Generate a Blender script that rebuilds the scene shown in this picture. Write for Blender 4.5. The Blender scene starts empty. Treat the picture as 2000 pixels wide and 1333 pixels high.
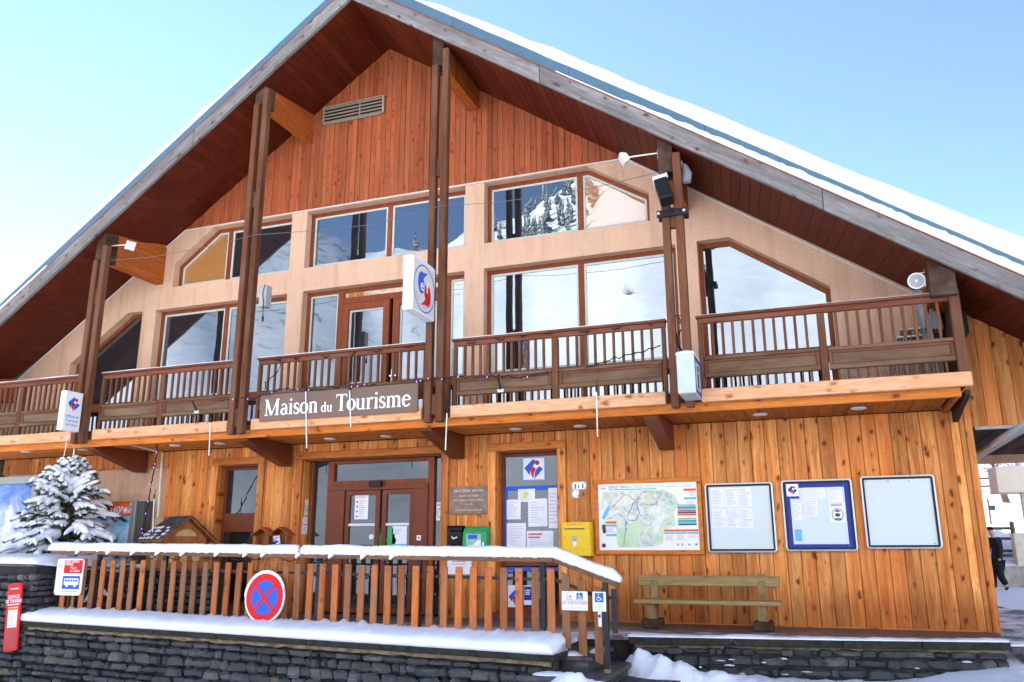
import bpy, bmesh, math, random
from mathutils import Vector, Matrix, noise
from mathutils.geometry import tessellate_polygon
random.seed(7)
R = math.radians
scene = bpy.context.scene

# ---------------------------------------------------------------- camera
YAW, PITCH, ROLL, FPX = -0.351892, 0.249099, -0.002491, 1606.26
CAM = Vector((0.0, -13.0, 1.07))
_f = Vector((math.sin(YAW)*math.cos(PITCH), math.cos(YAW)*math.cos(PITCH), math.sin(PITCH)))
_r = Vector((math.cos(YAW), -math.sin(YAW), 0)); _u = _r.cross(_f)
_r2 = _r*math.cos(ROLL)+_u*math.sin(ROLL); _u2 = -_r*math.sin(ROLL)+_u*math.cos(ROLL)
cd = bpy.data.cameras.new('camera'); cam = bpy.data.objects.new('camera', cd)
scene.collection.objects.link(cam); scene.camera = cam
cd.sensor_width = 36; cd.lens = FPX/2000*36; cd.clip_start = .1; cd.clip_end = 3000
cam.matrix_world = Matrix(((_r2.x, _u2.x, -_f.x, CAM.x), (_r2.y, _u2.y, -_f.y, CAM.y), (_r2.z, _u2.z, -_f.z, CAM.z), (0, 0, 0, 1)))
def S(px, py, Y=None, Z=None, X=None):
    """survey: the point of a known wall, floor or side plane seen at a photo position"""
    d = _r2*((px-1000)/FPX) - _u2*((py-666.5)/FPX) + _f
    if Y is not None: t = (Y-CAM.y)/d.y
    elif Z is not None: t = (Z-CAM.z)/d.z
    else: t = (X-CAM.x)/d.x
    return CAM+d*t

# ---------------------------------------------------------------- sky, sun, exposure
SUN_EL, SUN_AZ = 29.0, -62.0          # sun behind the house, to the left (azimuth from +Y towards +X)
w = bpy.data.worlds.new('World'); scene.world = w; w.use_nodes = True
nt = w.node_tree; nt.nodes.clear()
sky = nt.nodes.new('ShaderNodeTexSky'); sky.sky_type = 'NISHITA'; sky.sun_disc = False
sky.sun_elevation = R(SUN_EL); sky.sun_rotation = R(SUN_AZ % 360); sky.altitude = 2400; sky.air_density = .72; sky.dust_density = .0; sky.ozone_density = 1.0
bg = nt.nodes.new('ShaderNodeBackground'); bg.inputs[1].default_value = .15
wo = nt.nodes.new('ShaderNodeOutputWorld')
nt.links.new(sky.outputs[0], bg.inputs[0]); nt.links.new(bg.outputs[0], wo.inputs[0])
sd = bpy.data.lights.new('sun', 'SUN'); sd.energy = 4.6; sd.angle = R(.5); sd.color = (1, .94, .85)
sun = bpy.data.objects.new('sun', sd); scene.collection.objects.link(sun)
sv = Vector((math.sin(R(SUN_AZ))*math.cos(R(SUN_EL)), math.cos(R(SUN_AZ))*math.cos(R(SUN_EL)), math.sin(R(SUN_EL))))
sun.rotation_euler = sv.to_track_quat('Z', 'Y').to_euler()
sun.location = sv*60
scene.view_settings.view_transform = 'Standard'; scene.view_settings.look = 'None'
scene.view_settings.gamma = 1; scene.view_settings.exposure = 1.85; scene.view_settings.use_curve_mapping = False
scene.cycles.max_bounces = 6; scene.cycles.diffuse_bounces = 3; scene.cycles.glossy_bounces = 3
scene.cycles.use_denoising = True

# ---------------------------------------------------------------- helpers
WORLD = {}                                     # object -> its world position (objects are never rotated as parents)
class MB:
    def __init__(s): s.v = []; s.f = []
    def add(s, v, f):
        o = len(s.v); s.v += [Vector(p) for p in v]; s.f += [tuple(i+o for i in q) for q in f]; return s
    def box(s, x0, x1, y0, y1, z0, z1):
        return s.add([(x0,y0,z0),(x1,y0,z0),(x1,y1,z0),(x0,y1,z0),(x0,y0,z1),(x1,y0,z1),(x1,y1,z1),(x0,y1,z1)],
                     [(0,3,2,1),(4,5,6,7),(0,1,5,4),(1,2,6,5),(2,3,7,6),(3,0,4,7)])
    def loft(s, loops, cap=True, close=True):
        n = len(loops[0]); o = len(s.v)
        for L in loops: s.v += [Vector(p) for p in L]
        for i in range(len(loops)-1):
            for j in range(n if close else n-1):
                k = (j+1) % n
                s.f.append((o+i*n+j, o+i*n+k, o+(i+1)*n+k, o+(i+1)*n+j))
        if cap:
            s.f.append(tuple(o+j for j in range(n))[::-1]); s.f.append(tuple(o+(len(loops)-1)*n+j for j in range(n)))
        return s
    def prism(s, poly, a, b, ax='Y'):          # poly in the two other axes
        m = {'Y': lambda p, t: (p[0], t, p[1]), 'X': lambda p, t: (t, p[0], p[1]), 'Z': lambda p, t: (p[0], p[1], t)}[ax]
        return s.loft([[m(p, a) for p in poly], [m(p, b) for p in poly]])
    def tube(s, pts, r, n=8, cap=True):
        pts = [Vector(p) for p in pts]; rs = r if isinstance(r, (list, tuple)) else [r]*len(pts); loops = []
        up = Vector((0, 0, 1)); 
        for i, p in enumerate(pts):
            d = (pts[min(i+1, len(pts)-1)]-pts[max(i-1, 0)])
            if d.length < 1e-9: d = Vector((0, 0, 1))
            d.normalize()
            q = up if abs(d.dot(up)) < .95 else Vector((1, 0, 0))
            a = d.cross(q).normalized(); b = a.cross(d)
            loops.append([p+(a*math.cos(2*math.pi*k/n)+b*math.sin(2*math.pi*k/n))*rs[i] for k in range(n)])
        return s.loft(loops, cap)
    def quad(s, a, b, c, d): return s.add([a, b, c, d], [(0, 1, 2, 3)])
    def obar(s, p0, p1, wd, ht, up=(0, 0, 1)):   # bar of rectangular section between two points
        p0, p1 = Vector(p0), Vector(p1); d = (p1-p0).normalized(); a = d.cross(Vector(up)).normalized(); b = a.cross(d)
        L = [[p+a*sx*wd/2+b*sz*ht/2 for sx, sz in ((-1,-1),(1,-1),(1,1),(-1,1))] for p in (p0, p1)]
        return s.loft(L)
    def fpoly(s, F, poly, d=0.001, n0=0.0):      # polygon of a local frame F, extruded by d
        return s.loft([[F(x, y, n0+d) for x, y in poly], [F(x, y, n0) for x, y in poly]])
    def build(s, name, mat, parent=None, smooth=False, bevel=0, origin=None, fixn=True):
        lo = Vector([min(p[i] for p in s.v) for i in range(3)]); hi = Vector([max(p[i] for p in s.v) for i in range(3)])
        o = Vector(origin) if origin is not None else (lo+hi)/2
        me = bpy.data.meshes.new(name); me.from_pydata([p-o for p in s.v], [], s.f)
        if fixn or bevel:
            bm = bmesh.new(); bm.from_mesh(me)
            if bevel:
                bmesh.ops.bevel(bm, geom=[e for e in bm.edges], offset=bevel, segments=1, affect='EDGES', profile=.5)
            bmesh.ops.recalc_face_normals(bm, faces=bm.faces); bm.to_mesh(me); bm.free()
        if smooth: me.polygons.foreach_set('use_smooth', [True]*len(me.polygons))
        return place(name, me, mat, o, parent)
def place(name, me, mat, o, parent=None):
    ob = bpy.data.objects.new(name, me); scene.collection.objects.link(ob)
    if mat is not None and not me.materials: me.materials.append(mat)
    o = Vector(o); WORLD[ob.name] = o.copy()
    if parent is not None:
        ob.parent = parent; ob.location = o-WORLD[parent.name]
    else: ob.location = o
    return ob
def thing(name, label, cat, loc, group=None):
    o = bpy.data.objects.new(name, None); scene.collection.objects.link(o); o.empty_display_size = .1
    o.location = loc; WORLD[o.name] = Vector(loc); return tag(o, label, cat, group)
def tag(o, label, cat, group=None):
    o['label'] = label; o['category'] = cat
    if group: o['group'] = group
    return o
def kind(o, k, label=None):
    o['kind'] = k
    if label: o['label'] = label
    return o
_boxes = {}
def board(name, mat, parent, x0, x1, y0, y1, z0, z1, ch=.006):
    """a chamfered board; alike boards share one mesh"""
    dx, dy, dz = x1-x0, y1-y0, z1-z0
    key = (round(dx, 3), round(dy, 3), round(dz, 3), ch, mat.name)
    if key not in _boxes:
        b = MB(); b.box(-dx/2, dx/2, -dy/2, dy/2, -dz/2, dz/2)
        me = bpy.data.meshes.new(name); me.from_pydata(b.v, [], b.f); bm = bmesh.new(); bm.from_mesh(me)
        if ch: bmesh.ops.bevel(bm, geom=[e for e in bm.edges], offset=min(ch, dx*.3, dy*.3, dz*.3), segments=1, affect='EDGES', profile=.5)
        bmesh.ops.recalc_face_normals(bm, faces=bm.faces); bm.to_mesh(me); bm.free(); me.materials.append(mat); _boxes[key] = me
    return place(name, _boxes[key], mat, ((x0+x1)/2, (y0+y1)/2, (z0+z1)/2), parent)
def frame(o, xd=(1, 0, 0), yd=(0, 0, 1)):
    o, xd, yd = Vector(o), Vector(xd).normalized(), Vector(yd).normalized(); n = xd.cross(yd)
    def F(x, y, d=0.0): return o+xd*x+yd*y+n*d
    F.n = n; F.o = o; F.xd = xd; F.yd = yd
    return F
def rect(x0, y0, x1, y1): return [(x0, y0), (x1, y0), (x1, y1), (x0, y1)]
def ell(cx, cy, rx, ry, n=24, a0=0, a1=360): return [(cx+rx*math.cos(R(a0+(a1-a0)*i/n)), cy+ry*math.sin(R(a0+(a1-a0)*i/n))) for i in range(n if a1-a0 == 360 else n+1)]
def rrect(x0, y0, x1, y1, r, n=4):
    out = []
    for cx, cy, a in ((x1-r, y0+r, -90), (x1-r, y1-r, 0), (x0+r, y1-r, 90), (x0+r, y0+r, 180)):
        out += [(cx+r*math.cos(R(a+90*i/n)), cy+r*math.sin(R(a+90*i/n))) for i in range(n+1)]
    return out
_font = {}
def text(s, F, x, y, size, mat, parent, d=.0015, align='LEFT', name='lettering', sx=1.0, bold=0.0):
    c = bpy.data.curves.new('t', 'FONT'); c.body = s; c.size = size; c.align_x = align; c.resolution_u = 2; c.offset = bold
    o = bpy.data.objects.new('t', c); me0 = bpy.data.meshes.new_from_object(o)
    me = bpy.data.meshes.new(name)
    me.from_pydata([F(x+v.co.x*sx, y+v.co.y, d)-F.o for v in me0.vertices], [], [tuple(p.vertices) for p in me0.polygons])
    bpy.data.objects.remove(o); bpy.data.curves.remove(c); bpy.data.meshes.remove(me0)
    return kind(place(name, me, mat, F.o, parent), 'stuff')
def stroke(b, F, pts, wds, d, n0):              # flat pen stroke with varying width
    pts = [Vector(p) for p in pts]; 
    if not isinstance(wds, (list, tuple)): wds = [wds]*len(pts)
    L, Rr = [], []
    for i, p in enumerate(pts):
        t = (pts[min(i+1, len(pts)-1)]-pts[max(i-1, 0)]).normalized(); nn = Vector((-t.y, t.x))
        L.append(p+nn*wds[i]/2); Rr.append(p-nn*wds[i]/2)
    for i in range(len(pts)-1):
        b.add([F(*L[i], n0+d), F(*Rr[i], n0+d), F(*Rr[i+1], n0+d), F(*L[i+1], n0+d)], [(0, 1, 2, 3)])

# ---------------------------------------------------------------- materials
class NT:
    def __init__(s, name):
        s.m = bpy.data.materials.new(name); s.m.use_nodes = True; s.t = s.m.node_tree; s.t.nodes.clear()
        s.out = s.n('ShaderNodeOutputMaterial'); s.p = s.n('ShaderNodeBsdfPrincipled'); s.l(s.p.outputs[0], s.out.inputs[0])
    def n(s, t, **k):
        x = s.t.nodes.new(t)
        for a, b in k.items(): setattr(x, a, b)
        return x
    def l(s, a, b): s.t.links.new(a, b)
    def set(s, nd, **k):
        for a, b in k.items(): nd.inputs[a.replace('_', ' ')].default_value = b
        return nd
    def vec(s, scale=(1, 1, 1), rnd=True, coord='Object'):
        tc = s.n('ShaderNodeTexCoord'); v = tc.outputs[coord]
        if getattr(s, 'rot', 0):
            vr = s.n('ShaderNodeVectorRotate', rotation_type='Y_AXIS'); vr.inputs['Angle'].default_value = s.rot; s.l(v, vr.inputs[0]); v = vr.outputs[0]
        if rnd:
            oi = s.n('ShaderNodeObjectInfo'); m = s.n('ShaderNodeMath', operation='MULTIPLY'); m.inputs[1].default_value = 61.7
            s.l(oi.outputs['Random'], m.inputs[0]); a = s.n('ShaderNodeVectorMath', operation='ADD'); s.l(v, a.inputs[0]); s.l(m.outputs[0], a.inputs[1]); v = a.outputs[0]
            s.rand = oi.outputs['Random']
        mp = s.n('ShaderNodeMapping'); mp.inputs['Scale'].default_value = scale; s.l(v, mp.inputs[0]); return mp.outputs[0]
    def noise(s, v, scale=1, detail=3, rough=.55, dist=0):
        x = s.set(s.n('ShaderNodeTexNoise'), Scale=scale, Detail=detail, Roughness=rough, Distortion=dist); s.l(v, x.inputs['Vector']); return x.outputs['Fac']
    def ramp(s, fac, stops):
        r = s.n('ShaderNodeValToRGB'); e = r.color_ramp.elements
        while len(e) < len(stops): e.new(.5)
        for i, (p, c) in enumerate(stops):
            e[i].position = p; e[i].color = (*c, 1) if len(c) == 3 else c
        s.l(fac, r.inputs[0]); return r.outputs[0]
    def mix(s, a, b, fac, mode='MIX'):
        x = s.n('ShaderNodeMix', data_type='RGBA', blend_type=mode)
        for k, q in ((6, a), (7, b)):
            if isinstance(q, (tuple, list)): x.inputs[k].default_value = (*q, 1)
            else: s.l(q, x.inputs[k])
        if isinstance(fac, (int, float)): x.inputs[0].default_value = fac
        else: s.l(fac, x.inputs[0])
        return x.outputs[2]
    def bump(s, h, strength=.3, dist=.01):
        b = s.set(s.n('ShaderNodeBump'), Strength=strength, Distance=dist); s.l(h, b.inputs['Height']); s.l(b.outputs[0], s.p.inputs['Normal'])
    def col(s, c): s.l(c, s.p.inputs['Base Color'])
def plain(name, c, rough=.6, metal=0, var=.12, scale=6, bump=.0, spec=.2):
    m = NT(name); v = m.vec((scale,)*3); f = m.noise(v, 1, 4)
    m.col(m.ramp(f, [(.3, tuple(x*(1-var) for x in c)), (.7, tuple(min(1, x*(1+var)) for x in c))]))
    m.set(m.p, Roughness=rough, Metallic=metal); m.p.inputs['Specular IOR Level'].default_value = spec
    if bump: m.bump(f, bump, .01)
    return m.m
def wood(name, light, dark, knot=(.08, .025, .01), axis='Z', var=.35, knots=.5, rough=.55, grey=None, grain=1.0, alt=None, spec=.12, ks=1.0, rot=0, splash=False):
    m = NT(name); m.rot = rot; sc = {'Z': (1, 1, .07), 'X': (.07, 1, 1), 'Y': (1, .07, 1)}[axis]
    v = m.vec(tuple(q*14*grain for q in sc)); g = m.noise(v, 1, 5, .6, .6)
    c = m.ramp(g, [(.32, dark), (.68, light)])
    v2 = m.vec(tuple(q*70 for q in sc)); g2 = m.noise(v2, 1, 2)
    c = m.mix(c, m.ramp(g2, [(.35, (.72, .68, .64)), (.65, (1.08, 1.08, 1.08))]), .7, 'MULTIPLY')
    if alt:
        r1 = m.n('ShaderNodeMath', operation='MULTIPLY'); m.l(m.rand, r1.inputs[0]); r1.inputs[1].default_value = 7.13
        r2 = m.n('ShaderNodeMath', operation='FRACT'); m.l(r1.outputs[0], r2.inputs[0])
        c = m.mix(c, alt, m.ramp(r2.outputs[0], [(.4, (0,)*3), (1, (.65,)*3)]))
    vr = m.ramp(m.rand, [(0, (1-var,)*3), (1, (1+var*.6,)*3)]); c = m.mix(c, vr, 1, 'MULTIPLY')
    if knots:
        kv = m.vec({'Z': (5.4*ks, 1, 3.0*ks), 'X': (3.0*ks, 1, 5.4*ks), 'Y': (5.4*ks, 3.0*ks, 1)}[axis])
        dn_ = m.set(m.n('ShaderNodeTexNoise'), Scale=3.2, Detail=2.0); m.l(kv, dn_.inputs['Vector']); dv_ = m.n('ShaderNodeVectorMath', operation='MULTIPLY_ADD'); m.l(dn_.outputs['Color'], dv_.inputs[0]); dv_.inputs[1].default_value = (.34, .34, .34); m.l(kv, dv_.inputs[2]); kv = dv_.outputs[0]
        sx_ = m.n('ShaderNodeSeparateXYZ'); m.l(kv, sx_.inputs[0]); cx_ = m.n('ShaderNodeCombineXYZ'); m.l(sx_.outputs[0], cx_.inputs[0]); m.l(sx_.outputs[1 if axis == 'Y' else 2], cx_.inputs[1])
        vo = m.n('ShaderNodeTexVoronoi', voronoi_dimensions='2D'); m.l(cx_.outputs[0], vo.inputs['Vector']); vo.inputs['Scale'].default_value = 1
        vo.inputs['Randomness'].default_value = 1
        # knots of different size: threshold from the cell colour
        sp = m.n('ShaderNodeSeparateColor'); m.l(vo.outputs['Color'], sp.inputs[0])
        th = m.n('ShaderNodeMapRange'); m.l(sp.outputs[0], th.inputs[0]); th.inputs[1].default_value = .2; th.inputs[2].default_value = 1; th.inputs[3].default_value = .0; th.inputs[4].default_value = .17
        sb = m.n('ShaderNodeMath', operation='SUBTRACT'); m.l(th.outputs[0], sb.inputs[0]); m.l(vo.outputs['Distance'], sb.inputs[1])
        kf = m.ramp(sb.outputs[0], [(.0, (0,)*3), (.07, (1,)*3)])
        kk = m.n('ShaderNodeMath', operation='MULTIPLY'); m.l(kf, kk.inputs[0]); kk.inputs[1].default_value = knots
        hf = m.ramp(sb.outputs[0], [(0, (0,)*3), (.0001, (0,)*3), (.12, (.0,)*3)]) if 0 else None
        ha = m.n('ShaderNodeMath', operation='ADD'); m.l(sb.outputs[0], ha.inputs[0]); ha.inputs[1].default_value = .13
        c = m.mix(c, m.ramp(ha.outputs[0], [(.02, (1, 1, 1)), (.14, (.72, .55, .42))]), .8*knots, 'MULTIPLY')
        c = m.mix(c, knot, kk.outputs[0])
    if grey:
        gv = m.vec(tuple(q*3 for q in (sc[0]**.5, sc[1]**.5, sc[2]**.5))); gf = m.noise(gv, 1, 5, .65)
        c = m.mix(c, grey, m.ramp(gf, [(.42, (0,)*3), (.66, (.8,)*3)]))
    if splash:                                               # grey-brown splash marks low on the wall, run-off streaks
        ge = m.n('ShaderNodeNewGeometry'); sz = m.n('ShaderNodeSeparateXYZ'); m.l(ge.outputs['Position'], sz.inputs[0])
        mp = m.n('ShaderNodeMapping'); mp.inputs['Scale'].default_value = (9, 1, 2.2); m.l(ge.outputs['Position'], mp.inputs[0]); sn_ = m.noise(mp.outputs[0], 1, 5, .65)
        q = m.n('ShaderNodeMath', operation='MULTIPLY_ADD'); m.l(sn_, q.inputs[0]); q.inputs[1].default_value = -.55; m.l(sz.outputs[2], q.inputs[2])
        c = m.mix(c, m.ramp(q.outputs[0], [(.0, (.60, .52, .47)), (.30, (1, 1, 1))]), .8, 'MULTIPLY')
        mp2 = m.n('ShaderNodeMapping'); mp2.inputs['Scale'].default_value = (7, 1, .35); m.l(ge.outputs['Position'], mp2.inputs[0]); s2_ = m.noise(mp2.outputs[0], 1, 4, .6)
        c = m.mix(c, m.ramp(s2_, [(.36, (.74, .62, .52)), (.52, (1, 1, 1)), (.7, (1.12, 1.14, 1.16))]), .8, 'MULTIPLY')
    m.col(c); m.set(m.p, Roughness=rough); m.p.inputs['Specular IOR Level'].default_value = spec
    m.bump(g2, .25, .004); return m.m
M = {}
M['larch'] = wood('larch_cladding', (.86, .40, .125), (.58, .175, .034), knots=.85, var=.30, alt=(.50, .125, .021), knot=(.10, .025, .008), ks=1.0, splash=True)
M['larch_x'] = wood('larch_trim', (.66, .24, .055), (.46, .125, .022), axis='X', knots=.8, var=.2, ks=1.0)
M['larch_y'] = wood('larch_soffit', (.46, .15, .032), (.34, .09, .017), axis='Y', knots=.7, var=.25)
M['pale_beam'] = wood('pale_larch_beam', (.76, .47, .28), (.64, .30, .13), axis='X', knots=.85, var=.1, knot=(.26, .07, .02), ks=1.0, grey=(.66, .30, .13))
M['orange_beam'] = wood('orange_larch_beam', (.68, .23, .045), (.52, .14, .022), axis='X', knots=.8, var=.1, ks=1.0)
M['gable'] = wood('red_stained_board', (.44, .112, .040), (.29, .066, .022), knots=.75, var=.28, grey=(.30, .095, .042), knot=(.05, .015, .008), ks=1.25)
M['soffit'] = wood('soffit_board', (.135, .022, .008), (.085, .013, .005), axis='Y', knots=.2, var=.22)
M['greywood'] = wood('weathered_grey_board', (.30, .285, .27), (.16, .15, .145), axis='X', knots=.9, knot=(.04, .035, .03), grey=(.13, .11, .095), var=.12, rough=.8)
for k_, an_ in (('greywood_r', -.607), ('greywood_l', .617)): M[k_] = wood('weathered_verge_'+k_[-1], (.30, .285, .27), (.15, .14, .135), axis='X', knots=.9, knot=(.04, .035, .03), grey=(.12, .10, .088), var=.12, rough=.8, rot=an_)
M['brown'] = wood('brown_stained_wood', (.16, .062, .029), (.10, .035, .016), knots=.3, grey=(.165, .078, .043), var=.2, rough=.7)
M['brown_x'] = wood('brown_stained_rail', (.21, .068, .036), (.13, .039, .02), axis='X', knots=.2, grey=(.19, .085, .05), var=.15, rough=.7)
M['weather_x'] = wood('weathered_rail', (.17, .095, .053), (.10, .056, .032), axis='X', knots=.2, grey=(.20, .13, .08), var=.15, rough=.8)
M['purlin'] = wood('purlin_wood', (.48, .135, .028), (.32, .075, .014), axis='Y', knots=.5, var=.1)
M['purlin_end'] = wood('dark_purlin_end', (.075, .036, .022), (.04, .019, .012), axis='Y', knots=.2, grey=(.10, .07, .055), var=.1, rough=.85)
M['frame'] = wood('window_frame_wood', (.27, .07, .026), (.20, .048, .017), knots=0, var=.1, rough=.4)
M['doorframe'] = plain('door_red_brown', (.15, .038, .016), .45, var=.1)
M['slat'] = wood('fence_slat_wood', (.56, .17, .042), (.38, .095, .026), knots=.6, grey=(.24, .15, .085), var=.35, rough=.7)
M['slat_old'] = wood('weathered_slat_wood', (.27, .115, .05), (.18, .07, .03), knots=.4, grey=(.22, .13, .075), var=.25, rough=.75)
M['railwood'] = wood('fence_rail_wood', (.27, .13, .075), (.16, .075, .045), axis='X', knots=.3, grey=(.12, .075, .05), var=.1, rough=.75)
M['bench'] = wood('treated_bench_wood', (.34, .25, .11), (.25, .175, .07), axis='X', knots=.5, var=.1, knot=(.12, .08, .04), rough=.7)
M['bench_z'] = wood('treated_bench_post', (.30, .21, .10), (.22, .14, .06), knots=.3, var=.1, rough=.7)
M['birdhouse'] = wood('carved_wood', (.40, .155, .05), (.28, .09, .03), knots=.3, var=.1, rough=.5)
def stucco(name, c):
    m = NT(name); v = m.vec((1, 1, 1), False); f = m.noise(v, 38, 3, .6); g = m.noise(v, .9, 4)
    col = m.ramp(f, [(.3, tuple(x*.86 for x in c)), (.7, tuple(x*1.08 for x in c))])
    st_ = m.noise(m.vec((4.5, 1, .5), False), 1, 5, .65); col = m.mix(col, m.ramp(st_, [(.33, (.78, .74, .70)), (.5, (1, 1, 1))]), .75, 'MULTIPLY')
    m.col(m.mix(col, m.ramp(g, [(.3, (.9, .9, .9)), (.7, (1.05, 1.03, 1.02))]), 1, 'MULTIPLY'))
    m.set(m.p, Roughness=.9); m.p.inputs['Specular IOR Level'].default_value = .2
    m.bump(f, .9, .02); return m.m
M['stucco'] = stucco('peach_roughcast', (.70, .445, .295))
def snowmat(name, c=(.86, .88, .92), big=2.2, bs=.6):
    m = NT(name); v = m.vec((1, 1, 1), False); f = m.noise(v, big, 6, .6); f2 = m.noise(v, 60, 3, .7)
    m.col(m.ramp(f, [(.2, tuple(x*.96 for x in c)), (.8, c)]))
    a = m.n('ShaderNodeMath', operation='MULTIPLY_ADD'); m.l(f2, a.inputs[0]); a.inputs[1].default_value = .22; m.l(f, a.inputs[2])
    m.bump(a.outputs[0], bs, .06); m.set(m.p, Roughness=.55); m.p.inputs['Specular IOR Level'].default_value = .25; return m.m
M['snow'] = snowmat('snow')
M['metal'] = plain('blue_grey_sheet_metal', (.085, .155, .205), .5, .2, .06, 3)
M['iron'] = plain('dark_iron', (.03, .032, .036), .5, .5, .2, 20)
M['black'] = plain('black_plastic', (.012, .012, .013), .4, 0, .2, 10)
M['cable'] = plain('black_cable', (.015, .015, .016), .6)
M['steelcable'] = plain('grey_cable', (.12, .12, .13), .6)
M['white'] = plain('white_paint', (.78, .78, .76), .4, 0, .03)
M['offwhite'] = plain('off_white_plastic', (.66, .63, .55), .4, 0, .05)
M['greygreen'] = plain('grey_green_case', (.48, .53, .47), .45, 0, .08, 4)
M['chrome'] = plain('brushed_steel', (.62, .64, .66), .22, 1, .05)
M['alu'] = plain('aluminium', (.42, .43, .44), .4, .8, .08)
M['paper'] = plain('white_paper', (.74, .75, .82), .6, 0, .04, 3)
M['paper2'] = plain('cream_paper', (.72, .68, .60), .6, 0, .04, 3)
M['ink'] = plain('dark_ink', (.06, .06, .07), .6)
M['ink_grey'] = plain('grey_ink', (.36, .37, .43), .6)
M['ink_red'] = plain('red_ink', (.62, .09, .07), .6)
M['red'] = plain('red_paint', (.60, .006, .008), .45, 0, .05)
M['blue'] = plain('blue_paint', (.018, .10, .56), .45, 0, .05)
M['navy'] = plain('navy_paint', (.018, .035, .27), .45, 0, .05)
M['skyblue'] = plain('light_blue_print', (.12, .42, .72), .5, 0, .05)
M['green'] = plain('green_print', (.03, .34, .11), .4, 0, .1)
M['orange'] = plain('orange_print', (.82, .10, .015), .45, 0, .05)
M['yellow'] = plain('yellow_post_paint', (.78, .50, .02), .38, 0, .04)
M['yellow_dk'] = plain('dark_yellow_paint', (.42, .25, .01), .5, 0, .05)
M['signbrown'] = plain('brown_sign_panel', (.165, .105, .078), .5, 0, .04, 2)
M['plaque'] = plain('brown_marble', (.21, .14, .105), .18, 0, .25, 9)
M['grey'] = plain('grey_plastic', (.34, .35, .36), .5)
M['panelgrey'] = plain('grey_green_aluminium', (.25, .265, .245), .45, .3, .05)
M['paneldark'] = plain('dark_aluminium', (.10, .10, .09), .5, .2, .05)
M['asphalt'] = plain('asphalt', (.07, .072, .08), .85, 0, .35, 30, .3)
M['concrete'] = plain('concrete', (.36, .35, .30), .9, 0, .25, 5, .2)
M['slab'] = plain('stone_slab', (.085, .078, .074), .75, 0, .35, 7, .2)
M['mortar'] = plain('sandy_mortar', (.20, .155, .10), .95, 0, .5, 9, .5)
M['darkmortar'] = plain('dark_joint', (.035, .034, .033), .95, 0, .4, 8)
M['moss'] = plain('mossy_slab_edge', (.028, .027, .02), .9, 0, .5, 14, .3)
M['dark'] = plain('dark_interior', (.02, .018, .016), .8)
M['skin'] = plain('skin', (.55, .32, .22), .5)
M['jacket'] = plain('black_jacket', (.012, .013, .018), .7, 0, .3, 12)
M['jacketblue'] = plain('blue_jacket_panel', (.03, .28, .75), .6)
M['trousers'] = plain('black_trousers', (.010, .010, .014), .75)
M['bark'] = plain('grey_bark', (.13, .095, .07), .9, 0, .35, 18, .4)
M['needles'] = plain('spruce_needles', (.035, .055, .022), .7, 0, .5, 9)
M['lampglass'] = plain('frosted_downlight', (.70, .69, .66), .4)
def stone():
    m = NT('slate_stone'); v = m.vec((3, 3, 9)); f = m.noise(v, 1, 6, .65, .5); g = m.noise(m.vec((14, 14, 30)), 1, 4, .7)
    c = m.ramp(f, [(.25, (.012, .0125, .0135)), (.55, (.037, .038, .040)), (.75, (.135, .134, .132))])
    c = m.mix(c, m.ramp(m.rand, [(0, (.42, .44, .48)), (.55, (.9, .92, .95)), (.85, (1.5, 1.48, 1.45)), (.95, (2.3, 2.2, 2.1)), (1, (2.6, 2.0, 1.3))]), 1, 'MULTIPLY')
    c = m.mix(c, (.55, .56, .58), m.ramp(g, [(.62, (0,)*3), (.74, (.55,)*3)]))
    m.col(c); m.set(m.p, Roughness=.55); m.bump(f, .5, .03); return m.m
M['stone'] = stone()
def glass(name, c=(.018, .02, .022), ior=2.1, wave=.012, tint=(.84, .94, 1)):
    m = NT(name); t = m.t; t.nodes.remove(m.p)
    v = m.vec((1.1, 1.1, 1.1)); f = m.noise(v, 1, 2, .4)
    b = m.set(m.n('ShaderNodeBump'), Strength=wave, Distance=.3); m.l(f, b.inputs['Height'])
    d = m.n('ShaderNodeBsdfDiffuse'); d.inputs[0].default_value = (*c, 1)
    g = m.n('ShaderNodeBsdfGlossy'); g.inputs[0].default_value = (*tint, 1); g.inputs['Roughness'].default_value = .005
    fr = m.n('ShaderNodeFresnel'); fr.inputs[0].default_value = ior
    m.l(b.outputs[0], g.inputs['Normal'])
    mx = m.n('ShaderNodeMixShader'); m.l(fr.outputs[0], mx.inputs[0]); m.l(d.outputs[0], mx.inputs[1]); m.l(g.outputs[0], mx.inputs[2]); m.l(mx.outputs[0], m.out.inputs[0])
    return m.m
M['glass'] = glass('window_glass', ior=3.1)
M['glass_amber'] = glass('amber_backed_glass', (.42, .19, .06), 2.4)
M['glass_low'] = glass('door_glass', (.022, .018, .015), 1.9)
M['glass_board'] = glass('notice_glass', (.47, .52, .51), 1.8, .006)
def glow(name, c, s):
    m = NT(name); m.p.inputs['Base Color'].default_value = (*c, 1); m.p.inputs['Emission Color'].default_value = (*c, 1); m.p.inputs['Emission Strength'].default_value = s; return m.m
M['led'] = glow('violet_led', (.25, .12, 1), 2)
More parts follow.
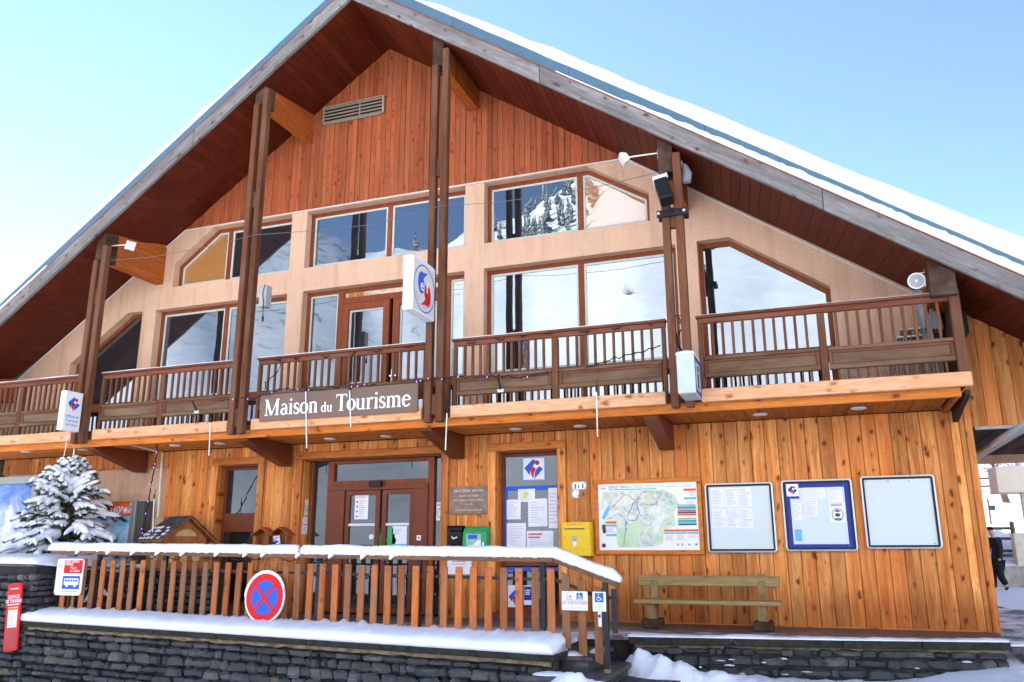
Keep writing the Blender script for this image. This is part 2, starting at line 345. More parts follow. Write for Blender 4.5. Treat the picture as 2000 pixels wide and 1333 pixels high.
# ================================================================= THE SETTING
def sst(a, b, x): 
    t = max(0, min(1, (x-a)/(b-a))); return t*t*(3-2*t)
def nz(x, y, s, k=0): return noise.noise(Vector((x*s, y*s, k)))
def gz(x, y):
    z = -.53-.10*sst(-3.5, -7, y)-.55*sst(-2.9, -6.5, x)*sst(-1.2, -3.0, y)+.025*nz(x, y, .9)+.012*nz(x, y, 3.1)
    if y > -4:                                               # the lane climbs past the corner of the house
        z += sst(.4, 2.1, x)*.46*sst(-3.0, .7, y)
    if y > 17.2:
        k = sst(1.6, 3.0, x); h = .62+.20*(y-17.2)*(1+.10*nz(x, y, .11))+.35*nz(x, y, .16)*sst(17.2, 22, y)
        z += k*(min(h, 22))+(1-k)*.05*(y-17.2)
    return z
def axis_ticks(a, b, c, far, n):
    """dense ticks between a and b (step c), then growing steps out to +-far"""
    t = []; x = a
    while x <= b+1e-6: t.append(x); x += c
    st, lo = c, a
    left = []
    while lo > -far: st *= n; lo -= st; left.append(lo)
    st, hi = c, t[-1]; right = []
    while hi < far: st *= n; hi += st; right.append(hi)
    return left[::-1]+t+right
gx = axis_ticks(-3.5, 6, .11, 900, 1.2); gy = sorted(set(axis_ticks(-5, 4, .11, 900, 1.16)+[17.19, 17.22]))
b = MB(); b.v = [Vector((x, y, gz(x, y))) for y in gy for x in gx]; nx = len(gx)
b.f = [(j*nx+i, j*nx+i+1, (j+1)*nx+i+1, (j+1)*nx+i) for j in range(len(gy)-1) for i in range(nx-1)]
kind(b.build('ground', M['snow'], smooth=True, origin=(0, 0, 0), fixn=False), 'structure')

# swept lane beside the house
def lanemat():
    m = NT('swept_lane'); v = m.vec((1, 1, 1), False); f = m.noise(v, 1.3, 5, .65); g = m.noise(v, 26, 3, .7)
    a = m.n('ShaderNodeMath', operation='MULTIPLY_ADD'); m.l(g, a.inputs[0]); a.inputs[1].default_value = .35; m.l(f, a.inputs[2])
    m.col(m.ramp(a.outputs[0], [(.52, (.075, .078, .088)), (.62, (.13, .135, .15)), (.76, (.78, .80, .86))])); m.set(m.p, Roughness=.8); m.bump(g, .3, .02); return m.m
M['lane'] = lanemat()
b = MB(); xs = [2.12+.15*i for i in range(22)]; ys = [-1.0+.15*i for i in range(118)]
for y in ys:
    for i, x in enumerate(xs):
        xx = 2.12+(x-2.12)*(1-.28*sst(3, 9, y)) - (.55*sst(-.4, -1.3, y))*(1 if i else 0)*0
        b.v.append(Vector((xx, y, gz(xx, y)+.012+.006*nz(xx, y, 4))))
n_ = len(xs); b.f = [(j*n_+i, j*n_+i+1, (j+1)*n_+i+1, (j+1)*n_+i) for j in range(len(ys)-1) for i in range(n_-1) if not (ys[j] < .4 and (i*.15+abs(nz(i, j, .3))*.5) > 1.0+.9*(ys[j]+1.2)) and not (ys[j] > 4.5 and i > 9+3*nz(i, j, .2))]
kind(b.build('lane', M['lane'], smooth=True, origin=(0, 0, 0), fixn=False), 'structure')

# the sunlit mountainside across the valley (seen mirrored in the windows)
def mtmat():
    m = NT('mountain_snow'); v = m.vec((1, 1, 1), False); f = m.noise(v, .02, 4, .5); g = m.noise(m.vec((1, 1, .35), False), .12, 6, .7)
    c = m.ramp(f, [(.3, (.80, .83, .88)), (.7, (.88, .88, .88))])
    ge = m.n('ShaderNodeNewGeometry'); sp = m.n('ShaderNodeSeparateXYZ'); m.l(ge.outputs['Position'], sp.inputs[0]); mr = m.n('ShaderNodeMapRange'); m.l(sp.outputs[0], mr.inputs[0]); mr.inputs[1].default_value = -90; mr.inputs[2].default_value = -170; mr.inputs[3].default_value = -.06; mr.inputs[4].default_value = .06; ga_ = m.n('ShaderNodeMath', operation='ADD'); m.l(g, ga_.inputs[0]); m.l(mr.outputs[0], ga_.inputs[1])
    m.col(m.mix(c, (.17, .155, .145), m.ramp(ga_.outputs[0], [(.60, (0,)*3), (.69, (.75,)*3)]))); m.set(m.p, Roughness=.7); g3 = m.noise(m.vec((1, 1, 2.6), False), .07, 3, .5); a3 = m.n('ShaderNodeMath', operation='MULTIPLY_ADD'); m.l(g3, a3.inputs[0]); a3.inputs[1].default_value = .35; m.l(f, a3.inputs[2]); m.bump(a3.outputs[0], .45, 5); return m.m
AZ = [(-85, 15), (-60, 22), (-30, 28), (-8, 31), (5, 31), (12, 30), (17, 27), (22, 24), (27, 22.2), (33, 22), (40, 23), (48, 25), (60, 19), (85, 13)]
def skyline(a):
    for (a0, e0), (a1, e1) in zip(AZ, AZ[1:]):
        if a <= a1: return e0+(e1-e0)*sst(a0, a1, a)
    return AZ[-1][1]
def mpos(a, t):                                              # azimuth (deg from -Y towards -X), t along the slope
    r = 55+(420-55)*t; e = skyline(a)+1.2*noise.noise(Vector((a*.09, 3, 0)))+.5*noise.noise(Vector((a*.35, 9, 0)))
    h = 420*math.tan(R(e)); prof = (.35*t+.65*t**1.6) if t <= 1 else 1-.9*(t-1)
    x, y = -math.sin(R(a))*r, -math.cos(R(a))*r-13
    z = h*prof*(1+.10*noise.noise(Vector((x*.013, y*.013, 1)))*(1-t*.7))-1.0+3.0*t*noise.noise(Vector((x*.05, y*.05, 2)))
    return Vector((x, y, z))
b = MB(); na, nt_ = 150, 46
for i in range(na+1):
    for j in range(nt_+1): b.v.append(mpos(-88+176*i/na, 1.35*j/nt_))
b.f = [(i*(nt_+1)+j, i*(nt_+1)+j+1, (i+1)*(nt_+1)+j+1, (i+1)*(nt_+1)+j) for i in range(na) for j in range(nt_)]
kind(b.build('mountain', mtmat(), smooth=True, origin=(0, 0, 0), fixn=True), 'structure')
def firmat():
    m = NT('frosted_conifer'); v = m.vec((1, 1, 1), False); f = m.noise(v, .9, 4, .7)
    m.col(m.ramp(f, [(.42, (.05, .06, .05)), (.6, (.55, .57, .6))])); m.set(m.p, Roughness=.9); return m.m
rnd = random.Random(3); b = MB()
for _ in range(1500):
    a = rnd.uniform(-40, 21) if rnd.random() < .88 else rnd.uniform(22, 60); t = rnd.uniform(.52, 1.0)
    if a > 12 and t < .6+.02*(a-12): continue
    if noise.noise(Vector((a*.12, t*4, 5))) < -.12: continue
    p = mpos(a, t); h = rnd.uniform(7, 13)
    for k in range(4):
        z0 = h*(.08+.22*k); rr = h*.17*(1-.2*k)
        ring = [p+Vector((math.cos(q*1.0472+k)*rr*rnd.uniform(.7, 1.2), math.sin(q*1.0472+k)*rr*rnd.uniform(.7, 1.2), z0)) for q in range(6)]
        b.add(ring+[p+Vector((0, 0, z0+h*.36))], [(q, (q+1) % 6, 6) for q in range(6)])
kind(b.build('far_forest', firmat(), fixn=False), 'stuff', 'frosted conifer forest on the far mountainside'); 
b = MB()
for a, t, h in ((13.2, .43, 4), (30, .36, 4), (34, .3, 4), (25, .33, 4), (38, .4, 5), (36, .24, 4), (28, .26, 4)):
    p = mpos(a, t)
    for _ in range(110):
        d = Vector((rnd.gauss(0, .7), rnd.gauss(0, .7), rnd.uniform(.5, 1.3))).normalized(); q = p+d*h*.35; e = q+(d+Vector((rnd.gauss(0, .5), rnd.gauss(0, .5), rnd.gauss(0, .2)))).normalized()*h*rnd.uniform(.2, .55)
        b.tube([p, q, e], [h*.010, h*.005, h*.0025], 3, False)
kind(b.build('far_bushes', plain('frosted_twigs', (.34, .32, .30), .9, 0, .3, 1), fixn=False), 'stuff', 'bare bushes scattered on the far snowy slope')

# ================================================================= THE HOUSE
RX, RZ, RS = -7.42, 10.98, .687                 # ridge and pitch on the wall
FX, FZ, FSL, FSR = -7.26, 10.88, .71, .695      # ridge and pitch of the verge boards
def wz(x): return RZ-RS*abs(x-RX)
H = thing('tourist_office', 'large timber chalet with snowy gable roof, peach upper wall and long balcony', 'building', (RX, 0, 0))
XL, XR_ = -18.5, 2.07
ZS = 2.985                                       # underside of the balcony
# --- lower wall with its openings
DO = (-8.89, -6.07, .0, 2.70); W1 = (S(424, 950, Y=0).x, S(503, 950, Y=0).x, .12, 2.66); W2 = (-5.22, S(1090, 960, Y=0).x, .12, 2.69)
W2 = (S(969, 960, Y=0).x, W2[1], .12, 2.69)
OPEN = [DO, W1, W2]
XW = S(319, 1000, Y=0).x                         # where the larch begins on the left
def cut(x0, x1, z0, z1, opens, eps=.01):
    """the pieces of a vertical strip that are left around the openings"""
    segs = [(z0, z1)]
    for a, c, lo, hi in opens:
        if x1 > a+eps and x0 < c-eps:
            out = []
            for p, q in segs:
                if hi <= p or lo >= q: out.append((p, q)); continue
                if lo > p: out.append((p, lo))
                if hi < q: out.append((hi, q))
            segs = out
    return [s for s in segs if s[1]-s[0] > .03]
b = MB(); xs = sorted({XW, XR_}|{v for o in OPEN for v in o[:2]})
for a, c in zip(xs, xs[1:]):
    for z0, z1 in cut(a, c, -.02, ZS, OPEN): b.box(a, c, .03, .32, z0, z1)
lower = b.build('lower_wall', M['doorframe'], H)
x = XW+.002; rw = random.Random(11)
trims = []
for a, c, lo, hi in OPEN: trims.append((a-.14, c+.14, lo-.2, hi+.13))
while x < XR_-.14:
    wd = min(.192, XR_-.13-x); 
    edges = [x, x+wd]
    for a, c, lo, hi in trims:
        for e in (a, c):
            if x+.01 < e < x+wd-.01: edges.append(e)
    edges.sort()
    for e0, e1 in zip(edges, edges[1:]):
        for z0, z1 in cut(e0, e1, -.01, ZS, trims, .013):
            board('board', M['larch'], lower, e0+.0015, e1-.0015, rw.choice((-.006, -.002, 0, .002)), .03, z0, z1, .007)
    x += wd+.003
for i, (a, c, lo, hi) in enumerate(OPEN):        # trim round the openings
    tb = -.02 if i == 0 else lo-.02
    board('trim_board', M['larch'], lower, a-.14, a, -.03, .03, max(tb, -.01), hi, .006)
    board('trim_board', M['larch'], lower, c, c+.14, -.03, .03, max(tb, -.01), hi, .006)
    board('trim_board', M['larch_x'], lower, a-.14, c+.14, -.031, .03, hi+.002, hi+.13, .006)
    if i: board('trim_board', M['doorframe'], lower, a-.14, c+.14, -.028, .03, lo-.2, lo-.022, .006)
    for xx, sgn in ((a, 1), (c, -1)): board('jamb', M['larch'], lower, min(xx, xx+sgn*.022), max(xx, xx+sgn*.022), .032, .315, max(lo, 0), hi-.002, .002)
    board('jamb', M['doorframe'], lower, a+.024, c-.024, .032, .315, hi-.03, hi-.002, .002)
board('corner_board', M['larch'], lower, XR_-.13, XR_-.065, -.012, .03, -.02, ZS+1.6, .006)
board('corner_board', M['larch'], lower, XR_-.062, XR_+.03, -.03, .05, -.04, ZS+1.55, .008)
board('skirting', M['larch_x'], lower, W2[1]+.2, XR_-.15, -.012, -.0075, 0, .02, .001)
# --- side wing over the lane
zb = S(1899, 834, Y=0).z
b = MB(); b.box(XR_+.03, 6.2, .03, .3, zb, wz(XR_+.03)); wing = b.build('wing_wall', M['doorframe'], H)
x = XR_+.035; k = 0
while x < 6:
    zt = wz(x+.19) if x > RX else 0
    board('board', M['larch'], wing, x, x+.187, random.choice((-.005, 0, .002)), .03, zb, max(wz(x)-.02, zb+.1), .007); x += .19
b = MB(); b.box(XR_+.06, 6.2, -.02, .04, zb-.045, zb-.002); b.build('drip_edge', M['concrete'], wing)
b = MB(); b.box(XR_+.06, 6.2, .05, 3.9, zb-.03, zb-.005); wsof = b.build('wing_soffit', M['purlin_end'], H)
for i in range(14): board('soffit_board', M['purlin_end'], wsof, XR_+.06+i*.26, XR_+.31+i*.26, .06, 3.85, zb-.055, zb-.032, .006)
b = MB(); b.box(XR_+.07, 6.2, 3.6, 3.9, S(1925, 904, Y=3.6).z, zb-.05); b.build('wing_beam', M['stucco'], H)
b = MB(); b.box(-18, XR_-.21, 20.7, 21, -.2, 4.3); b.prism([(-18, 4.3), (XR_-.21, 4.3), (RX, RZ-.1)], 20.7, 21, 'Y'); b.box(-18, -17.8, .33, 20.7, -.5, 4); b.box(-17.79, XR_-.21, .4, 20.6, -.55, -.05); b.build('rear_walls', M['stucco'], H)  # unseen back of the house: shuts out the sun, depth lengthened to shade the slope
b = MB(); b.box(XR_-.2, XR_+.0, .33, 21, -.2, wz(XR_)-.05); b.build('side_wall', M['larch'], H)  # unseen length runs back with the rear walls for their shadow
# --- left: roughcast ground floor under a larch strip
zs = S(180, 920, Y=0).z
xl0 = S(10, 905, Y=0).x
b = MB(); b.box(xl0, XW, .05, .3, -.5, ZS); b.build('ground_floor_roughcast', M['stucco'], H)
x = xl0-.02; lw = MB(); lw.box(xl0-.02, XW, .03, .048, zs+.02, ZS); lw = lw.build('wall_strip', M['doorframe'], H)
while x < XW-.05:
    e = min(x+.16, XW); board('board', M['larch'], lw, x, e-.003, random.choice((-.004, 0)), .03, zs+random.uniform(-.01, .01), ZS, .007); x += .163
# --- upper wall with window openings
def mir(x): return 2*RX-x
HOLES = {
 'WL1': [(-14.95, 3.26), (-13.1, 3.26), (-13.1, 5.99), (-13.5, 6.0), (-14.95, 5.0)],
 'WL2': [(-12.74, 3.26), (-9.49, 3.26), (-9.49, 5.98), (-12.74, 5.98)],
 'WC3': [(-9.13, 3.26), (-5.69, 3.26), (-5.69, 5.99), (-9.13, 5.99)],
 'WR4': [(-5.31, 3.26), (-1.88, 3.26), (-1.88, 5.99), (-5.31, 5.99)],
 'WR5': [(-1.53, 3.26), (.44, 3.26), (.44, 4.99), (-1.01, 6.0), (-1.53, 6.0)],
 'UL1': [(-12.38, 6.45), (-9.49, 6.45), (-9.49, 7.66), (-11.44, 7.66), (-12.38, 6.96)],
 'UC2': [(-9.14, 6.47), (-5.69, 6.47), (-5.69, 7.66), (-9.14, 7.66)],
 'UR3': [(-5.31, 6.47), (-2.28, 6.47), (-2.28, 6.99), (-3.36, 7.66), (-5.31, 7.66)]}
ZT = 7.71
xa, xb = RX-(RZ-ZT)/RS, RX+(RZ-ZT)/RS
outer = [(-17.8, 3.0), (XR_-.2, 3.0), (XR_-.2, wz(XR_-.2)), (xb, ZT), (xa, ZT), (-17.8, wz(-17.8))]
polys = [outer]+list(HOLES.values()); flat = [p for q in polys for p in q]
tris = tessellate_polygon([[Vector((p[0], p[1], 0)) for p in q] for q in polys])
b = MB(); b.add([(p[0], 0, p[1]) for p in flat], [tuple(t) for t in tris])
for q in HOLES.values():
    n = len(q)
    for i in range(n):
        p, r = q[i], q[(i+1) % n]; b.quad((p[0], 0, p[1]), (r[0], 0, r[1]), (r[0], .24, r[1]), (p[0], .24, p[1]))
up = b.build('upper_wall', M['stucco'], H, fixn=True, origin=(RX, 0, 0))
b = MB(); b.prism([(x_, z_-(.12 if z_ > 3.1 else 0)) for x_, z_ in outer], .3, .34, 'Y'); b.build('upper_wall_core', M['dark'], up)
def inset(poly, d):
    n = len(poly); L = []
    for i in range(n):
        p, q = Vector(poly[i]), Vector(poly[(i+1) % n]); t = (q-p).normalized(); L.append((p+Vector((-t.y, t.x))*d, t))
    out = []
    for i in range(n):
        (p, t), (q, u) = L[i-1], L[i]; den = t.x*u.y-t.y*u.x
        s = ((q-p).x*u.y-(q-p).y*u.x)/den; out.append(tuple(p+t*s))
    return out
def clip(poly, x0=-99, x1=99, z0=-99, z1=99):
    for ax, lim, sg in ((0, x0, 1), (0, x1, -1), (1, z0, 1), (1, z1, -1)):
        out = []
        for i in range(len(poly)):
            p, q = poly[i-1], poly[i]; a, c = sg*(p[ax]-lim), sg*(q[ax]-lim)
            if (a < 0) != (c < 0):
                s = a/(a-c); out.append((p[0]+(q[0]-p[0])*s, p[1]+(q[1]-p[1])*s))
            if c >= 0: out.append(q)
        poly = out
        if not poly: return []
    return poly
def ring(b, poly, d, y0, y1):
    q = inset(poly, d); n = len(poly)
    for i in range(n):
        j = (i+1) % n
        for a, c, e, f, y in ((poly[i], poly[j], q[j], q[i], y0),): b.quad((a[0], y, a[1]), (c[0], y, c[1]), (e[0], y, e[1]), (f[0], y, f[1]))
        b.quad((q[i][0], y0, q[i][1]), (q[j][0], y0, q[j][1]), (q[j][0], y1, q[j][1]), (q[i][0], y1, q[i][1]))
        b.quad((poly[i][0], y0, poly[i][1]), (poly[j][0], y0, poly[j][1]), (poly[j][0], y1, poly[j][1]), (poly[i][0], y1, poly[i][1]))
    return q
gasket = plain('pale_window_bead', (.50, .56, .50), .5, 0, .05)
def window(hole, mull=(), band=None, mats=None, par=None, y=.17, fw=.07, bead=.04, gm='glass'):
    b = MB(); q = ring(b, hole, fw, y, y+.07); win = b.build('window', M['frame'], par or up, fixn=True)
    z_lo = min(p[1] for p in hole); z_hi = max(p[1] for p in hole); x_lo = min(p[0] for p in q); x_hi = max(p[0] for p in q)
    def zat(x):
        c = [p[1] for p in clip(q, x-.01, x+.01)]; return max(c)
    for m in mull: board('mullion', M['frame'], win, m-.05, m+.05, y+.004, y+.07, min(p[1] for p in q), zat(m)+.01, .008)
    cols = [x_lo-.01]+[v for m in mull for v in (m-.05, m+.05)]+[x_hi+.01]
    rows = [(z_lo, 99)] if not band else [(z_lo, band[0]), (band[1], 99)]
    if band: board('transom', M['frame'], win, x_lo, x_hi, y+.002, y+.068, band[0], band[1], .006)
    for ci in range(0, len(cols), 2):
        for ri, (z0, z1) in enumerate(rows):
            p = clip(q, cols[ci], cols[ci+1], z0, z1)
            if len(p) < 3: continue
            g = M[(mats[ci//2] if mats else gm)]
            b = MB(); b.prism(p, y+.045, y+.055, 'Y'); pane = b.build('pane', g, win)
            if bead and ri == len(rows)-1:
                area = sum(p[i-1][0]*p[i][1]-p[i][0]*p[i-1][1] for i in range(len(p)))
                pp = p if area > 0 else p[::-1]
                b = MB(); ring(b, pp, bead, y+.03, y+.044); b.build('bead', gasket, win)
    return win
BAND = (3.93, 4.10)
window(HOLES['WL1'], (), BAND, bead=0); window(HOLES['WL2'], (S(441, 650, Y=.2).x,), BAND)
window(HOLES['WR4'], (S(1136, 560, Y=.2).x,), BAND); window(HOLES['WR5'], (), BAND, bead=0)
window(HOLES['UL1'], (S(449, 500, Y=.2).x,), None, ['glass_amber', 'glass']); window(HOLES['UC2'], (S(762, 450, Y=.2).x,), None)
window(HOLES['UR3'], (S(1134, 400, Y=.2).x,), None, ['glass', 'glass_amber'])
# centre opening: side lights and a double balcony door
xm1, xm2, xm3 = S(664, 650, Y=.2).x, S(764, 650, Y=.2).x, S(850, 650, Y=.2).x+.25
q = HOLES['WC3']; b = MB(); ring(b, q, .07, .17, .24); wc = b.build('window', M['frame'], up)
zd = S(700, 592, Y=.2).z
for xm in (xm1, xm3): board('mullion', M['frame'], wc, xm-.06, xm+.06, .165, .24, 3.28, 5.93, .008)
board('transom', M['frame'], wc, xm1+.06, xm3-.06, .17, .24, zd, zd+.12, .008)
def pane(x0, x1, z0, z1, mat, par, y=.215, bead=True):
    b = MB(); b.box(x0, x1, y, y+.01, z0, z1); b.build('pane', M[mat], par)
    if bead: b = MB(); ring(b, rect(x0, z0, x1, z1), .035, y-.015, y-.001); b.build('bead', gasket, par)
pane(xm1+.06, xm3-.06, zd+.12, 5.92, 'glass_amber', wc, bead=False)
for xx0, xx1 in ((-9.06, xm1-.06), (xm3+.06, -5.76)):
    pane(xx0, xx1, 4.1, 5.92, 'glass', wc); pane(xx0, xx1, 3.33, 3.93, 'glass', wc, bead=False)
    board('transom', M['frame'], wc, xx0, xx1, .175, .235, 3.93, 4.1, .006)
for xx0, xx1 in ((xm1+.07, xm2-.03), (xm2+.05, xm3-.07)):
    b = MB(); ring(b, rect(xx0, 3.29, xx1, zd-.01), .13, .15, .235); dl = b.build('balcony_door', M['frame'], up)
    pane(xx0+.13, xx1-.13, 4.1, zd-.14, 'glass', dl); pane(xx0+.13, xx1-.13, 3.42, 3.93, 'glass', dl, bead=False)
    board('transom', M['frame'], dl, xx0+.12, xx1-.12, .16, .235, 3.93, 4.1, .006)
b = MB(); b.box(xm2+.07, xm2+.11, .12, .15, 4.0, 4.3); b.box(xm2+.05, xm2+.18, .09, .11, 4.16, 4.19); b.build('door_handle', M['chrome'], dl)
# --- gable boards
b = MB(); b.prism([(xa, ZT), (xb, ZT), (RX, RZ)], .03, .3, 'Y'); gab = b.build('gable_wall', M['gable'], H)
VX0, VZ0 = S(633, 246, Y=0).x, S(633, 246, Y=0).z; VX1, VZ1 = S(750, 190, Y=0).x, S(750, 190, Y=0).z
VZ0 = (VZ0+S(750, 221, Y=0).z)/2; VZ1 = (VZ1+S(633, 213, Y=0).z)/2
x = xa; rw = random.Random(4); step = .108
while x < xb-.02:
    e = min(x+step-.003, xb)
    def prismb(z0a, z0b, z1a, z1b, y0):
        if max(z1a-z0a, z1b-z0b) < .02: return
        b = MB(); c = .006
        b.loft([[(x, .03, z0a), (e, .03, z0b), (e, y0+c, z0b), (e-c, y0, z0b), (x+c, y0, z0a), (x, y0+c, z0a)],
                [(x, .03, z1a), (e, .03, z1b), (e, y0+c, z1b), (e-c, y0, z1b), (x+c, y0, z1a), (x, y0+c, z1a)]])
        b.build('board', M['gable'], gab)
    y0 = rw.choice((-.004, 0, .010, .012)); za, zc = max(wz(x), ZT), max(wz(e), ZT)
    if x < VX1 and e > VX0: prismb(ZT, ZT, VZ0, VZ0, y0); prismb(VZ1, VZ1, za, zc, y0)
    else: prismb(ZT, ZT, za, zc, y0)
    x += step
b = MB(); b.box(VX0, VX1, .0, .02, VZ0, VZ1); vent = b.build('vent', M['black'], H)
tan_ = plain('tan_metal', (.30, .24, .17), .5)
for i in range(5):
    z = VZ0+(VZ1-VZ0)*(i+.5)/5; b = MB(); b.obar((VX0, -.03, z), (VX1, -.03, z), .03, .007, (0, .5, 1)); b.build('slat', tan_, vent)
for a, c, e, f in ((VX0, VX1, VZ0-.015, VZ0+.006), (VX0, VX1, VZ1-.006, VZ1+.015), (VX0-.015, VX0+.01, VZ0, VZ1), (VX1-.01, VX1+.03, VZ0, VZ1), ((VX0*.38+VX1*.62)-.008, (VX0*.38+VX1*.62)+.008, VZ0, VZ1)):
    b = MB(); b.box(a, c, -.05, -.008, e, f); b.build('vent_frame', tan_, vent)
# conduit along the gable foot and the verges
b = MB(); b.tube([(-16.9, -.02, wz(-16.9)-.05), (xa-.03, -.02, ZT-.06), (xa+.02, -.02, ZT-.03), (xb-.02, -.02, ZT-.03), (xb+.03, -.02, ZT-.06), (1.75, -.02, wz(1.75)-.06)], .014, 6)
b.build('conduit', M['offwhite'], H)
# --- roof: soffit boards, verge boards, sheet metal, deck, snow
def sof(t, side, y):                                        # point of the soffit plane, t = run from the ridge
    k = -y/1.72; x = (RX+side*t)*(1-k)+(FX+side*t)*k; z = (RZ-RS*t)*(1-k)+(FZ-(FSL if side < 0 else FSR)*t)*k
    return Vector((x, y, z))
TE = 12.6
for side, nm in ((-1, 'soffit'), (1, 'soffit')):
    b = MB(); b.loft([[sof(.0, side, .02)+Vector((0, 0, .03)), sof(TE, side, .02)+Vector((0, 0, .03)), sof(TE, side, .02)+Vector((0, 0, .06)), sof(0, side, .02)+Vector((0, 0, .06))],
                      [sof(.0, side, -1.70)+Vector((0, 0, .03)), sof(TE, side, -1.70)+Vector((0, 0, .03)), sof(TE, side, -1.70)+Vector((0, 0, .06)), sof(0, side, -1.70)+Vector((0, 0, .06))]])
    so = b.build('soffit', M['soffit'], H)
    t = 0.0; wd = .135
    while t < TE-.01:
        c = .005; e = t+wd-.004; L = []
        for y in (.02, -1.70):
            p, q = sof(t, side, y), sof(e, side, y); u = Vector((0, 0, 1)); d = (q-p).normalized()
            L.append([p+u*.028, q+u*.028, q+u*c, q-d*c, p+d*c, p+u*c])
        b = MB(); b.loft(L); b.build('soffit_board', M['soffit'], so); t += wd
    sl = FSL if side < 0 else FSR
    def fp(t, y, dz): return Vector((FX+side*t, y, FZ-sl*t+dz))
    jo = [0, 3.62, 7.66, 10.4, TE] if side > 0 else [0, 3.3, 7.0, 10.2, TE]
    for a, c in zip(jo, jo[1:]):
        b = MB(); b.loft([[fp(t, y, dz) for y, dz in ((-1.71, -.005), (-1.775, -.005), (-1.775, .30), (-1.71, .30))] for t in (a+.004, c-.004)]); b.build('verge_board', M['greywood_r' if side > 0 else 'greywood_l'], H, bevel=.006)
    b = MB(); b.loft([[fp(t, y, dz) for y, dz in ((-1.72, .302), (-1.78, .302), (-1.78, .316), (-1.72, .316))] for t in (0, TE)]); b.build('batten', M['gable'], H)
    t = 0
    while t < TE-.1:
        e = min(t+2.05, TE); b = MB(); b.loft([[fp(q, y, dz) for y, dz in ((-1.68, .31), (-1.745, .326), (-1.735, .53), (-1.70, .56), (-1.66, .54))] for q in (t+.003, e-.003)]); b.build('verge_flashing', M['metal'], H); t = e
    for t0_, t1_, ye in ((0, 10.0, 21), (10.001, TE, 3.9 if side > 0 else 21)):  # unseen roof depth, drawn further back so its shadow reaches the slope
        b = MB(); b.loft([[fp(t, y, dz) for y, dz in ((-1.655, .09), (-1.64, .4), (ye, .4), (ye, .52), (-1.655, .52))] for t in (t0_, t1_)]); b.build('roof_deck', M['metal'], H)
    # snow blanket
    b = MB(); nt2, ny = 130, 26; rows = []
    for i in range(nt2+1):
        t = (TE+.15)*i/nt2; row = []
        for j in range(ny+1):
            v = j/ny; y = -1.70+22.6*v**2.5
            base = fp(t, y, .53)
            bare = sst(1.0, 1.9, t) if side > 0 else sst(1.2, 2.6, t)
            th = ((.20+.026*t if side > 0 else .20+.012*t)+.07*noise.noise(Vector((t*.55, y*.4, side*3)))+.025*noise.noise(Vector((t*2.2, y*2.2, side))))*(.1+.9*bare)
            th *= sst(-1.74, -1.5, y)*.3+.7 if j else 0.0
            row.append(base+Vector((0, (-.0+.04*noise.noise(Vector((t*1.7, 7, side)))) if j < 3 else 0, max(th, .0))))
        rows.append(row)
    b.v = [p for r in rows for p in r]; m_ = ny+1
    b.f = [(i*m_+j, i*m_+j+1, (i+1)*m_+j+1, (i+1)*m_+j) for i in range(nt2) for j in range(ny) if not (side > 0 and (TE+.15)*i/nt2 > 9.95 and rows[i][j].y > 3.3)]
    b.build('roof_snow', M['snow'], H, smooth=True, fixn=True)
    # crust of snow caught on the verge
    t0, t1 = (3.9, TE) if side > 0 else (6.6, TE)
    b = MB(); L = []; n = int((t1-t0)/.045)
    for i in range(n+1):
        t = t0+(t1-t0)*i/n; g = min(1, (i+1)/40)*(1 if side > 0 else .55); a = noise.noise(Vector((t*6, side, 1))); a2 = noise.noise(Vector((t*19, side, 4)))
        gap = 1 if noise.noise(Vector((t*1.3, side*5, 8))) > (-9 if t > 5.0 else .05) else .15
        hh = (.06+.075*sst(4, 9, t)+.03*a+.022*a2)*g*gap; L.append([fp(t, -1.74, .315), fp(t, -1.797-.015*a2, .318), fp(t, -1.80-.012*a, .33+hh*.55), fp(t, -1.765, .325+hh), fp(t, -1.735, .33+hh*.9)])
    b.loft(L); b.build('verge_snow', M['snow'], H, smooth=True)
# --- purlins
XC = [-12.62, -9.12, -5.43, -1.62]                           # left edge of the right-hand posts
ZB = [6.54, 9.20, 9.20, 6.54]
P5 = S(1820, 578, Y=-1.6)
PUR = [(x-.215, x-.005, z) for x, z in zip(XC, ZB)]+[(P5.x, P5.x+.30, P5.z), (mir(P5.x)-.30, mir(P5.x), P5.z)]
for x0, x1, z in PUR:
    sd_ = -1 if x0 < RX else 1
    def top(x, y): return sof(abs(x-(RX*(1+y/1.72)+FX*(-y/1.72))), sd_, y).z+.02
    for nm, y0, y1, m in (('purlin', -1.28, .0, 'purlin'), ('purlin_end', -1.60, -1.281, 'purlin_end')):
        g = .0 if nm == 'purlin' else .004
        b = MB(); b.loft([[(x0-g, y, z), (x1+g, y, z), (x1+g, y, top(x1, y)), (x0-g, y, top(x0, y))] for y in (y0, y1)]); b.build(nm, M[m], H, bevel=.008)
# --- posts in pairs, held by spacer blocks
ZP = 2.98
for x, z in zip(XC, ZB):
    board('post', M['brown'], H, x-.195, x-.085, -1.66, -1.53, ZP, z-.004, .012)
    board('post', M['brown'], H, x, x+.115, -1.66, -1.53, ZP, z+.28, .012)
    for zz in (ZP+.12, z-2.1 if z > 8 else z-.9): board('spacer', M['brown'], H, x-.084, x-.001, -1.62, -1.54, zz, zz+.32, .008)
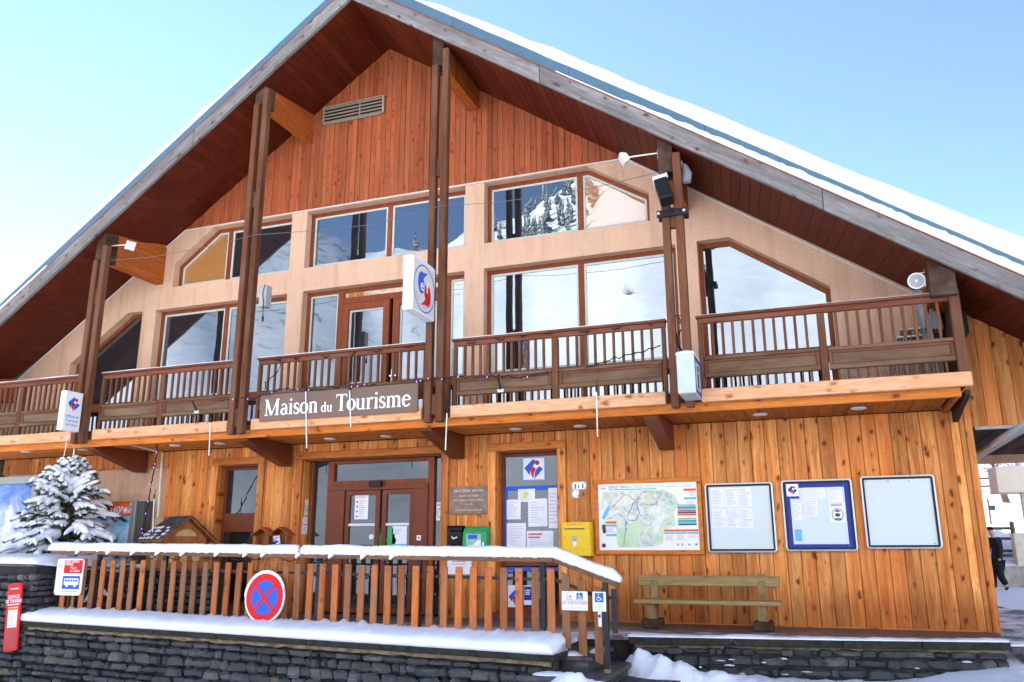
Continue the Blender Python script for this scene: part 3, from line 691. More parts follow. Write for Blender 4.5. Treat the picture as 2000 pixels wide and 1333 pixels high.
# --- balcony
b = MB(); b.box(-18.2, 1.88, -1.38, -.005, 3.08, 3.20); bal = b.build('balcony', M['brown_x'], H)
i = 0; y = -1.46
for k in range(10): board('deck_board', M['weather_x'], bal, -18.2, 1.88, y+k*.146, y+k*.146+.14, 3.205, 3.23, .004)
secs = []; ends = [-18.3]+[v for x in XC for v in (x-.24, x+.16)]+[1.93]
for k in range(0, len(ends), 2): secs.append((ends[k], ends[k+1]))
for a, c in secs: board('edge_beam', M['pale_beam'], bal, a+.045 if a > -18 else a, c-.045 if c < 1.9 else c, -1.555, -1.475, 3.05, 3.235, .01)
board('lower_beam', M['orange_beam'], bal, -18.2, 1.80, -1.44, -1.385, 2.935, 3.075, .008)
x = -3.9
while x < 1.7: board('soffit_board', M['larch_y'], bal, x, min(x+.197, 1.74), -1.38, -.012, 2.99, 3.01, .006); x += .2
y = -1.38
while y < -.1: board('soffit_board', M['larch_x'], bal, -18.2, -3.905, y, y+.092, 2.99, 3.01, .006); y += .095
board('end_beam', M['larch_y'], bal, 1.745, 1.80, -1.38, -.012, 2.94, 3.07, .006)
mids = [S(45, 780, Y=-1.42).x, S(322, 740, Y=-1.42).x, S(662, 720, Y=-1.42).x, S(1085, 690, Y=-1.42).x, S(1604, 640, Y=-1.42).x]
for (a, c), m_ in zip(secs, mids):
    if c > 1.9: c = 1.88
    board('handrail', M['brown_x'], bal, a+.02, c, -1.485, -1.365, 4.275, 4.315, .01)
    board('top_rail', M['brown_x'], bal, a+.04, c-.01, -1.455, -1.395, 4.195, 4.272, .008)
    b = MB(); L = []; n = 60
    for i in range(n+1):
        xx = a+.03+(c-a-.05)*i/n; h_ = .008+.012*max(0, noise.noise(Vector((xx*1.5, 2, 2)))); h_ *= .4 if xx > -2 else 1
        L.append([(xx, -1.484, 4.314), (xx, -1.475, 4.316+h_), (xx, -1.42, 4.318+h_*1.3), (xx, -1.375, 4.316+h_), (xx, -1.366, 4.314)])
    b.loft(L); b.build('rail_snow', M['snow'], bal, smooth=True)
    board('baluster_post', M['brown'], bal, m_-.05, m_+.05, -1.47, -1.385, 3.24, 4.19, .01)
    for e, f in ((a+.04, a+.10), (c-.08, c-.02)): board('baluster_post', M['brown'], bal, e, f, -1.46, -1.39, 3.24, 4.19, .008)
    for e, f in ((a+.105, m_-.055), (m_+.055, c-.085)):
        if f-e < .2: continue
        board('mid_rail', M['weather_x'], bal, e, f, -1.475, -1.385, 3.655, 3.705, .01)
        board('panel', M['weather_x'], bal, e+.05, f-.05, -1.435, -1.415, 3.475, 3.65, .003)
        for p0, p1, q0, q1 in ((e, e+.05, 3.47, 3.654), (f-.05, f, 3.47, 3.654)): board('panel_frame', M['brown'], bal, p0, p1, -1.455, -1.405, q0, q1, .006)
        board('panel_frame', M['brown_x'], bal, e+.051, f-.051, -1.455, -1.405, 3.622, 3.654, .006)
        board('bottom_rail', M['weather_x'], bal, e, f, -1.475, -1.385, 3.40, 3.468, .012)
        nb = max(1, round((f-e)/.135)); 
        for i in range(1, nb):
            xx = e+(f-e)*i/nb; board('baluster', M['brown'], bal, xx-.019, xx+.019, -1.445, -1.405, 3.706, 4.194, .005)
        nb2 = max(1, round((f-e)/.115))
        for i in range(1, nb2):
            xx = e+(f-e)*i/nb2; board('short_baluster', M['brown'], bal, xx-.014, xx+.014, -1.44, -1.41, 3.232, 3.399, .003)
board('corner_post', M['brown'], bal, 1.80, 1.925, -1.49, -1.37, 3.24, 4.34, .012)
board('side_panel', M['brown'], bal, 1.84, 1.87, -1.365, -.02, 3.3, 4.25, .004)
# brackets under the balcony
for xb_ in (S(283, 905, Y=0).x, S(563, 897, Y=0).x, S(898, 882, Y=0).x, S(1304, 864, Y=0).x):
    b = MB(); b.prism([(-1.36, 2.985), (-.04, 2.985), (-.04, 2.58), (-.16, 2.58), (-1.36, 2.90)], xb_-.11, xb_+.11, 'X'); b.build('bracket', M['doorframe'], bal, bevel=.008)
b = MB(); b.prism([(-1.30, 3.04), (-.04, 3.04), (-.04, 2.80), (-1.30, 2.98)], 1.86, 1.93, 'X'); b.build('bracket', M['purlin_end'], bal, bevel=.006)
for px, py in ((51, 882), (163, 878), (342, 870), (430, 866), (644, 857), (754, 852), (1007, 838), (1133, 832), (1485, 809), (1677, 797)):
    p = S(px, py, Z=2.985); b = MB(); b.loft([[p+Vector((math.cos(a*.349)*r, math.sin(a*.349)*r, dz)) for a in range(18)] for r, dz in ((.105, .0), (.105, -.012), (.085, -.02))]); b.build('downlight', M['lampglass'], bal)
# ================================================================= GROUND FLOOR: DOOR AND WINDOWS
def glassbox(par, x0, x1, z0, z1, y, mat='glass_low', name='pane'):
    b = MB(); b.box(x0, x1, y, y+.012, z0, z1); return b.build(name, M[mat], par)
YD = .24
def dx(px, py=1000): return S(px, py, Y=YD).x
def dz(px, py): return S(px, py, Y=YD).z
zt, zl = 2.67, .02
b = MB(); b.box(DO[0]+.024, DO[1]-.024, .33, .36, 0, 2.7); dback = b.build('entrance_back', M['dark'], H)
b = MB()
for a, c in ((640, 651), (837, 849)): b.box(dx(a), dx(c), YD-.05, YD+.06, zl, zt)
b.box(dx(651)+.001, dx(837)-.001, YD-.045, YD+.055, dz(740, 946), dz(740, 938)); b.box(dx(651)+.001, dx(837)-.001, YD-.045, YD+.055, dz(740, 904)+.0, zt)
for a in (609, 866): b.box(dx(a)-.02, dx(a)+.02, YD-.04, YD+.05, zl, zt)
ent = b.build('entrance', M['frame'], H)
zh0, zh1 = dz(740, 957), dz(740, 946)-.003
b = MB(); b.box(dx(645), dx(839), YD-.09, YD-.051, zh0, zh1); b.build('door_header', M['doorframe'], ent)
for a, c in ((645, 676), (811, 839)): board('door_side_panel', M['doorframe'], ent, dx(a), dx(c), YD-.085, YD-.051, zl, zh0-.002, .006)
glassbox(ent, dx(652), dx(836), dz(740, 938)+.002, dz(740, 904)-.002, YD+.01, 'glass_low')
glassbox(ent, dx(609)+.02, dx(640)-.002, zl, zt-.01, YD+.01); glassbox(ent, dx(849)+.002, dx(866)-.02, zl, zt-.01, YD+.01)
for a, c in ((676, 744), (748, 811)):
    b = MB(); ring(b, rect(dx(a)+.003, zl, dx(c)-.003, zh0-.005), .085, YD-.045, YD+.01); leaf = b.build('sliding_door', M['doorframe'], ent)
    glassbox(leaf, dx(a)+.085, dx(c)-.085, zl+.085, zh0-.09, YD-.01)
    b = MB(); zz = dz(740, 1025); b.box(dx(a)+.09, dx(c)-.09, YD-.05, YD-.012, zz-.022, zz+.022); b.build('push_bar', M['alu'], leaf)
b = MB(); b.box(dx(727), dx(750), YD-.17, YD-.092, dz(740, 952), dz(740, 941)); b.build('door_sensor', M['black'], ent)
b = MB(); b.box(dx(820), dx(828), YD-.1, YD-.087, dz(824, 1056), dz(824, 1046)); sw = b.build('door_switch', M['white'], ent)
b = MB(); b.box(dx(823), dx(825), YD-.104, YD-.101, dz(824, 1053), dz(824, 1049)); b.build('switch_key', M['ink'], sw)
# lower windows
for (x0, x1, z0, z1), split in ((W1, (S(460, 1040, Y=.2).z, S(460, 1003, Y=.2).z)), (W2, (S(1030, 1106, Y=.2).z, S(1030, 1084, Y=.2).z))):
    b = MB(); q = ring(b, rect(x0+.024, z0, x1-.024, z1-.03), .05, .19, .25); wn = b.build('window', M['doorframe'], lower)
    board('window_panel', M['doorframe'], wn, x0+.075, x1-.075, .17, .25, split[0], split[1], .006)
    glassbox(wn, x0+.07, x1-.07, split[1], z1-.08, .22); glassbox(wn, x0+.07, x1-.07, z0+.05, split[0], .22)
    b = MB(); b.box(x0+.02, x1-.02, .3, .33, z0-.1, z1); b.build('window_back', M['dark'], wn)

# ================================================================= THINGS ON THE HOUSE
FW = lambda x, y=0.0, z=0.0: frame((x, y, z))
def lines(F, x0, x1, y0, y1, n, mat, parent, ragged=.4, th=.35, seed=1, name='print', d=.0012):
    rr = random.Random(seed); b = MB()
    for i in range(n):
        y = y1-(y1-y0)*(i+.5)/n; h = (y1-y0)/n*th; wd = (x1-x0)*(1-ragged*rr.random()); xs_ = x0
        b.add([F(xs_, y-h/2, d), F(xs_+wd, y-h/2, d), F(xs_+wd, y+h/2, d), F(xs_, y+h/2, d)], [(0, 1, 2, 3)])
    return kind(b.build(name, mat, parent, fixn=False), 'stuff')
def sheet(F, x0, y0, x1, y1, mat, parent, d=.0, t=.002, name='sheet'):
    b = MB(); b.fpoly(F, rect(x0, y0, x1, y1), t, d); return b.build(name, mat, parent)
def tourism_logo(F, cx, cy, s, parent, d=.002, bl='blue'):
    """tilted blue square with a red letter i leaning through it"""
    P = lambda pts: [(cx+x*s, cy+y*s) for x, y in pts]
    b = MB(); b.fpoly(F, P([(-.5, .05), (-.02, .5), (.12, .36), (.02, .22), (-.16, -.02), (-.22, -.32)]), .001, d); b.build('logo_half', M[bl], parent)
    b = MB(); b.fpoly(F, P([(.5, -.02), (.04, -.5), (.06, -.2), (.15, .0), (.30, .12)]), .001, d); b.build('logo_half', M[bl], parent)
    b = MB(); b.fpoly(F, P([(-.10, .14), (.13, .0), (.02, -.2), (-.02, -.52), (-.13, -.3), (-.17, -.05)]), .001, d+.0004); b.build('logo_stem', M['red'], parent)
    b = MB(); b.fpoly(F, [(cx+.19*s+.12*s*math.cos(a*.393), cy+.30*s+.12*s*math.sin(a*.393)) for a in range(16)], .001, d); b.build('logo_dot', M['red'], parent)

# --- serif lettering for the name board
def arc(cx, cy, rx, ry, a0, a1, n=10): return [(cx+rx*math.cos(R(a0+(a1-a0)*i/n)), cy+ry*math.sin(R(a0+(a1-a0)*i/n))) for i in range(n+1)]
def glyph(ch):
    """strokes [(points, widths)] and advance; x-height .5, capital height .74"""
    W_, T_ = .115, .045
    def st(x, y0, y1, w_=W_): return ([(x, y0), (x, y1)], w_)
    def sf(x, y, l=.11, r=.11): return ([(x-l, y), (x+r, y)], .035)
    def oval(cx, cy, rx, ry): 
        p = arc(cx, cy, rx, ry, 0, 360, 24); return (p, [T_+(W_-T_)*abs(math.cos(R(360*i/24))) for i in range(25)])
    if ch == 'M': return [st(.12, 0, .74, .06), st(.76, 0, .74, .125), ([(.12, .72), (.43, .02)], .12), ([(.43, .02), (.76, .73)], .05), sf(.12, .018), sf(.76, .018, .12, .12), sf(.07, .722, .06, .08), sf(.79, .722, .05, .09)], .94
    if ch == 'T': return [st(.33, 0, .72, .125), ([(.03, .715), (.63, .715)], .05), ([(.05, .72), (.035, .57)], [.05, .02]), ([(.61, .72), (.625, .57)], [.05, .02]), sf(.33, .018, .13, .13)], .62
    if ch == 'a': return [st(.36, .04, .36), (arc(.22, .34, .14, .15, 0, 150), [.10, .09, .07, .05, .045, .045, .045, .05, .06, .075, .08]), (arc(.24, .145, .15, .135, 60, 300, 14), [T_, .05, .07, .09, .105, .115, .115, .115, .11, .10, .085, .07, .055, .05, .045]), ([(.24, .27), (.36, .30)], .04), ([(.36, .06), (.47, .03)], [.08, .03])], .48
    if ch == 'i': return [st(.15, 0, .49), sf(.15, .018, .12, .12), sf(.11, .475, .09, .04), (arc(.15, .66, .03, .03, 0, 360, 12), .062)], .29
    if ch == 's': return [(arc(.2, .37, .12, .115, 20, 240, 12)+arc(.19, .13, .135, .115, 70, -160, 12), [.05]*4+[.06, .07, .08, .085, .09, .095, .1, .1, .1]+[.105, .105, .105, .1, .095, .09, .08, .07, .06, .05, .05, .05, .05]), ([(.31, .47), (.315, .36)], [.04, .02]), ([(.065, .03), (.06, .16)], [.04, .02])], .38
    if ch == 'o': return [oval(.26, .25, .19, .235)], .51
    if ch in 'nm':
        g = [st(.14, 0, .49), sf(.14, .018), sf(.10, .475, .07, .04), (arc(.28, .35, .15, .125, 160, 0, 10), [.03, .045, .05, .055, .06, .07, .085, .1, .11, .115, .115]), st(.43, 0, .36), sf(.43, .018)]
        if ch == 'n': return g, .57
        return g+[(arc(.57, .35, .15, .125, 160, 0, 10), [.03, .045, .05, .055, .06, .07, .085, .1, .11, .115, .115]), st(.72, 0, .36), sf(.72, .018)], .86
    if ch == 'd': return [(arc(.24, .25, .17, .23, 20, 340, 20), [T_+(W_-T_)*abs(math.cos(R(20+320*i/20))) for i in range(21)]), st(.40, .02, .74), sf(.36, .725, .07, .04), sf(.45, .018, .03, .07)], .54
    if ch == 'u': return [st(.12, .14, .48), sf(.10, .475, .08, .04), (arc(.26, .15, .14, .13, 180, 330, 10), [.115, .11, .1, .085, .07, .06, .05, .05, .045, .04, .04]), st(.42, .0, .48), sf(.40, .475, .08, .04), sf(.46, .018, .02, .08)], .56
    if ch == 'r': return [st(.14, 0, .49), sf(.14, .018, .11, .13), sf(.10, .475, .07, .04), (arc(.30, .33, .13, .14, 160, 50, 8), [.03, .04, .05, .06, .07, .08, .095, .1, .1])], .42
    if ch == 'e': return [(arc(.25, .25, .18, .235, 8, 325, 20), [.08]+[T_+(W_-T_)*abs(math.cos(R(8+317*i/20)))*(1 if i < 16 else .7) for i in range(1, 21)]), ([(.1, .285), (.42, .285)], .04)], .47
    return [], .26
def serif(s, F, x, y, size, mat, parent, d=.006):
    for ch in s:
        g, adv = glyph(ch)
        if g:
            b = MB()
            for k, (pts, wd) in enumerate(g):
                wd = [q*size for q in wd] if isinstance(wd, (list, tuple)) else wd*size
                stroke(b, F, [(x+p[0]*size, y+p[1]*size*1.12) for p in pts], [q*1.12 for q in wd] if isinstance(wd, list) else wd*1.12, d+.0004*k, 0)
            b.build('letter', mat, parent, fixn=False)
        x += adv*size
    return x
a, c = S(507, 823, Y=-1.58), S(816, 806, Y=-1.58); top_ = (S(507, 769, Y=-1.58).z+S(816, 753, Y=-1.58).z)/2; bot_ = (a.z+c.z)/2
sg = thing('name_board', 'brown name board with white letters Maison du Tourisme hung on the balcony front', 'sign', ((a.x+c.x)/2, -1.59, bot_))
F = frame((a.x, -1.60, bot_)); WB, HB = c.x-a.x, top_-bot_
sheet(F, 0, 0, WB, HB, M['signbrown'], sg, d=-.03, t=.03, name='panel')
cap = HB*.86; k = cap
tot = sum(glyph(ch)[1] for ch in 'Maison')+sum(glyph(ch)[1] for ch in 'Tourisme')
k = WB*.925/(tot+.60*1.10+.33)
x = serif('Maison', F, WB*.035, HB*.20, k, M['white'], sg); x = serif('du', F, x+.16*k, HB*.20, k*.60, M['white'], sg); serif('Tourisme', F, x+.17*k, HB*.20, k, M['white'], sg)

# --- projecting box signs on the posts (their broad sides face along the street)
def boxsign(name, label, far, near, ztop, zbot, th, ypost, case, snow=True):
    pf = S(*far, Y=ypost); X = pf.x; pn = S(*near, X=X)
    t = thing(name, label, 'sign', (X-th/2, (pf.y+pn.y)/2, zbot))
    y0, y1 = pn.y, pf.y
    b = MB(); b.box(X-th, X, y0, y1, zbot, ztop); b.build('case', case, t, bevel=.012)
    for yy, zz in ((y1, zbot+.12), (y1, ztop-.16)):
        b = MB(); b.box(X-th*.7, X-th*.3, yy-.02, ypost+.09, zz-.03, zz+.03); b.build('clamp', M['chrome'], t)
    if snow:
        b = MB(); L = []
        for i in range(15):
            y = y0-.01+(y1-y0+.02)*i/14; hh = (.05+.02*nz(y, X, 6))*min(1, .3+min(i, 14-i)*.5)
            L.append([(X-th-.01, y, ztop-.002), (X-th+.005, y, ztop+hh*.8), (X-th/2, y, ztop+hh*1.1), (X-.01, y, ztop+hh*.8), (X+.006, y, ztop-.002)])
        b.loft(L); b.build('snow', M['snow'], t, smooth=True)
    return t, frame((X+.0005, (y0+y1)/2, (ztop+zbot)/2), (0, 1, 0), (0, 0, 1)), y1-y0, ztop-zbot
# ski-school sign
X3 = S(849, 600, Y=-1.72).x
t, F, wd, ht = boxsign('ski_school_sign', 'white box sign with round blue and red ski school emblem on the post', (849, 600), (806, 560), S(806, 498, X=X3).z, S(806, 604, X=X3).z, .17, -1.72, M['white'])
rd = min(wd, ht)*.46
sheet(F, -wd*.46, -ht*.46, wd*.46, ht*.46, M['offwhite'], t, t=.003, name='face')
b = MB(); stroke(b, F, ell(0, 0, rd, rd*1.05, 36)+[(rd, 0)], rd*.06, .005, 0); b.build('emblem_ring', M['blue'], t, fixn=False)
b = MB(); b.fpoly(F, [(-.02*rd, .72*rd)]+arc(-.27*rd, .22*rd, .36*rd, .5*rd, 70, 290, 16)+[(-.05*rd, -.12*rd), (.0, .2*rd), (-.12*rd, .45*rd), (.3*rd, .78*rd)], .002, .004); b.build('emblem_half', M['blue'], t)
b = MB(); b.fpoly(F, [(.02*rd, -.72*rd)]+arc(.27*rd, -.22*rd, .36*rd, .5*rd, -110, 110, 16)+[(.05*rd, .12*rd), (.0, -.2*rd), (.12*rd, -.45*rd), (-.3*rd, -.78*rd)], .002, .0045); b.build('emblem_half', M['red'], t)
text('e', F, -.42*rd, -.12*rd, rd*.75, M['white'], t, .008, bold=.004); text('f', F, .16*rd, -.12*rd, rd*.75, M['white'], t, .008, bold=.004)
s_ = 'école du ski français'
for i, ch in enumerate(s_):
    an = R(205+(335-205)*i/(len(s_)-1)); ux = Vector((math.cos(an), math.sin(an)))*rd*.86; xd = F.xd*(-math.sin(an))+F.yd*math.cos(an); yd = -(F.xd*math.cos(an)+F.yd*math.sin(an))
    if ch != ' ': text(ch, frame(F(ux.x, ux.y, .001), xd, yd), 0, 0, rd*.17, M['blue'], t, .005, 'CENTER')
# tourist offices sign on the left post
X1 = S(160, 800, Y=-1.72).x
t, F, wd, ht = boxsign('tourist_offices_sign', 'white box sign lettered Offices de Tourisme de France on the leftmost post', (160, 800), (125, 800), S(125, 761, X=X1).z, S(125, 840, X=X1).z, .13, -1.72, M['white'], False)
tourism_logo(F, 0, ht*.18, ht*.36, t, .004)
for i, s_ in enumerate(('Offices de', 'Tourisme', 'de France')): text(s_, F, 0, -ht*(.17+.105*i), ht*.098, M['blue'], t, .005, 'CENTER', sx=.95)
b = MB(); p = F(0, -ht/2, -.06); b.tube([p, p+Vector((.0, 0, -.3)), p+Vector((-.02, 0, -.48))], .006, 5); b.build('frozen_cord', M['white'], t)
# information sign on the right post
X4 = S(1369, 740, Y=-1.72).x
t, F, wd, ht = boxsign('information_sign', 'grey green box sign with blue bordered letter i and snow cap on right post', (1369, 740), (1358, 740), S(1357, 693, X=X4).z, S(1357, 764, X=X4).z, .235, -1.72, M['greygreen'])
b = MB(); q = rect(-wd*.47, -ht*.47, wd*.47, ht*.47)
for a, c, e, f in ((-.47, -.47, .47, -.36), (-.47, .36, .47, .47), (-.47, -.355, -.36, .355), (.36, -.355, .47, .355)): b.fpoly(F, rect(wd*a, ht*c, wd*e, ht*f), .002, .0)
b.build('border', M['navy'], t)
b = MB(); b.fpoly(F, rect(-wd*.12, -ht*.28, wd*.12, ht*.08), .002); b.fpoly(F, rect(-wd*.2, -ht*.3, wd*.2, -ht*.25), .003); b.fpoly(F, ell(0, ht*.2, wd*.14, ht*.08, 14), .002); b.build('letter', M['ink'], t)

# --- lamps, loudspeakers, boxes under the roof
def floodlight(name, label, base, head, mat):
    t = thing(name, label, 'floodlight', base); base, head = Vector(base), Vector(head)
    b = MB(); b.tube([base, head], .012, 6); b.build('arm', mat, t)
    d = (head-base).normalized(); b = MB()
    n = Vector((d.x, -.3, -.55)).normalized(); xa_ = n.cross(Vector((0, 1, .2))).normalized(); ya_ = n.cross(xa_)
    b.loft([[head+n*k+(xa_*sx+ya_*sy)*s for sx, sy in ((-1, -1), (1, -1), (1, 1), (-1, 1))] for k, s in ((-.02, .05), (.06, .085), (.09, .085))]); b.build('head', mat, t)
    b = MB(); b.loft([[head+n*k+(xa_*sx+ya_*sy)*.075 for sx, sy in ((-1, -1), (1, -1), (1, 1), (-1, 1))] for k in (.091, .096)]); b.build('lens', M['lampglass'], t)
    b = MB(); b.tube([base+Vector((0, 0, .06)), base+Vector((0, 0, -.09))], .035, 8); b.build('mount', mat, t); return t
p = S(215, 481, Y=-1.40); floodlight('floodlight', 'cream floodlight on the lower left purlin', p, S(252, 478, Y=-1.75), M['offwhite'])
p = S(1288, 299, Y=-1.55); floodlight('floodlight', 'cream floodlight on a long arm left of the right post', p, S(1224, 308, Y=-1.75), M['offwhite'])
# black stage light clamped to the right post
p = S(1297, 375, Y=-1.85); t = thing('stage_light', 'black stage light with snow on top clamped to the right post', 'spotlight', p)
ax = Vector((.25, -.25, -1)).normalized(); sx = Vector((1, .1, .2)).normalized(); sy = ax.cross(sx).normalized(); sx = sy.cross(ax)
def blk(c, ux, uy, uz, hx, hy, hz, b): 
    b.add([c+ux*i*hx+uy*j*hy+uz*k*hz for i, j, k in ((-1,-1,-1),(1,-1,-1),(1,1,-1),(-1,1,-1),(-1,-1,1),(1,-1,1),(1,1,1),(-1,1,1))], [(0,3,2,1),(4,5,6,7),(0,1,5,4),(1,2,6,5),(2,3,7,6),(3,0,4,7)])
b = MB(); blk(p, sx, sy, ax, .10, .12, .19, b); b.build('housing', M['black'], t, bevel=.02)
b = MB(); blk(p+sx*.101, sx, sy, ax, .006, .095, .15, b); b.build('lens', plain('dark_red_lens', (.12, .01, .015), .15), t)
b = MB(); b.obar(p+sx*.0-sy*.13, p+ax*.30+Vector((.03, .1, -.04)), .025, .012); b.build('yoke', M['black'], t)
z_ = S(1310, 415, Y=-1.7).z; b = MB(); b.box(XC[3]-.26, XC[3]+.18, -1.70, -1.662, z_-.05, z_+.05); b.box(XC[3]-.26, XC[3]+.18, -1.528, -1.49, z_-.05, z_+.05); b.build('clamp', M['black'], t)
for xx in (XC[3]-.23, XC[3]+.14): b = MB(); b.tube([(xx, -1.72, z_), (xx, -1.699, z_)], .022, 10); b.build('bolt', M['alu'], t)
b = MB(); b.loft([[p+sx*ex*.11+sy*ey*.125-ax*(.19+h_)+Vector((0, 0, h_*.4)) for ex, ey in ((-1, -1), (1, -1), (1, 1), (-1, 1))] if h_ < .03 else [p+sx*ex*.07+sy*ey*.09-ax*(.19+h_) for ex, ey in ((-1, -1), (1, -1), (1, 1), (-1, 1))] for h_ in (-.01, .025, .055)]); b.build('snow', M['snow'], t, smooth=True)
# small siren behind the right post
p = S(1338, 338, Y=-1.3); t = thing('horn_siren', 'small grey horn loudspeaker behind the top of the right post', 'loudspeaker', p)
b = MB(); b.tube([p+Vector((-.06, 0, .16)), p+Vector((0, 0, .1)), p+Vector((.03, 0, -.02)), p+Vector((.02, 0, -.16))], [.035, .05, .075, .06], 10); b.build('horn', M['grey'], t, smooth=True)
b = MB(); b.box(p.x-.12, p.x-.03, p.y-.04, p.y+.04, p.z+.12, p.z+.19); b.build('bracket', M['offwhite'], t)
# loudspeaker at the right purlin
p = S(1790, 549, Y=-1.35); t = thing('loudspeaker', 'round white loudspeaker beside the rightmost purlin', 'loudspeaker', p)
d = Vector((-.15, -1, -.15)).normalized(); b = MB(); b.tube([p+d*.0, p+d*-.16], [.11, .08], 20); b.build('body', M['white'], t, smooth=False)
b = MB(); b.tube([p+d*.012, p+d*.001], .088, 20); b.build('grille', M['grey'], t)
b = MB(); b.tube([p+d*.017, p+d*.013], .018, 10); b.build('cone_cap', M['white'], t)
b = MB(); b.box(p.x+.08, P5.x-.01, p.y+.02, p.y+.1, p.z-.08, p.z+.07); b.tube([p+Vector((0, .05, .11)), Vector((P5.x, p.y+.05, p.z+.12))], .008, 6); b.build('bracket', M['offwhite'], t)
p = S(1836, 590, Y=-.9); t = thing('grey_speaker_cabinet', 'tall grey speaker cabinet behind the right end of the balustrade', 'loudspeaker', (p.x-.05, -.7, 4.0))
b = MB(); b.loft([[(p.x-.22, -.75, 4.0), (p.x+.02, -.75, 4.0), (p.x+.02, -.5, 4.0), (p.x-.22, -.5, 4.0)], [(p.x-.3, -.85, 4.55), (p.x-.02, -.85, 4.55), (p.x-.02, -.5, 4.55), (p.x-.3, -.5, 4.55)]]); b.build('cabinet', M['grey'], t, bevel=.01)
b = MB(); b.box(p.x-.02, p.x+.35, -.6, -.1, 3.95, 4.25); b.build('shelf', M['dark'], t)
# junction box on post 2
p = S(517, 580, Y=-1.5); t = thing('junction_box', 'pale grey electrical box with dangling cable behind the second post', 'electrical box', p)
b = MB(); b.box(p.x-.07, p.x+.075, -1.57, -1.40, p.z-.20, p.z+.20); b.build('case', M['grey'], t, bevel=.01)
b = MB(); b.tube([p+Vector((.05, -.08, .2)), p+Vector((.02, -.09, .05)), p+Vector((.05, -.09, -.15)), p+Vector((.04, -.06, -.38))], .008, 5); b.tube([p+Vector((.04, -.06, -.38)), p+Vector((.04, -.06, -.47))], .018, 6); b.build('cable', M['cable'], t)
# stacked metal chairs at the right end of the balcony
for k in range(4):
    x0 = 1.05+.05*k; z0 = 3.24+.0; y0 = -.95
    t = thing('terrace_chair', ['rearmost', 'second', 'third', 'foremost'][k]+' tubular metal chair stacked at the right balcony end', 'chair', (x0+.2, y0+.2, z0), 'tubular chairs stacked on the balcony')
    o = Vector((x0, y0, .10*k+z0)); b = MB()
    for yy in (0, .42): b.tube([o+Vector((0, yy, 0 if k == 0 else -.10*k+.0)), o+Vector((.03, yy, .42)), o+Vector((.40, yy, .44)), o+Vector((.5, yy, .8))], .011, 6); b.tube([o+Vector((.42, yy, .43)), o+Vector((.46, yy, -.10*k))], .011, 6)
    b.tube([o+Vector((.5, 0, .8)), o+Vector((.5, .42, .8))], .011, 6); b.build('frame', M['alu'], t)
    for q in range(4): b = MB(); b.box(o.x+.05+q*.09, o.x+.12+q*.09, o.y, o.y+.42, o.z+.44, o.z+.452); b.build('slat', M['alu'], t)
# wire strung between the post tops
pts = [S(217, 509, Y=-1.5), S(360, 492, Y=-1.6), S(508, 459, Y=-1.67)]
seq = [(217, 509), (300, 502), (400, 484), (500, 459), (600, 452), (720, 440), (862, 402), (960, 397), (1100, 378), (1200, 358), (1294, 335)]
b = MB(); b.tube([S(px, py, Y=-1.68) for px, py in seq], .005, 5); tag(b.build('stay_wire', M['steelcable']), 'thin grey wire strung across the tops of the four posts', 'wire')

# string lights along the handrail
def lights(label, pts, par=None, leds=8, rad=.009, seed=1, wob=.03):
    rr = random.Random(seed); P = [Vector(p) for p in pts]; full = []
    for a, c in zip(P, P[1:]):
        n = max(2, int((c-a).length/.06))
        for i in range(n): full.append(a.lerp(c, i/n)+Vector((rr.gauss(0, wob*.3), rr.gauss(0, wob*.2), rr.gauss(0, wob*.4))))
    full.append(P[-1]); t = thing('string_lights', label, 'string lights', full[0], 'strings of lights on the balcony')
    b = MB(); b.tube(full, rad, 5)
    for i in range(0, len(full), 3): b.tube([full[i], full[i]+Vector((rr.uniform(-.03, .03), -.02, rr.uniform(-.04, .01)))], .006, 4)
    b.build('cable', M['cable'], t)
    for i in range(leds):
        q = full[rr.randrange(len(full))]; b = MB(); b.tube([q+Vector((0, -.02, -.012)), q+Vector((0, -.02, .006))], .0055, 6); b.build('led', M['led'], t)
    return t
Yr = -1.49
def rail_lights(label, x0, x1, y_px, seed):
    rr = random.Random(seed); pts = []; x = x0; k = 0
    while x < x1: pts.append((x, Yr if k % 2 else Yr+.13, 4.33 if k % 2 == 0 else 4.22+rr.uniform(-.03, .02))); x += rr.uniform(.18, .32); k += 1
    return lights(label, pts, seed=seed, leds=0)
rail_lights('dark string lights wound round the handrail right of the second post', XC[1]+.3, XC[2]-.3, 0, 2)
rail_lights('dark string lights wound round the handrail right of the third post', XC[2]+.3, XC[3]-.3, 0, 3)
lights('string lights with violet bulbs draped along the top of the name board', [S(430, 782, Y=-1.62), S(500, 778, Y=-1.68), S(545, 762, Y=-1.63), S(605, 762, Y=-1.63), S(660, 757, Y=-1.63), S(700, 752, Y=-1.63), S(735, 752, Y=-1.63)], leds=9, seed=5)
lights('string lights with violet bulbs sagging across the third post', [S(815, 745, Y=-1.63), S(850, 741, Y=-1.70), S(880, 738, Y=-1.64), S(960, 736, Y=-1.52), S(1015, 738, Y=-1.52), S(1070, 727, Y=-1.52)], leds=7, seed=6)
lights('string lights sagging over the panel left of the right post', [S(1146, 718, Y=-1.52), S(1200, 702, Y=-1.5), S(1250, 688, Y=-1.5), S(1290, 675, Y=-1.5)], leds=0, seed=8)
lights('string lights hanging beside the handrail right of the second post', [S(548, 705, Y=-1.5), S(540, 730, Y=-1.5), S(520, 748, Y=-1.5), S(515, 765, Y=-1.5)], leds=0, seed=9, wob=.05)
lights('string lights with violet bulbs hanging from the balcony left of the wooden house', [S(310, 850, Y=-1.3), S(305, 885, Y=-1.3), S(300, 920, Y=-1.2), S(292, 965, Y=-1.1), S(285, 1005, Y=-1.0), S(275, 1055, Y=-.95)], leds=9, seed=12, rad=.012)
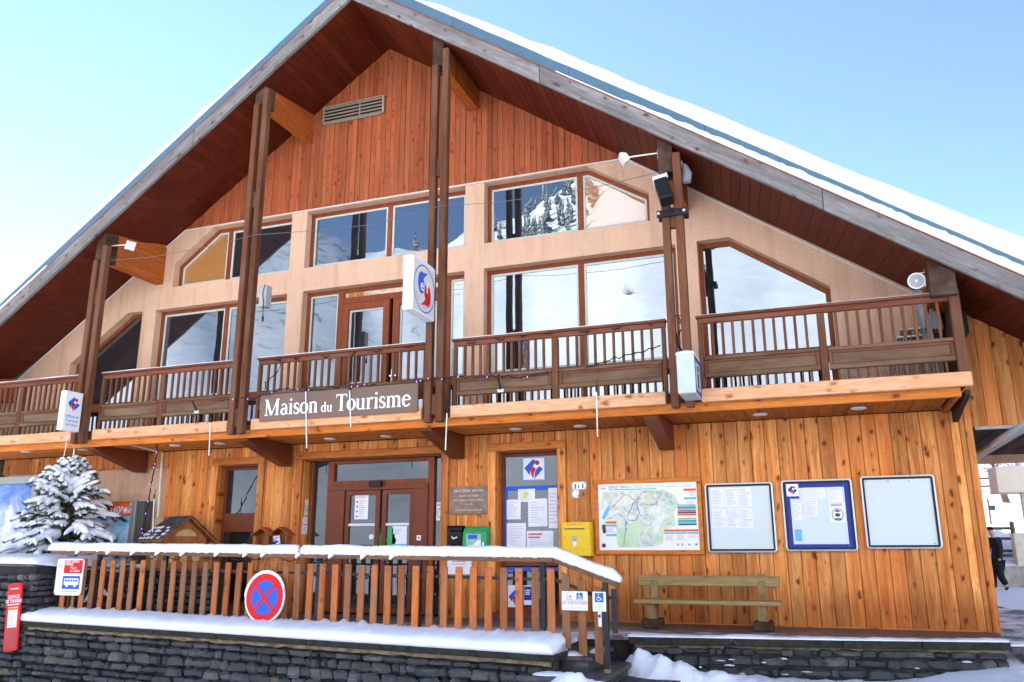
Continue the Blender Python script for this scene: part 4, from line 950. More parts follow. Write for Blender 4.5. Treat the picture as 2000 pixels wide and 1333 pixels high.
lights('tangled cable coil hanging between the two right posts', [S(1326, 610, Y=-1.5), S(1331, 640, Y=-1.5), S(1324, 660, Y=-1.5), S(1330, 690, Y=-1.5), S(1322, 670, Y=-1.5), S(1333, 650, Y=-1.5), S(1326, 620, Y=-1.5)], leds=0, seed=14, wob=.10)
for k, (px, y0, y1, lab) in enumerate(((411, 826, 890, 'left of the name board'), (597, 765, 876, 'in front of the word Maison'), (683, 763, 835, 'in front of the letter T'), (873, 808, 880, 'under the third post'), (1165, 766, 853, 'near the middle of the right balcony'), (301, 975, 1040, 'in front of the wooden house'))):
    Yk = -1.63 if k < 5 else -1.0
    if k == 0: Yk = -1.57
    a, c = S(px, y0, Y=Yk), S(px+2 if k in (1, 2, 4) else px-3, y1, Y=Yk); t = thing('icicle_light', 'thin white icicle light tube hanging '+lab, 'light tube', c, 'icicle light tubes')
    b = MB(); b.tube([a, c], .0085, 6); b.build('tube', M['white'], t)
    b = MB(); b.tube([a+Vector((0, 0, .005)), a+Vector((0, .0, .08))], .016, 6); b.tube([a+Vector((0, 0, .08)), a+Vector((.01, .01, .17))], .006, 5); b.build('plug', M['black'], t)
# two short black cable guides on the balustrade panels
for px, py, lab in ((383, 802, 'left'), (977, 760, 'right')):
    p = S(px, py, Y=-1.5); t = thing('flag_bracket', 'short black flag bracket on the balustrade, '+lab+' one of two', 'bracket', p)
    b = MB(); b.tube([p+Vector((0, .03, -.02)), p+Vector((-.02 if lab == 'left' else 0, -.10, .16))], .014, 8); b.build('socket', M['black'], t)
    b = MB(); b.box(p.x-.05, p.x+.05, -1.49, -1.476, p.z-.05, p.z-.0); b.build('plate', M['alu'], t)
# downpipe and conduit at the left of the larch wall
b = MB(); b.tube([S(235, 858, Y=-1.3), S(240, 864, Y=-1.3), S(318, 885, Y=-.06), S(316, 905, Y=-.06), S(308, 1010, Y=-.06)], .022, 8); tag(b.build('cable_conduit', M['offwhite']), 'white conduit running under the balcony and down the edge of the larch wall', 'pipe')
# gutter along the side of the house
q0 = S(1905, 892, X=2.35); b = MB(); b.tube([(2.35, q0.y+.3, q0.z), (2.35, -3.0, q0.z)], .062, 16); tag(b.build('side_gutter', plain('galvanised_steel', (.50, .53, .58), .38, .6, .1), smooth=True), 'shiny metal gutter tube beside the right corner of the house', 'gutter')
# ================================================================= THINGS ON THE LARCH WALL
def wrect(p0, p1, Y): a, c = S(*p0, Y=Y), S(*p1, Y=Y); return a.x, c.x, a.z, c.z
def board_rect(tl, tr, br, bl, Y):
    q = [S(*p, Y=Y) for p in (tl, tr, br, bl)]; return (q[0].x+q[3].x)/2, (q[1].x+q[2].x)/2, (q[2].z+q[3].z)/2, (q[0].z+q[1].z)/2
# trail map
x0, x1, z0, z1 = board_rect((1160, 940), (1369, 931), (1375, 1081), (1162.5, 1086), -.06)
t = thing('trail_map', 'large trail map board in an orange wooden frame beside the yellow letter box', 'map board', ((x0+x1)/2, -.03, z0)); fw = .065
for a, c, e, f in ((x0, x1, z0, z0+fw), (x0, x1, z1-fw, z1), (x0, x0+fw, z0+fw+.001, z1-fw-.001), (x1-fw, x1, z0+fw+.001, z1-fw-.001)): board('frame_bar', M['orange_beam'], t, a, c, -.065, -.012, e, f, .006)
F = frame((x0+fw, -.045, z0+fw)); Wm, Hm = x1-x0-2*fw, z1-z0-2*fw
sheet(F, 0, 0, Wm, Hm, M['white'], t, d=-.03, t=.03, name='panel')
def mapmat():
    m = NT('relief_map_print'); v = m.vec((1, 1, 1), False); f = m.noise(v, 5, 6, .62, .7); g = m.noise(v, 2.6, 4, .5)
    c = m.ramp(f, [(.35, (.36, .42, .36)), (.5, (.62, .66, .58)), (.65, (.76, .77, .72))]); m.col(m.mix(c, (.46, .64, .36), m.ramp(g, [(.5, (0,)*3), (.58, (.75,)*3)]))); m.set(m.p, Roughness=.5); return m.m
b = MB(); rr = random.Random(5); pp = [(.03, .70), (.05, .88), (.22, .89), (.5, .9), (.68, .89), (.78, .80), (.82, .68), (.76, .55), (.78, .36), (.66, .28), (.64, .10), (.58, .05), (.2, .04), (.17, .2), (.02, .3), (.05, .5)]
b.fpoly(F, [(x*Wm, y*Hm) for x, y in pp], .0008, .0003); b.build('map_print', mapmat(), t)
def pl(pts, wd, mat, nm='route', d=.0022): b = MB(); stroke(b, F, [(x*Wm, y*Hm) for x, y in pts], wd, d, 0); b.build(nm, M[mat], t, fixn=False)
pl([(.12, .60), (.17, .68), (.28, .84), (.33, .80), (.38, .74), (.43, .80), (.45, .86), (.56, .87), (.555, .78), (.59, .75), (.60, .69), (.55, .66), (.48, .68), (.43, .70)], .009, 'ink_red')
pl([(.40, .72), (.36, .70), (.33, .60), (.30, .52), (.30, .45), (.37, .44), (.40, .48), (.42, .56), (.40, .64), (.40, .72)], .010, 'navy')
pl([(.08, .46), (.15, .49), (.2, .56), (.25, .5), (.28, .45), (.27, .38), (.28, .33), (.26, .2), (.25, .06)], .006, 'ink')
pl([(.60, .68), (.66, .64), (.72, .6), (.72, .55), (.68, .46), (.63, .34), (.6, .24), (.54, .06)], .006, 'ink_grey')
pl([(.43, .43), (.45, .38), (.5, .36), (.54, .40), (.56, .46)], .006, 'blue')
b = MB(); b.fpoly(F, [(x*Wm, y*Hm) for x, y in ((.10, .66), (.13, .68), (.10, .56), (.06, .46), (.03, .48), (.06, .58))], .0008, .0014); b.fpoly(F, ell(.285*Wm, .40*Hm, .012*Wm, .035*Hm, 12), .0008, .0014); b.fpoly(F, ell(.28*Wm, .31*Hm, .011*Wm, .028*Hm, 12), .0008, .0014); b.build('lake', M['skyblue'], t)
b = MB()
for x, y in ((.25, .855), (.48, .875), (.61, .85), (.67, .74), (.40, .72), (.44, .67), (.4, .62), (.74, .71), (.44, .51), (.55, .675)): b.fpoly(F, rect((x-.014)*Wm, (y-.01)*Hm, (x+.014)*Wm, (y+.01)*Hm), .0008, .0026)
b.build('place_tag', M['skyblue'], t)
text('ESPACE TRAIL', F, .11*Wm, .93*Hm, .062, M['ink'], t, sx=.78); text("SAINT SORLIN D'ARVES  Col de la Croix de Fer - Etendard", F, .295*Wm, .93*Hm, .058, plain('lime_ink', (.22, .58, .12), .6), t, sx=.70)
lines(F, .11*Wm, .6*Wm, .9*Hm, .922*Hm, 1, M['green'], t, 0, .5)
b = MB(); b.fpoly(F, [(x*Wm, y*Hm) for x, y in ((.02, .925), (.045, .955), (.055, .94), (.065, .96), (.085, .925))], .001); b.build('emblem', M['ink_grey'], t)
def blockp(x, y, x2, y2, mat, nm='table_row', d=.0016): b = MB(); b.fpoly(F, rect(x*Wm, y*Hm, x2*Wm, y2*Hm), .0008, d); return b.build(nm, M[mat], t)
for y, m_ in ((.655, 'ink_grey'), (.625, 'green'), (.60, 'skyblue'), (.572, 'ink_red'), (.545, 'ink'), (.515, 'orange'), (.455, 'ink_grey'), (.425, 'green'), (.40, 'skyblue'), (.372, 'ink')): blockp(.80, y-.012, .98, y+.012, m_)
for a in ((.87, .865, .99, .90, 'orange'), (.87, .74, .99, .77, 'skyblue'), (.07, .40, .18, .43, 'orange'), (.07, .355, .18, .385, 'skyblue'), (.07, .21, .18, .24, 'skyblue'), (.07, .16, .18, .2, 'white'), (.66, .27, .995, .30, 'orange'), (.66, .235, .77, .262, 'skyblue'), (.775, .235, .88, .262, 'skyblue'), (.885, .235, .995, .262, 'skyblue')): blockp(*a, nm='caption_block')
for a, c, e, f in ((.66, .77, .13, .23), (.775, .88, .13, .23), (.885, .995, .17, .23), (.07, .18, .25, .345), (.89, .99, .64, .73), (.92, .99, .78, .86)): sheet(F, a*Wm, e*Hm, c*Wm, f*Hm, M['white'], t, d=.0012, t=.0008, name='caption_sheet'); lines(F, (a+.008)*Wm, (c-.008)*Wm, (e+.008)*Hm, (f-.008)*Hm, 7, M['ink_grey'], t, .5, .35, 3, d=.0026)
b = MB(); b.fpoly(F, [(x*Wm, y*Hm) for x, y in ((.03, .38), (.065, .39), (.075, .26), (.04, .25))], .001, .001); b.build('phone_picture', M['ink'], t)
b = MB(); b.fpoly(F, ell(.045*Wm, .07*Hm, .022*Wm, .033*Hm, 16), .001, .001); b.build('warning_dot', M['ink'], t)
for x in (.79, .83, .9, .965): b = MB(); b.fpoly(F, ell(x*Wm, .08*Hm, .012*Wm, .018*Hm, 12), .001, .001); b.build('partner_logo', M['green' if x > .95 else 'ink_grey'], t)
# glazed notice cases
def case(label, quad):
    x0, x1, z0, z1 = board_rect(*quad, -.05); t = thing('notice_case', label, 'notice board', ((x0+x1)/2, -.03, z0), 'glazed notice cases on the larch wall')
    F0 = frame((0, -.065, 0)); b = MB(); o, q = rrect(x0, z0, x1, z1, .045), rrect(x0+.022, z0+.022, x1-.022, z1-.022, .026)
    n = len(o)
    for y0, y1 in ((-.075, -.012),):
        for i in range(n):
            j = (i+1) % n; b.quad((o[i][0], y0, o[i][1]), (o[j][0], y0, o[j][1]), (q[j][0], y0-.004, q[j][1]), (q[i][0], y0-.004, q[i][1])); b.quad((o[i][0], y0, o[i][1]), (o[j][0], y0, o[j][1]), (o[j][0], y1, o[j][1]), (o[i][0], y1, o[i][1])); b.quad((q[i][0], y0-.004, q[i][1]), (q[j][0], y0-.004, q[j][1]), (q[j][0], y1, q[j][1]), (q[i][0], y1, q[i][1]))
    b.build('case_frame', M['alu'], t, smooth=False)
    b = MB(); ring(b, rect(x0+.02, z0+.02, x1-.02, z1-.02), .03, -.062, -.04); b.build('seal', M['black'], t)
    b = MB(); b.box(x0+.028, x1-.028, -.040, -.02, z0+.028, z1-.028); b.build('pane', M['glass_board'], t)
    return t, frame((x0+.05, -.0405, z0+.05)), x1-x0-.1, z1-z0-.1
t, F, wd, ht = case('left glazed notice case with six pale printed sheets, right of the trail map', ((1378, 946), (1510, 941), (1517, 1079), (1382, 1080)))
for i in range(6):
    cx, cy = i % 3, i//3; xx, yy = wd*(.04+.225*cx), ht*(.67-.34*cy); sheet(F, xx, yy, xx+wd*.22, yy+ht*.31, M['paper'], t); lines(F, xx+.02, xx+wd*.2, yy+.02, yy+ht*.29, 11, M['ink_grey'], t, .5, .25, i, d=.0032)
t, F, wd, ht = case('middle glazed notice case with blue border, tourism logo and mask poster', ((1526, 940), (1664, 934), (1675, 1076), (1535, 1077.5)))
for a in ((0, 0, .07, 1), (.93, 0, 1, 1), (.072, .93, .928, 1), (.072, 0, .928, .05), (.072, .76, .22, .80)): sheet(F, wd*a[0], ht*a[1], wd*a[2], ht*a[3], M['navy'], t, name='border')
sheet(F, .02*wd, .80*ht, .215*wd, .995*ht, M['white'], t, d=.0022); tourism_logo(F, .117*wd, .897*ht, .15*wd, t, .005, 'navy')
for a in ((.28, .76, .64, .93), (.67, .70, .90, .93), (.09, .42, .24, .70), (.28, .47, .50, .74), (.10, .10, .21, .28)): sheet(F, wd*a[0], ht*a[1], wd*a[2], ht*a[3], M['paper' if a[0] != .10 else 'skyblue'], t, d=.0005); lines(F, wd*a[0]+.01, wd*a[2]-.01, ht*a[1]+.02, ht*a[3]-.01, 7, M['ink_grey'], t, .6, .2, int(a[0]*100), d=.0038)
sheet(F, .67*wd, .38*ht, .92*wd, .69*ht, M['paper'], t, d=.0005); lines(F, .70*wd, .89*wd, .63*ht, .675*ht, 2, M['ink_red'], t, .1, .55, d=.0038)
b = MB(); stroke(b, F, ell(.795*wd, .50*ht, .085*wd, .095*ht, 24)+[(.88*wd, .50*ht)], .008, .004, 0); b.fpoly(F, ell(.795*wd, .495*ht, .04*wd, .028*ht, 14), .0005, .0035); b.fpoly(F, ell(.795*wd, .545*ht, .042*wd, .034*ht, 14, 0, 180), .0005, .0035); b.fpoly(F, rect(.745*wd, .42*ht, .845*wd, .445*ht), .0005, .0035); b.build('mask_pictogram', M['ink'], t)
t, F, wd, ht = case('right glazed notice case standing empty near the house corner', ((1681, 933), (1825, 925), (1840, 1070), (1692, 1074.5)))
for x, y in ((.02, .97), (.34, .97), (.37, .97), (.68, .96), (.95, .02)): b = MB(); b.fpoly(F, ell(x*wd, y*ht, .008, .008, 8), .004, 0); b.build('pin', M['ink'], t)
# letter box
x0, x1 = S(1096.5, 1050, Y=-.24).x, S(1153, 1050, Y=-.24).x; z0, z1 = S(1125, 1087, Y=-.24).z, S(1125, 1020, Y=-.24).z
t = thing('letter_box', 'yellow wall letter box marked LA POSTE left of the trail map', 'letter box', ((x0+x1)/2, -.02, z0))
b = MB(); b.box(x0, x1, -.24, -.012, z0, z1); b.build('body', M['yellow'], t, bevel=.012)
F = frame((x0, -.2405, z0)); wd, ht = x1-x0, z1-z0
b = MB(); b.fpoly(F, rect(wd*.08, ht*.78, wd*.84, ht*.86), .012, 0); b.build('slot_hood', M['yellow'], t); b = MB(); b.fpoly(F, rect(wd*.11, ht*.785, wd*.81, ht*.815), .002, .0125); b.build('slot', M['ink'], t)
b = MB(); b.fpoly(F, rect(wd*.02, ht*.20, wd*.98, ht*.205), .001); b.fpoly(F, rect(wd*.98, ht*.2, wd*.985, ht*.98), .001); b.build('seam', M['yellow_dk'], t)
text('LA POSTE', F, wd*.18, ht*.90, ht*.085, M['navy'], t, sx=.85); b = MB(); b.fpoly(F, [(wd*.60, ht*.915), (wd*.72, ht*.955), (wd*.66, ht*.93), (wd*.7, ht*.915)], .001); b.build('bird_emblem', M['navy'], t)
sheet(F, wd*.38, ht*.44, wd*.53, ht*.60, M['ink_grey'], t, t=.001, name='timetable'); sheet(F, wd*.39, ht*.30, wd*.52, ht*.43, M['paper'], t, t=.001, name='timetable')
b = MB(); b.fpoly(F, ell(wd*.11, ht*.55, .01, .01, 10), .002); b.build('lock', M['ink'], t)
b = MB(); b.box(x0+wd*.3, x1-wd*.3, -.2, -.03, z1+.001, z1+.02); b.build('roof_cap', M['yellow_dk'], t)
# plaque
x0, x1, z0, z1 = board_rect((878, 951), (952, 949), (952, 1004), (879, 1005), -.04); t = thing('memorial_plaque', 'brown marble plaque with cream lettering right of the entrance', 'plaque', ((x0+x1)/2, -.02, z0))
b = MB(); b.box(x0, x1, -.035, -.008, z0, z1); b.build('slab', M['plaque'], t, bevel=.003); F = frame(((x0+x1)/2, -.0352, z0)); ht = z1-z0
for s_, y, sz in (('SALLE  PIERRE  BALMAIN', .80, .052), ('GRAND  COUTURIER', .62, .04), ("ORIGINAIRE DE ST SORLIN D'ARVES", .47, .036), ('1914 - 1982', .33, .032), ('INAUGURATION LE 21 MARS 1992', .12, .034)): text(s_, F, 0, y*ht, sz, M['offwhite'], t, align='CENTER', sx=.95)
for ex in (-1, 1):
    for ez in (.07, .93): b = MB(); b.tube([F(ex*(x1-x0)*.46, ez*ht, 0), F(ex*(x1-x0)*.46, ez*ht, .004)], .012, 10); b.build('screw', M['ink'], t)
# black letter bin and defibrillator
x0, x1, z0, z1 = board_rect((874, 1027), (903, 1027), (902, 1066), (874, 1066), -.14); t = thing('black_wall_box', 'small black wall box with white tick mark below the plaque', 'wall box', ((x0+x1)/2, -.02, z0))
b = MB(); b.prism([(-.01, z0), (-.13, z0+.02), (-.15, z0+(z1-z0)*.5), (-.15, z1-.10), (-.01, z1-.10)], x0, x1, 'X'); b.build('body', M['black'], t, bevel=.006)
b = MB(); b.prism([(-.01, z1-.07), (-.16, z1-.085), (-.165, z1-.04), (-.13, z1), (-.01, z1)], x0-.004, x1+.004, 'X'); b.build('lid', M['black'], t, bevel=.005); b = MB(); b.box(x0+.02, x1-.02, -.12, -.012, z1-.1, z1-.07); b.build('slot', M['dark'], t)
F = frame(((x0+x1)/2, -.1505, z0)); b = MB(); stroke(b, F, [(-.05, (z1-z0)*.46), (-.03, (z1-z0)*.34), (.05, (z1-z0)*.42)], .018, .002, 0); b.build('tick_mark', M['white'], t, fixn=False)
x0, x1 = S(904, 1050, Y=-.2).x, S(951, 1050, Y=-.2).x; z0, z1 = S(928, 1082, Y=-.2).z, S(928, 1028, Y=-.2).z
t = thing('defibrillator_cabinet', 'green defibrillator cabinet with clear front next to the black wall box', 'cabinet', ((x0+x1)/2, -.02, z0))
prof = [(-.012, z0), (-.2, z0), (-.22, z0+.2), (-.2, z1-.1), (-.13, z1-.02), (-.012, z1)]
b = MB(); b.prism(prof, x0, x1, 'X'); b.build('shell', M['green'], t, bevel=.008)
F = frame((x0, -.2215, z0+.06)); wd, ht = x1-x0, z1-z0-.16
sheet(F, wd*.16, 0, wd*.78, ht*.9, plain('pale_green_window', (.30, .45, .38), .2), t, t=.006, name='front_window'); sheet(F, wd*.25, ht*.62, wd*.62, ht*.86, M['blue'], t, d=.006, t=.003)
b = MB(); b.fpoly(F, [(wd*.2, 0), (wd*.78, 0), (wd*.78, ht*.6), (wd*.6, ht*.5), (wd*.45, ht*.28), (wd*.2, ht*.22)], .002, .0065); b.build('label_sheet', M['paper'], t)
sheet(F, wd*.05, 0, wd*.21, ht*.26, M['green'], t, d=.009, t=.002); sheet(F, wd*.82, ht*.2, wd*.9, ht*.45, M['white'], t, d=.001, t=.002); b = MB(); b.fpoly(F, ell(wd*.13, ht*.14, .02, .022, 12), .001, .0115); b.build('heart_emblem', M['white'], t)
# trail arrows plate
x0, x1 = S(1116, 955, Y=-.02).x, S(1146, 955, Y=-.02).x; z0, z1 = S(1130, 973, Y=-.02).z, S(1130, 941, Y=-.02).z; t = thing('trail_marker', 'small L shaped white and grey trail arrow plate above the letter box', 'trail sign', ((x0+x1)/2, -.02, z0)); F = frame((x0, -.012, z0)); wd, ht = x1-x0, z1-z0
b = MB(); b.fpoly(F, [(0, 0), (wd*.5, 0), (wd*.5, ht*.5), (wd, ht*.5), (wd, ht), (0, ht)], .004, 0); b.build('plate', M['grey'], t)
for q in ([(.02, .75), (.16, .98), (.84, .98), (.98, .75), (.84, .52), (.16, .52)], [(.02, .25), (.2, .48), (.48, .48), (.48, .02), (.2, .02)]): b = MB(); b.fpoly(F, [(x*wd, y*ht) for x, y in q], .002, .0042); b.build('arrow', M['white'], t)
for a, m_ in (((.42, .6, .5, .78), 'blue'), ((.40, .06, .48, .2), 'ink_red'), ((.22, .56, .3, .86), 'ink'), ((.7, .58, .78, .86), 'ink')): sheet(F, a[0]*wd, a[1]*ht, a[2]*wd, a[3]*ht, M[m_], t, d=.0064, t=.001, name='mark')
# paper notice under the black box
def notice(name, label, x0, x1, z0, z1, Y, extra=None, group=None, mat='paper'):
    t = thing(name, label, 'notice', ((x0+x1)/2, Y, z0), group); F = frame((x0, Y, z0)); sheet(F, 0, 0, x1-x0, z1-z0, M[mat], t); return t, F, x1-x0, z1-z0
a = S(873, 1122, Y=-.012); c = S(921, 1090, Y=-.012); t, F, wd, ht = notice('paper_notice', 'white paper notice pinned below the black wall box behind the railing', a.x, c.x, a.z, c.z, -.012); lines(F, wd*.2, wd*.8, ht*.55, ht*.85, 2, M['ink_red'], t, .1, .3, d=.004); b = MB(); b.fpoly(F, ell(wd*.5, ht*.3, .03, .04, 12), .001, .003); b.build('pictogram', M['blue'], t)
# notices on the left door jamb (their faces look along the wall)
Xj = DO[0]+.0245
def jnotice(name, label, p0, p1, mat):
    a, c = S(*p0, X=Xj), S(*p1, X=Xj); y0, y1 = max(.04, min(a.y, c.y)), min(.22, max(a.y, c.y)); z0, z1 = min(a.z, c.z), max(a.z, c.z)
    t = thing(name, label, 'notice', (Xj, (y0+y1)/2, z0)); F = frame((Xj, y0, z0), (0, 1, 0)); sheet(F, 0, 0, y1-y0, z1-z0, M[mat], t, d=0); return t, F, y1-y0, z1-z0
t, F, wd, ht = jnotice('quality_plate', 'cream plate with a letter Q on the left door jamb', (594, 1007), (607, 977), 'paper2'); text('Q', F, wd*.5, ht*.3, ht*.5, M['ink_grey'], t, .004, 'CENTER'); b = MB(); stroke(b, F, [(wd*.45, ht*.35), (wd*.85, ht*.2)], .008, .005, 0); b.build('red_tail', M['ink_red'], t, fixn=False)
t, F, wd, ht = jnotice('jamb_notice', 'white notice with a red line on the left door jamb below the Q plate', (589, 1044), (606, 1011), 'paper'); lines(F, wd*.1, wd*.9, ht*.5, ht*.62, 1, M['ink_red'], t, .1, .5, d=.004); lines(F, wd*.2, wd*.8, ht*.15, ht*.45, 4, M['ink_grey'], t, .4, .3, d=.004)
# notices on the door glass and windows
YG = YD-.0125
def gnotice(name, label, p0, p1, Y, mat='paper'):
    a, c = S(*p0, Y=Y), S(*p1, Y=Y); return notice(name, label, a.x, c.x, a.z, c.z, Y, mat=mat)
t, F, wd, ht = gnotice('door_notice', 'white hygiene notice with icons on the left sliding door', (692, 1015), (720, 967), YG); lines(F, wd*.1, wd*.9, ht*.86, ht*.96, 3, M['ink_red'], t, .2, .4, d=.004); lines(F, wd*.32, wd*.85, ht*.08, ht*.8, 8, M['ink_red'], t, .5, .22, d=.004)
for k in range(4): b = MB(); b.fpoly(F, ell(wd*.18, ht*(.12+.2*k), wd*.07, wd*.07, 10), .001, .003); b.build('icon', M['blue'], t)
t, F, wd, ht = gnotice('door_poster', 'pale blue poster on the right sliding door', (765, 1082), (795, 1028), YG); sheet(F, 0, 0, wd, ht*.35, M['skyblue'], t, d=.0022); lines(F, wd*.1, wd*.9, ht*.05, ht*.2, 2, M['ink_red'], t, .1, .5, d=.006); lines(F, wd*.15, wd*.7, ht*.7, ht*.9, 3, M['ink_grey'], t, .5, .4, d=.004)
t, F, wd, ht = gnotice('mask_notice', 'white mask notice on the narrow window right of the door', (852, 1017), (863, 981), YD-.002); lines(F, wd*.1, wd*.9, ht*.78, ht*.92, 2, M['ink_red'], t, .1, .5, d=.004); b = MB(); stroke(b, F, ell(wd*.6, ht*.4, wd*.35, ht*.25, 18)+[(wd*.95, ht*.4)], .008, .004, 0); b.build('pictogram', M['ink'], t, fixn=False)
for k, (px, lab) in enumerate(((731, 'left'), (757, 'right'))):
    a = S(px, 1085, Y=YG); c = S(px+12, 1030, Y=YG); hh = c.z-a.z; t = thing('green_figure', 'green figure cut-out in the '+lab+' sliding door', 'decoration', (a.x, YG, a.z)); F = frame((a.x-.02, YG, a.z)); b = MB(); b.fpoly(F, [(.0, 0), (.03, hh*.35), (-.01, hh*.5), (.0, hh*.72), (.05, hh*.76), (.05, hh*.97), (.12, hh*.97), (.12, hh*.76), (.17, hh*.72), (.18, hh*.5), (.14, hh*.35), (.15, 0)], .002); b.build('cut_out', M['green'], t); b = MB(); b.fpoly(F, ell(-.05 if k == 0 else .2, hh*.66, .05, .045, 12), .002, .0005); b.build('white_pompom', M['white'], t)
# information window
YW = .2185; xw0, xw1 = W2[0]+.07, W2[1]-.07
t, F, wd, ht = gnotice('window_logo_sign', 'white square tourism logo sign at the top of the information window', (1021, 939), (1064, 893), YW)
b = MB(); ring(b, rect(F.o.x, F.o.z, F.o.x+wd, F.o.z+ht), .012, YW-.004, YW-.0005); b.build('border', M['skyblue'], t); tourism_logo(F, wd*.5, ht*.5, wd*.84, t, .005)
t = thing('blue_window_tape', 'bright blue tape framing the information window', 'tape', (xw0, YW, .3)); z_ = S(1030, 953, Y=YW).z; zz = S(1030, 1084, Y=YW).z; z3 = S(1030, 1108, Y=YW).z; z4 = S(1030, 1192, Y=YW).z
for a in ((xw0, xw1, z_-.045, z_+.03), (xw0, xw0+.055, zz, z_-.046), (xw0, xw1, z3-.06, z3), (xw0, xw1, z4-.05, z4+.03), (xw0, xw0+.05, z4+.031, z3-.061)): b = MB(); b.box(a[0], a[1], YW-.003, YW-.0005, a[2], a[3]); b.build('strip', M['blue'], t)
for k, (a, c, lab) in enumerate((((1012, 981), (1045, 955), 'small sheet with a green map of France'), ((990, 1015), (1017, 976), 'pale sheet at the left edge'), ((1032, 1029), (1069, 974), 'large bordered sheet in the middle'), ((1072, 1032), (1090, 953), 'tall sheet at the right edge'), ((990, 1070), (1027, 1022), 'lower left sheet'), ((1029, 1072), (1081, 1037), 'wide coloured sheet low down'))):
    t, F, wd, ht = gnotice('window_notice', lab+' taped inside the information window', a, c, YW-.001*(k % 3)-.0035); lines(F, wd*.1, wd*.9, ht*.1, ht*.9, 9, M['ink_grey'], t, .6, .2, k, d=.004)
    if k == 0: b = MB(); b.fpoly(F, [(wd*x, ht*y) for x, y in ((.3, .5), (.42, .8), (.6, .72), (.58, .45), (.5, .3), (.36, .35))], .001, .005); b.build('map_shape', plain('map_green', (.5, .62, .12)), t)
    if k == 5: sheet(F, wd*.02, ht*.5, wd*.6, ht*.95, M['ink_red'], t, d=.004, t=.0005, name='heading') if 0 else lines(F, wd*.05, wd*.6, ht*.55, ht*.9, 2, M['ink_red'], t, .2, .4, d=.005)
t, F, wd, ht = gnotice('low_window_sign', 'white tourism logo sign low in the information window behind the slats', (992, 1190), (1021, 1144), YW); tourism_logo(F, wd*.5, ht*.5, wd*.9, t, .004)
t, F, wd, ht = gnotice('classified_office_plate', 'dark blue plate low in the information window behind the slats', (1023, 1182), (1040, 1144), YW); sheet(F, wd*.05, ht*.25, wd*.95, ht*.95, M['navy'], t, d=.0022); lines(F, wd*.2, wd*.8, ht*.5, ht*.8, 3, M['white'], t, .2, .5, d=.0055)

# ================================================================= TERRACE, STEPS, STONE WALLS
def terracemat():
    m = NT('wet_terrace_paving'); v = m.vec((1, 1, 1), False); g = m.noise(m.vec((1.1, 5, 1), False), 1.6, 6, .7); f = m.noise(v, 9, 4)
    c = m.ramp(f, [(.3, (.075, .05, .042)), (.7, (.13, .092, .08))])
    sp = m.n('ShaderNodeSeparateXYZ'); tc = m.n('ShaderNodeTexCoord'); m.l(tc.outputs['Object'], sp.inputs[0])
    mr = m.n('ShaderNodeMapRange'); m.l(sp.outputs['Y'], mr.inputs[0]); mr.inputs[1].default_value = -.2; mr.inputs[2].default_value = -1.7; mr.inputs[3].default_value = -.16; mr.inputs[4].default_value = .13
    ad = m.n('ShaderNodeMath', operation='ADD'); m.l(g, ad.inputs[0]); m.l(mr.outputs[0], ad.inputs[1])
    m.col(m.mix(c, (.80, .82, .88), m.ramp(ad.outputs[0], [(.54, (0,)*3), (.68, (.9,)*3)]))); m.set(m.p, Roughness=.5); m.bump(f, .2, .01); return m.m
TM = terracemat()
b = MB(); tp = [(-17.5, -2.1), (-11.9, -2.40), (-3.06, -2.97), (-3.06, -1.95), (-2.45, -1.92), (.1, -1.53), (1.97, -1.12), (2.06, .05), (-17.5, .05)]
b.prism(tp, -.06, 0, 'Z'); ter = kind(b.build('terrace', TM, origin=(0, 0, 0)), 'structure')
b = MB(); b.prism([(-17, -2.2), (-3.1, -2.9), (-3.1, -1.9), (-2.4, -1.66), (1.85, -.86), (1.95, .04), (-17, .04)], -.9, -.0605, 'Z'); kind(b.build('terrace_base', M['darkmortar']), 'structure')
# edge slabs of the terrace on the right
edge = [(-2.47, -1.93), (-1.2, -1.74), (.1, -1.535), (1.0, -1.35), (1.98, -1.13)]
for p, q in zip(edge, edge[1:]):
    p, q = Vector((*p, -.055)), Vector((*q, -.055)); d = (q-p).normalized(); b = MB(); b.obar(p+d*.004+Vector((0, .02, 0)), q-d*.004+Vector((0, .02, 0)), .14, .10); b.build('edge_slab', M['moss'], ter, bevel=.012)
b = MB(); L = []
for i in range(140):
    u = i/139*(len(edge)-1); k = min(int(u), len(edge)-2); p = Vector((*edge[k], 0)).lerp(Vector((*edge[k+1], 0)), u-k); a = max(0, .35+noise.noise(Vector((p.x*1.4, 3, 1)))+.4*noise.noise(Vector((p.x*7, 1, 1)))); h = .016*a+.002
    L.append([p+Vector((0, -.055, -.012)), p+Vector((0, -.05-.012*a, -.004)), p+Vector((0, -.02, h)), p+Vector((0, .1+.2*a, h*.6+.001)), p+Vector((0, .16+.28*a, .0))])
b.loft(L, cap=False, close=False); b.build('edge_snow', M['snow'], ter, smooth=True)
for i in range(5):
    p = Vector((1.99+.12*i, -1.02+.2*i*.3, -.06-.05*i))
b = MB(); b.prism([(1.99, -1.13), (2.42, -.95), (2.30, -.60), (2.06, -.55)], -.15, -.07, 'Z'); b.build('edge_slab', M['slab'], ter, bevel=.012)
b = MB(); b.prism([(2.0, -1.10), (2.40, -.94), (2.30, -.65), (2.08, -.6)], -.069, -.045, 'Z'); b.build('edge_snow', M['snow'], ter, bevel=.01)
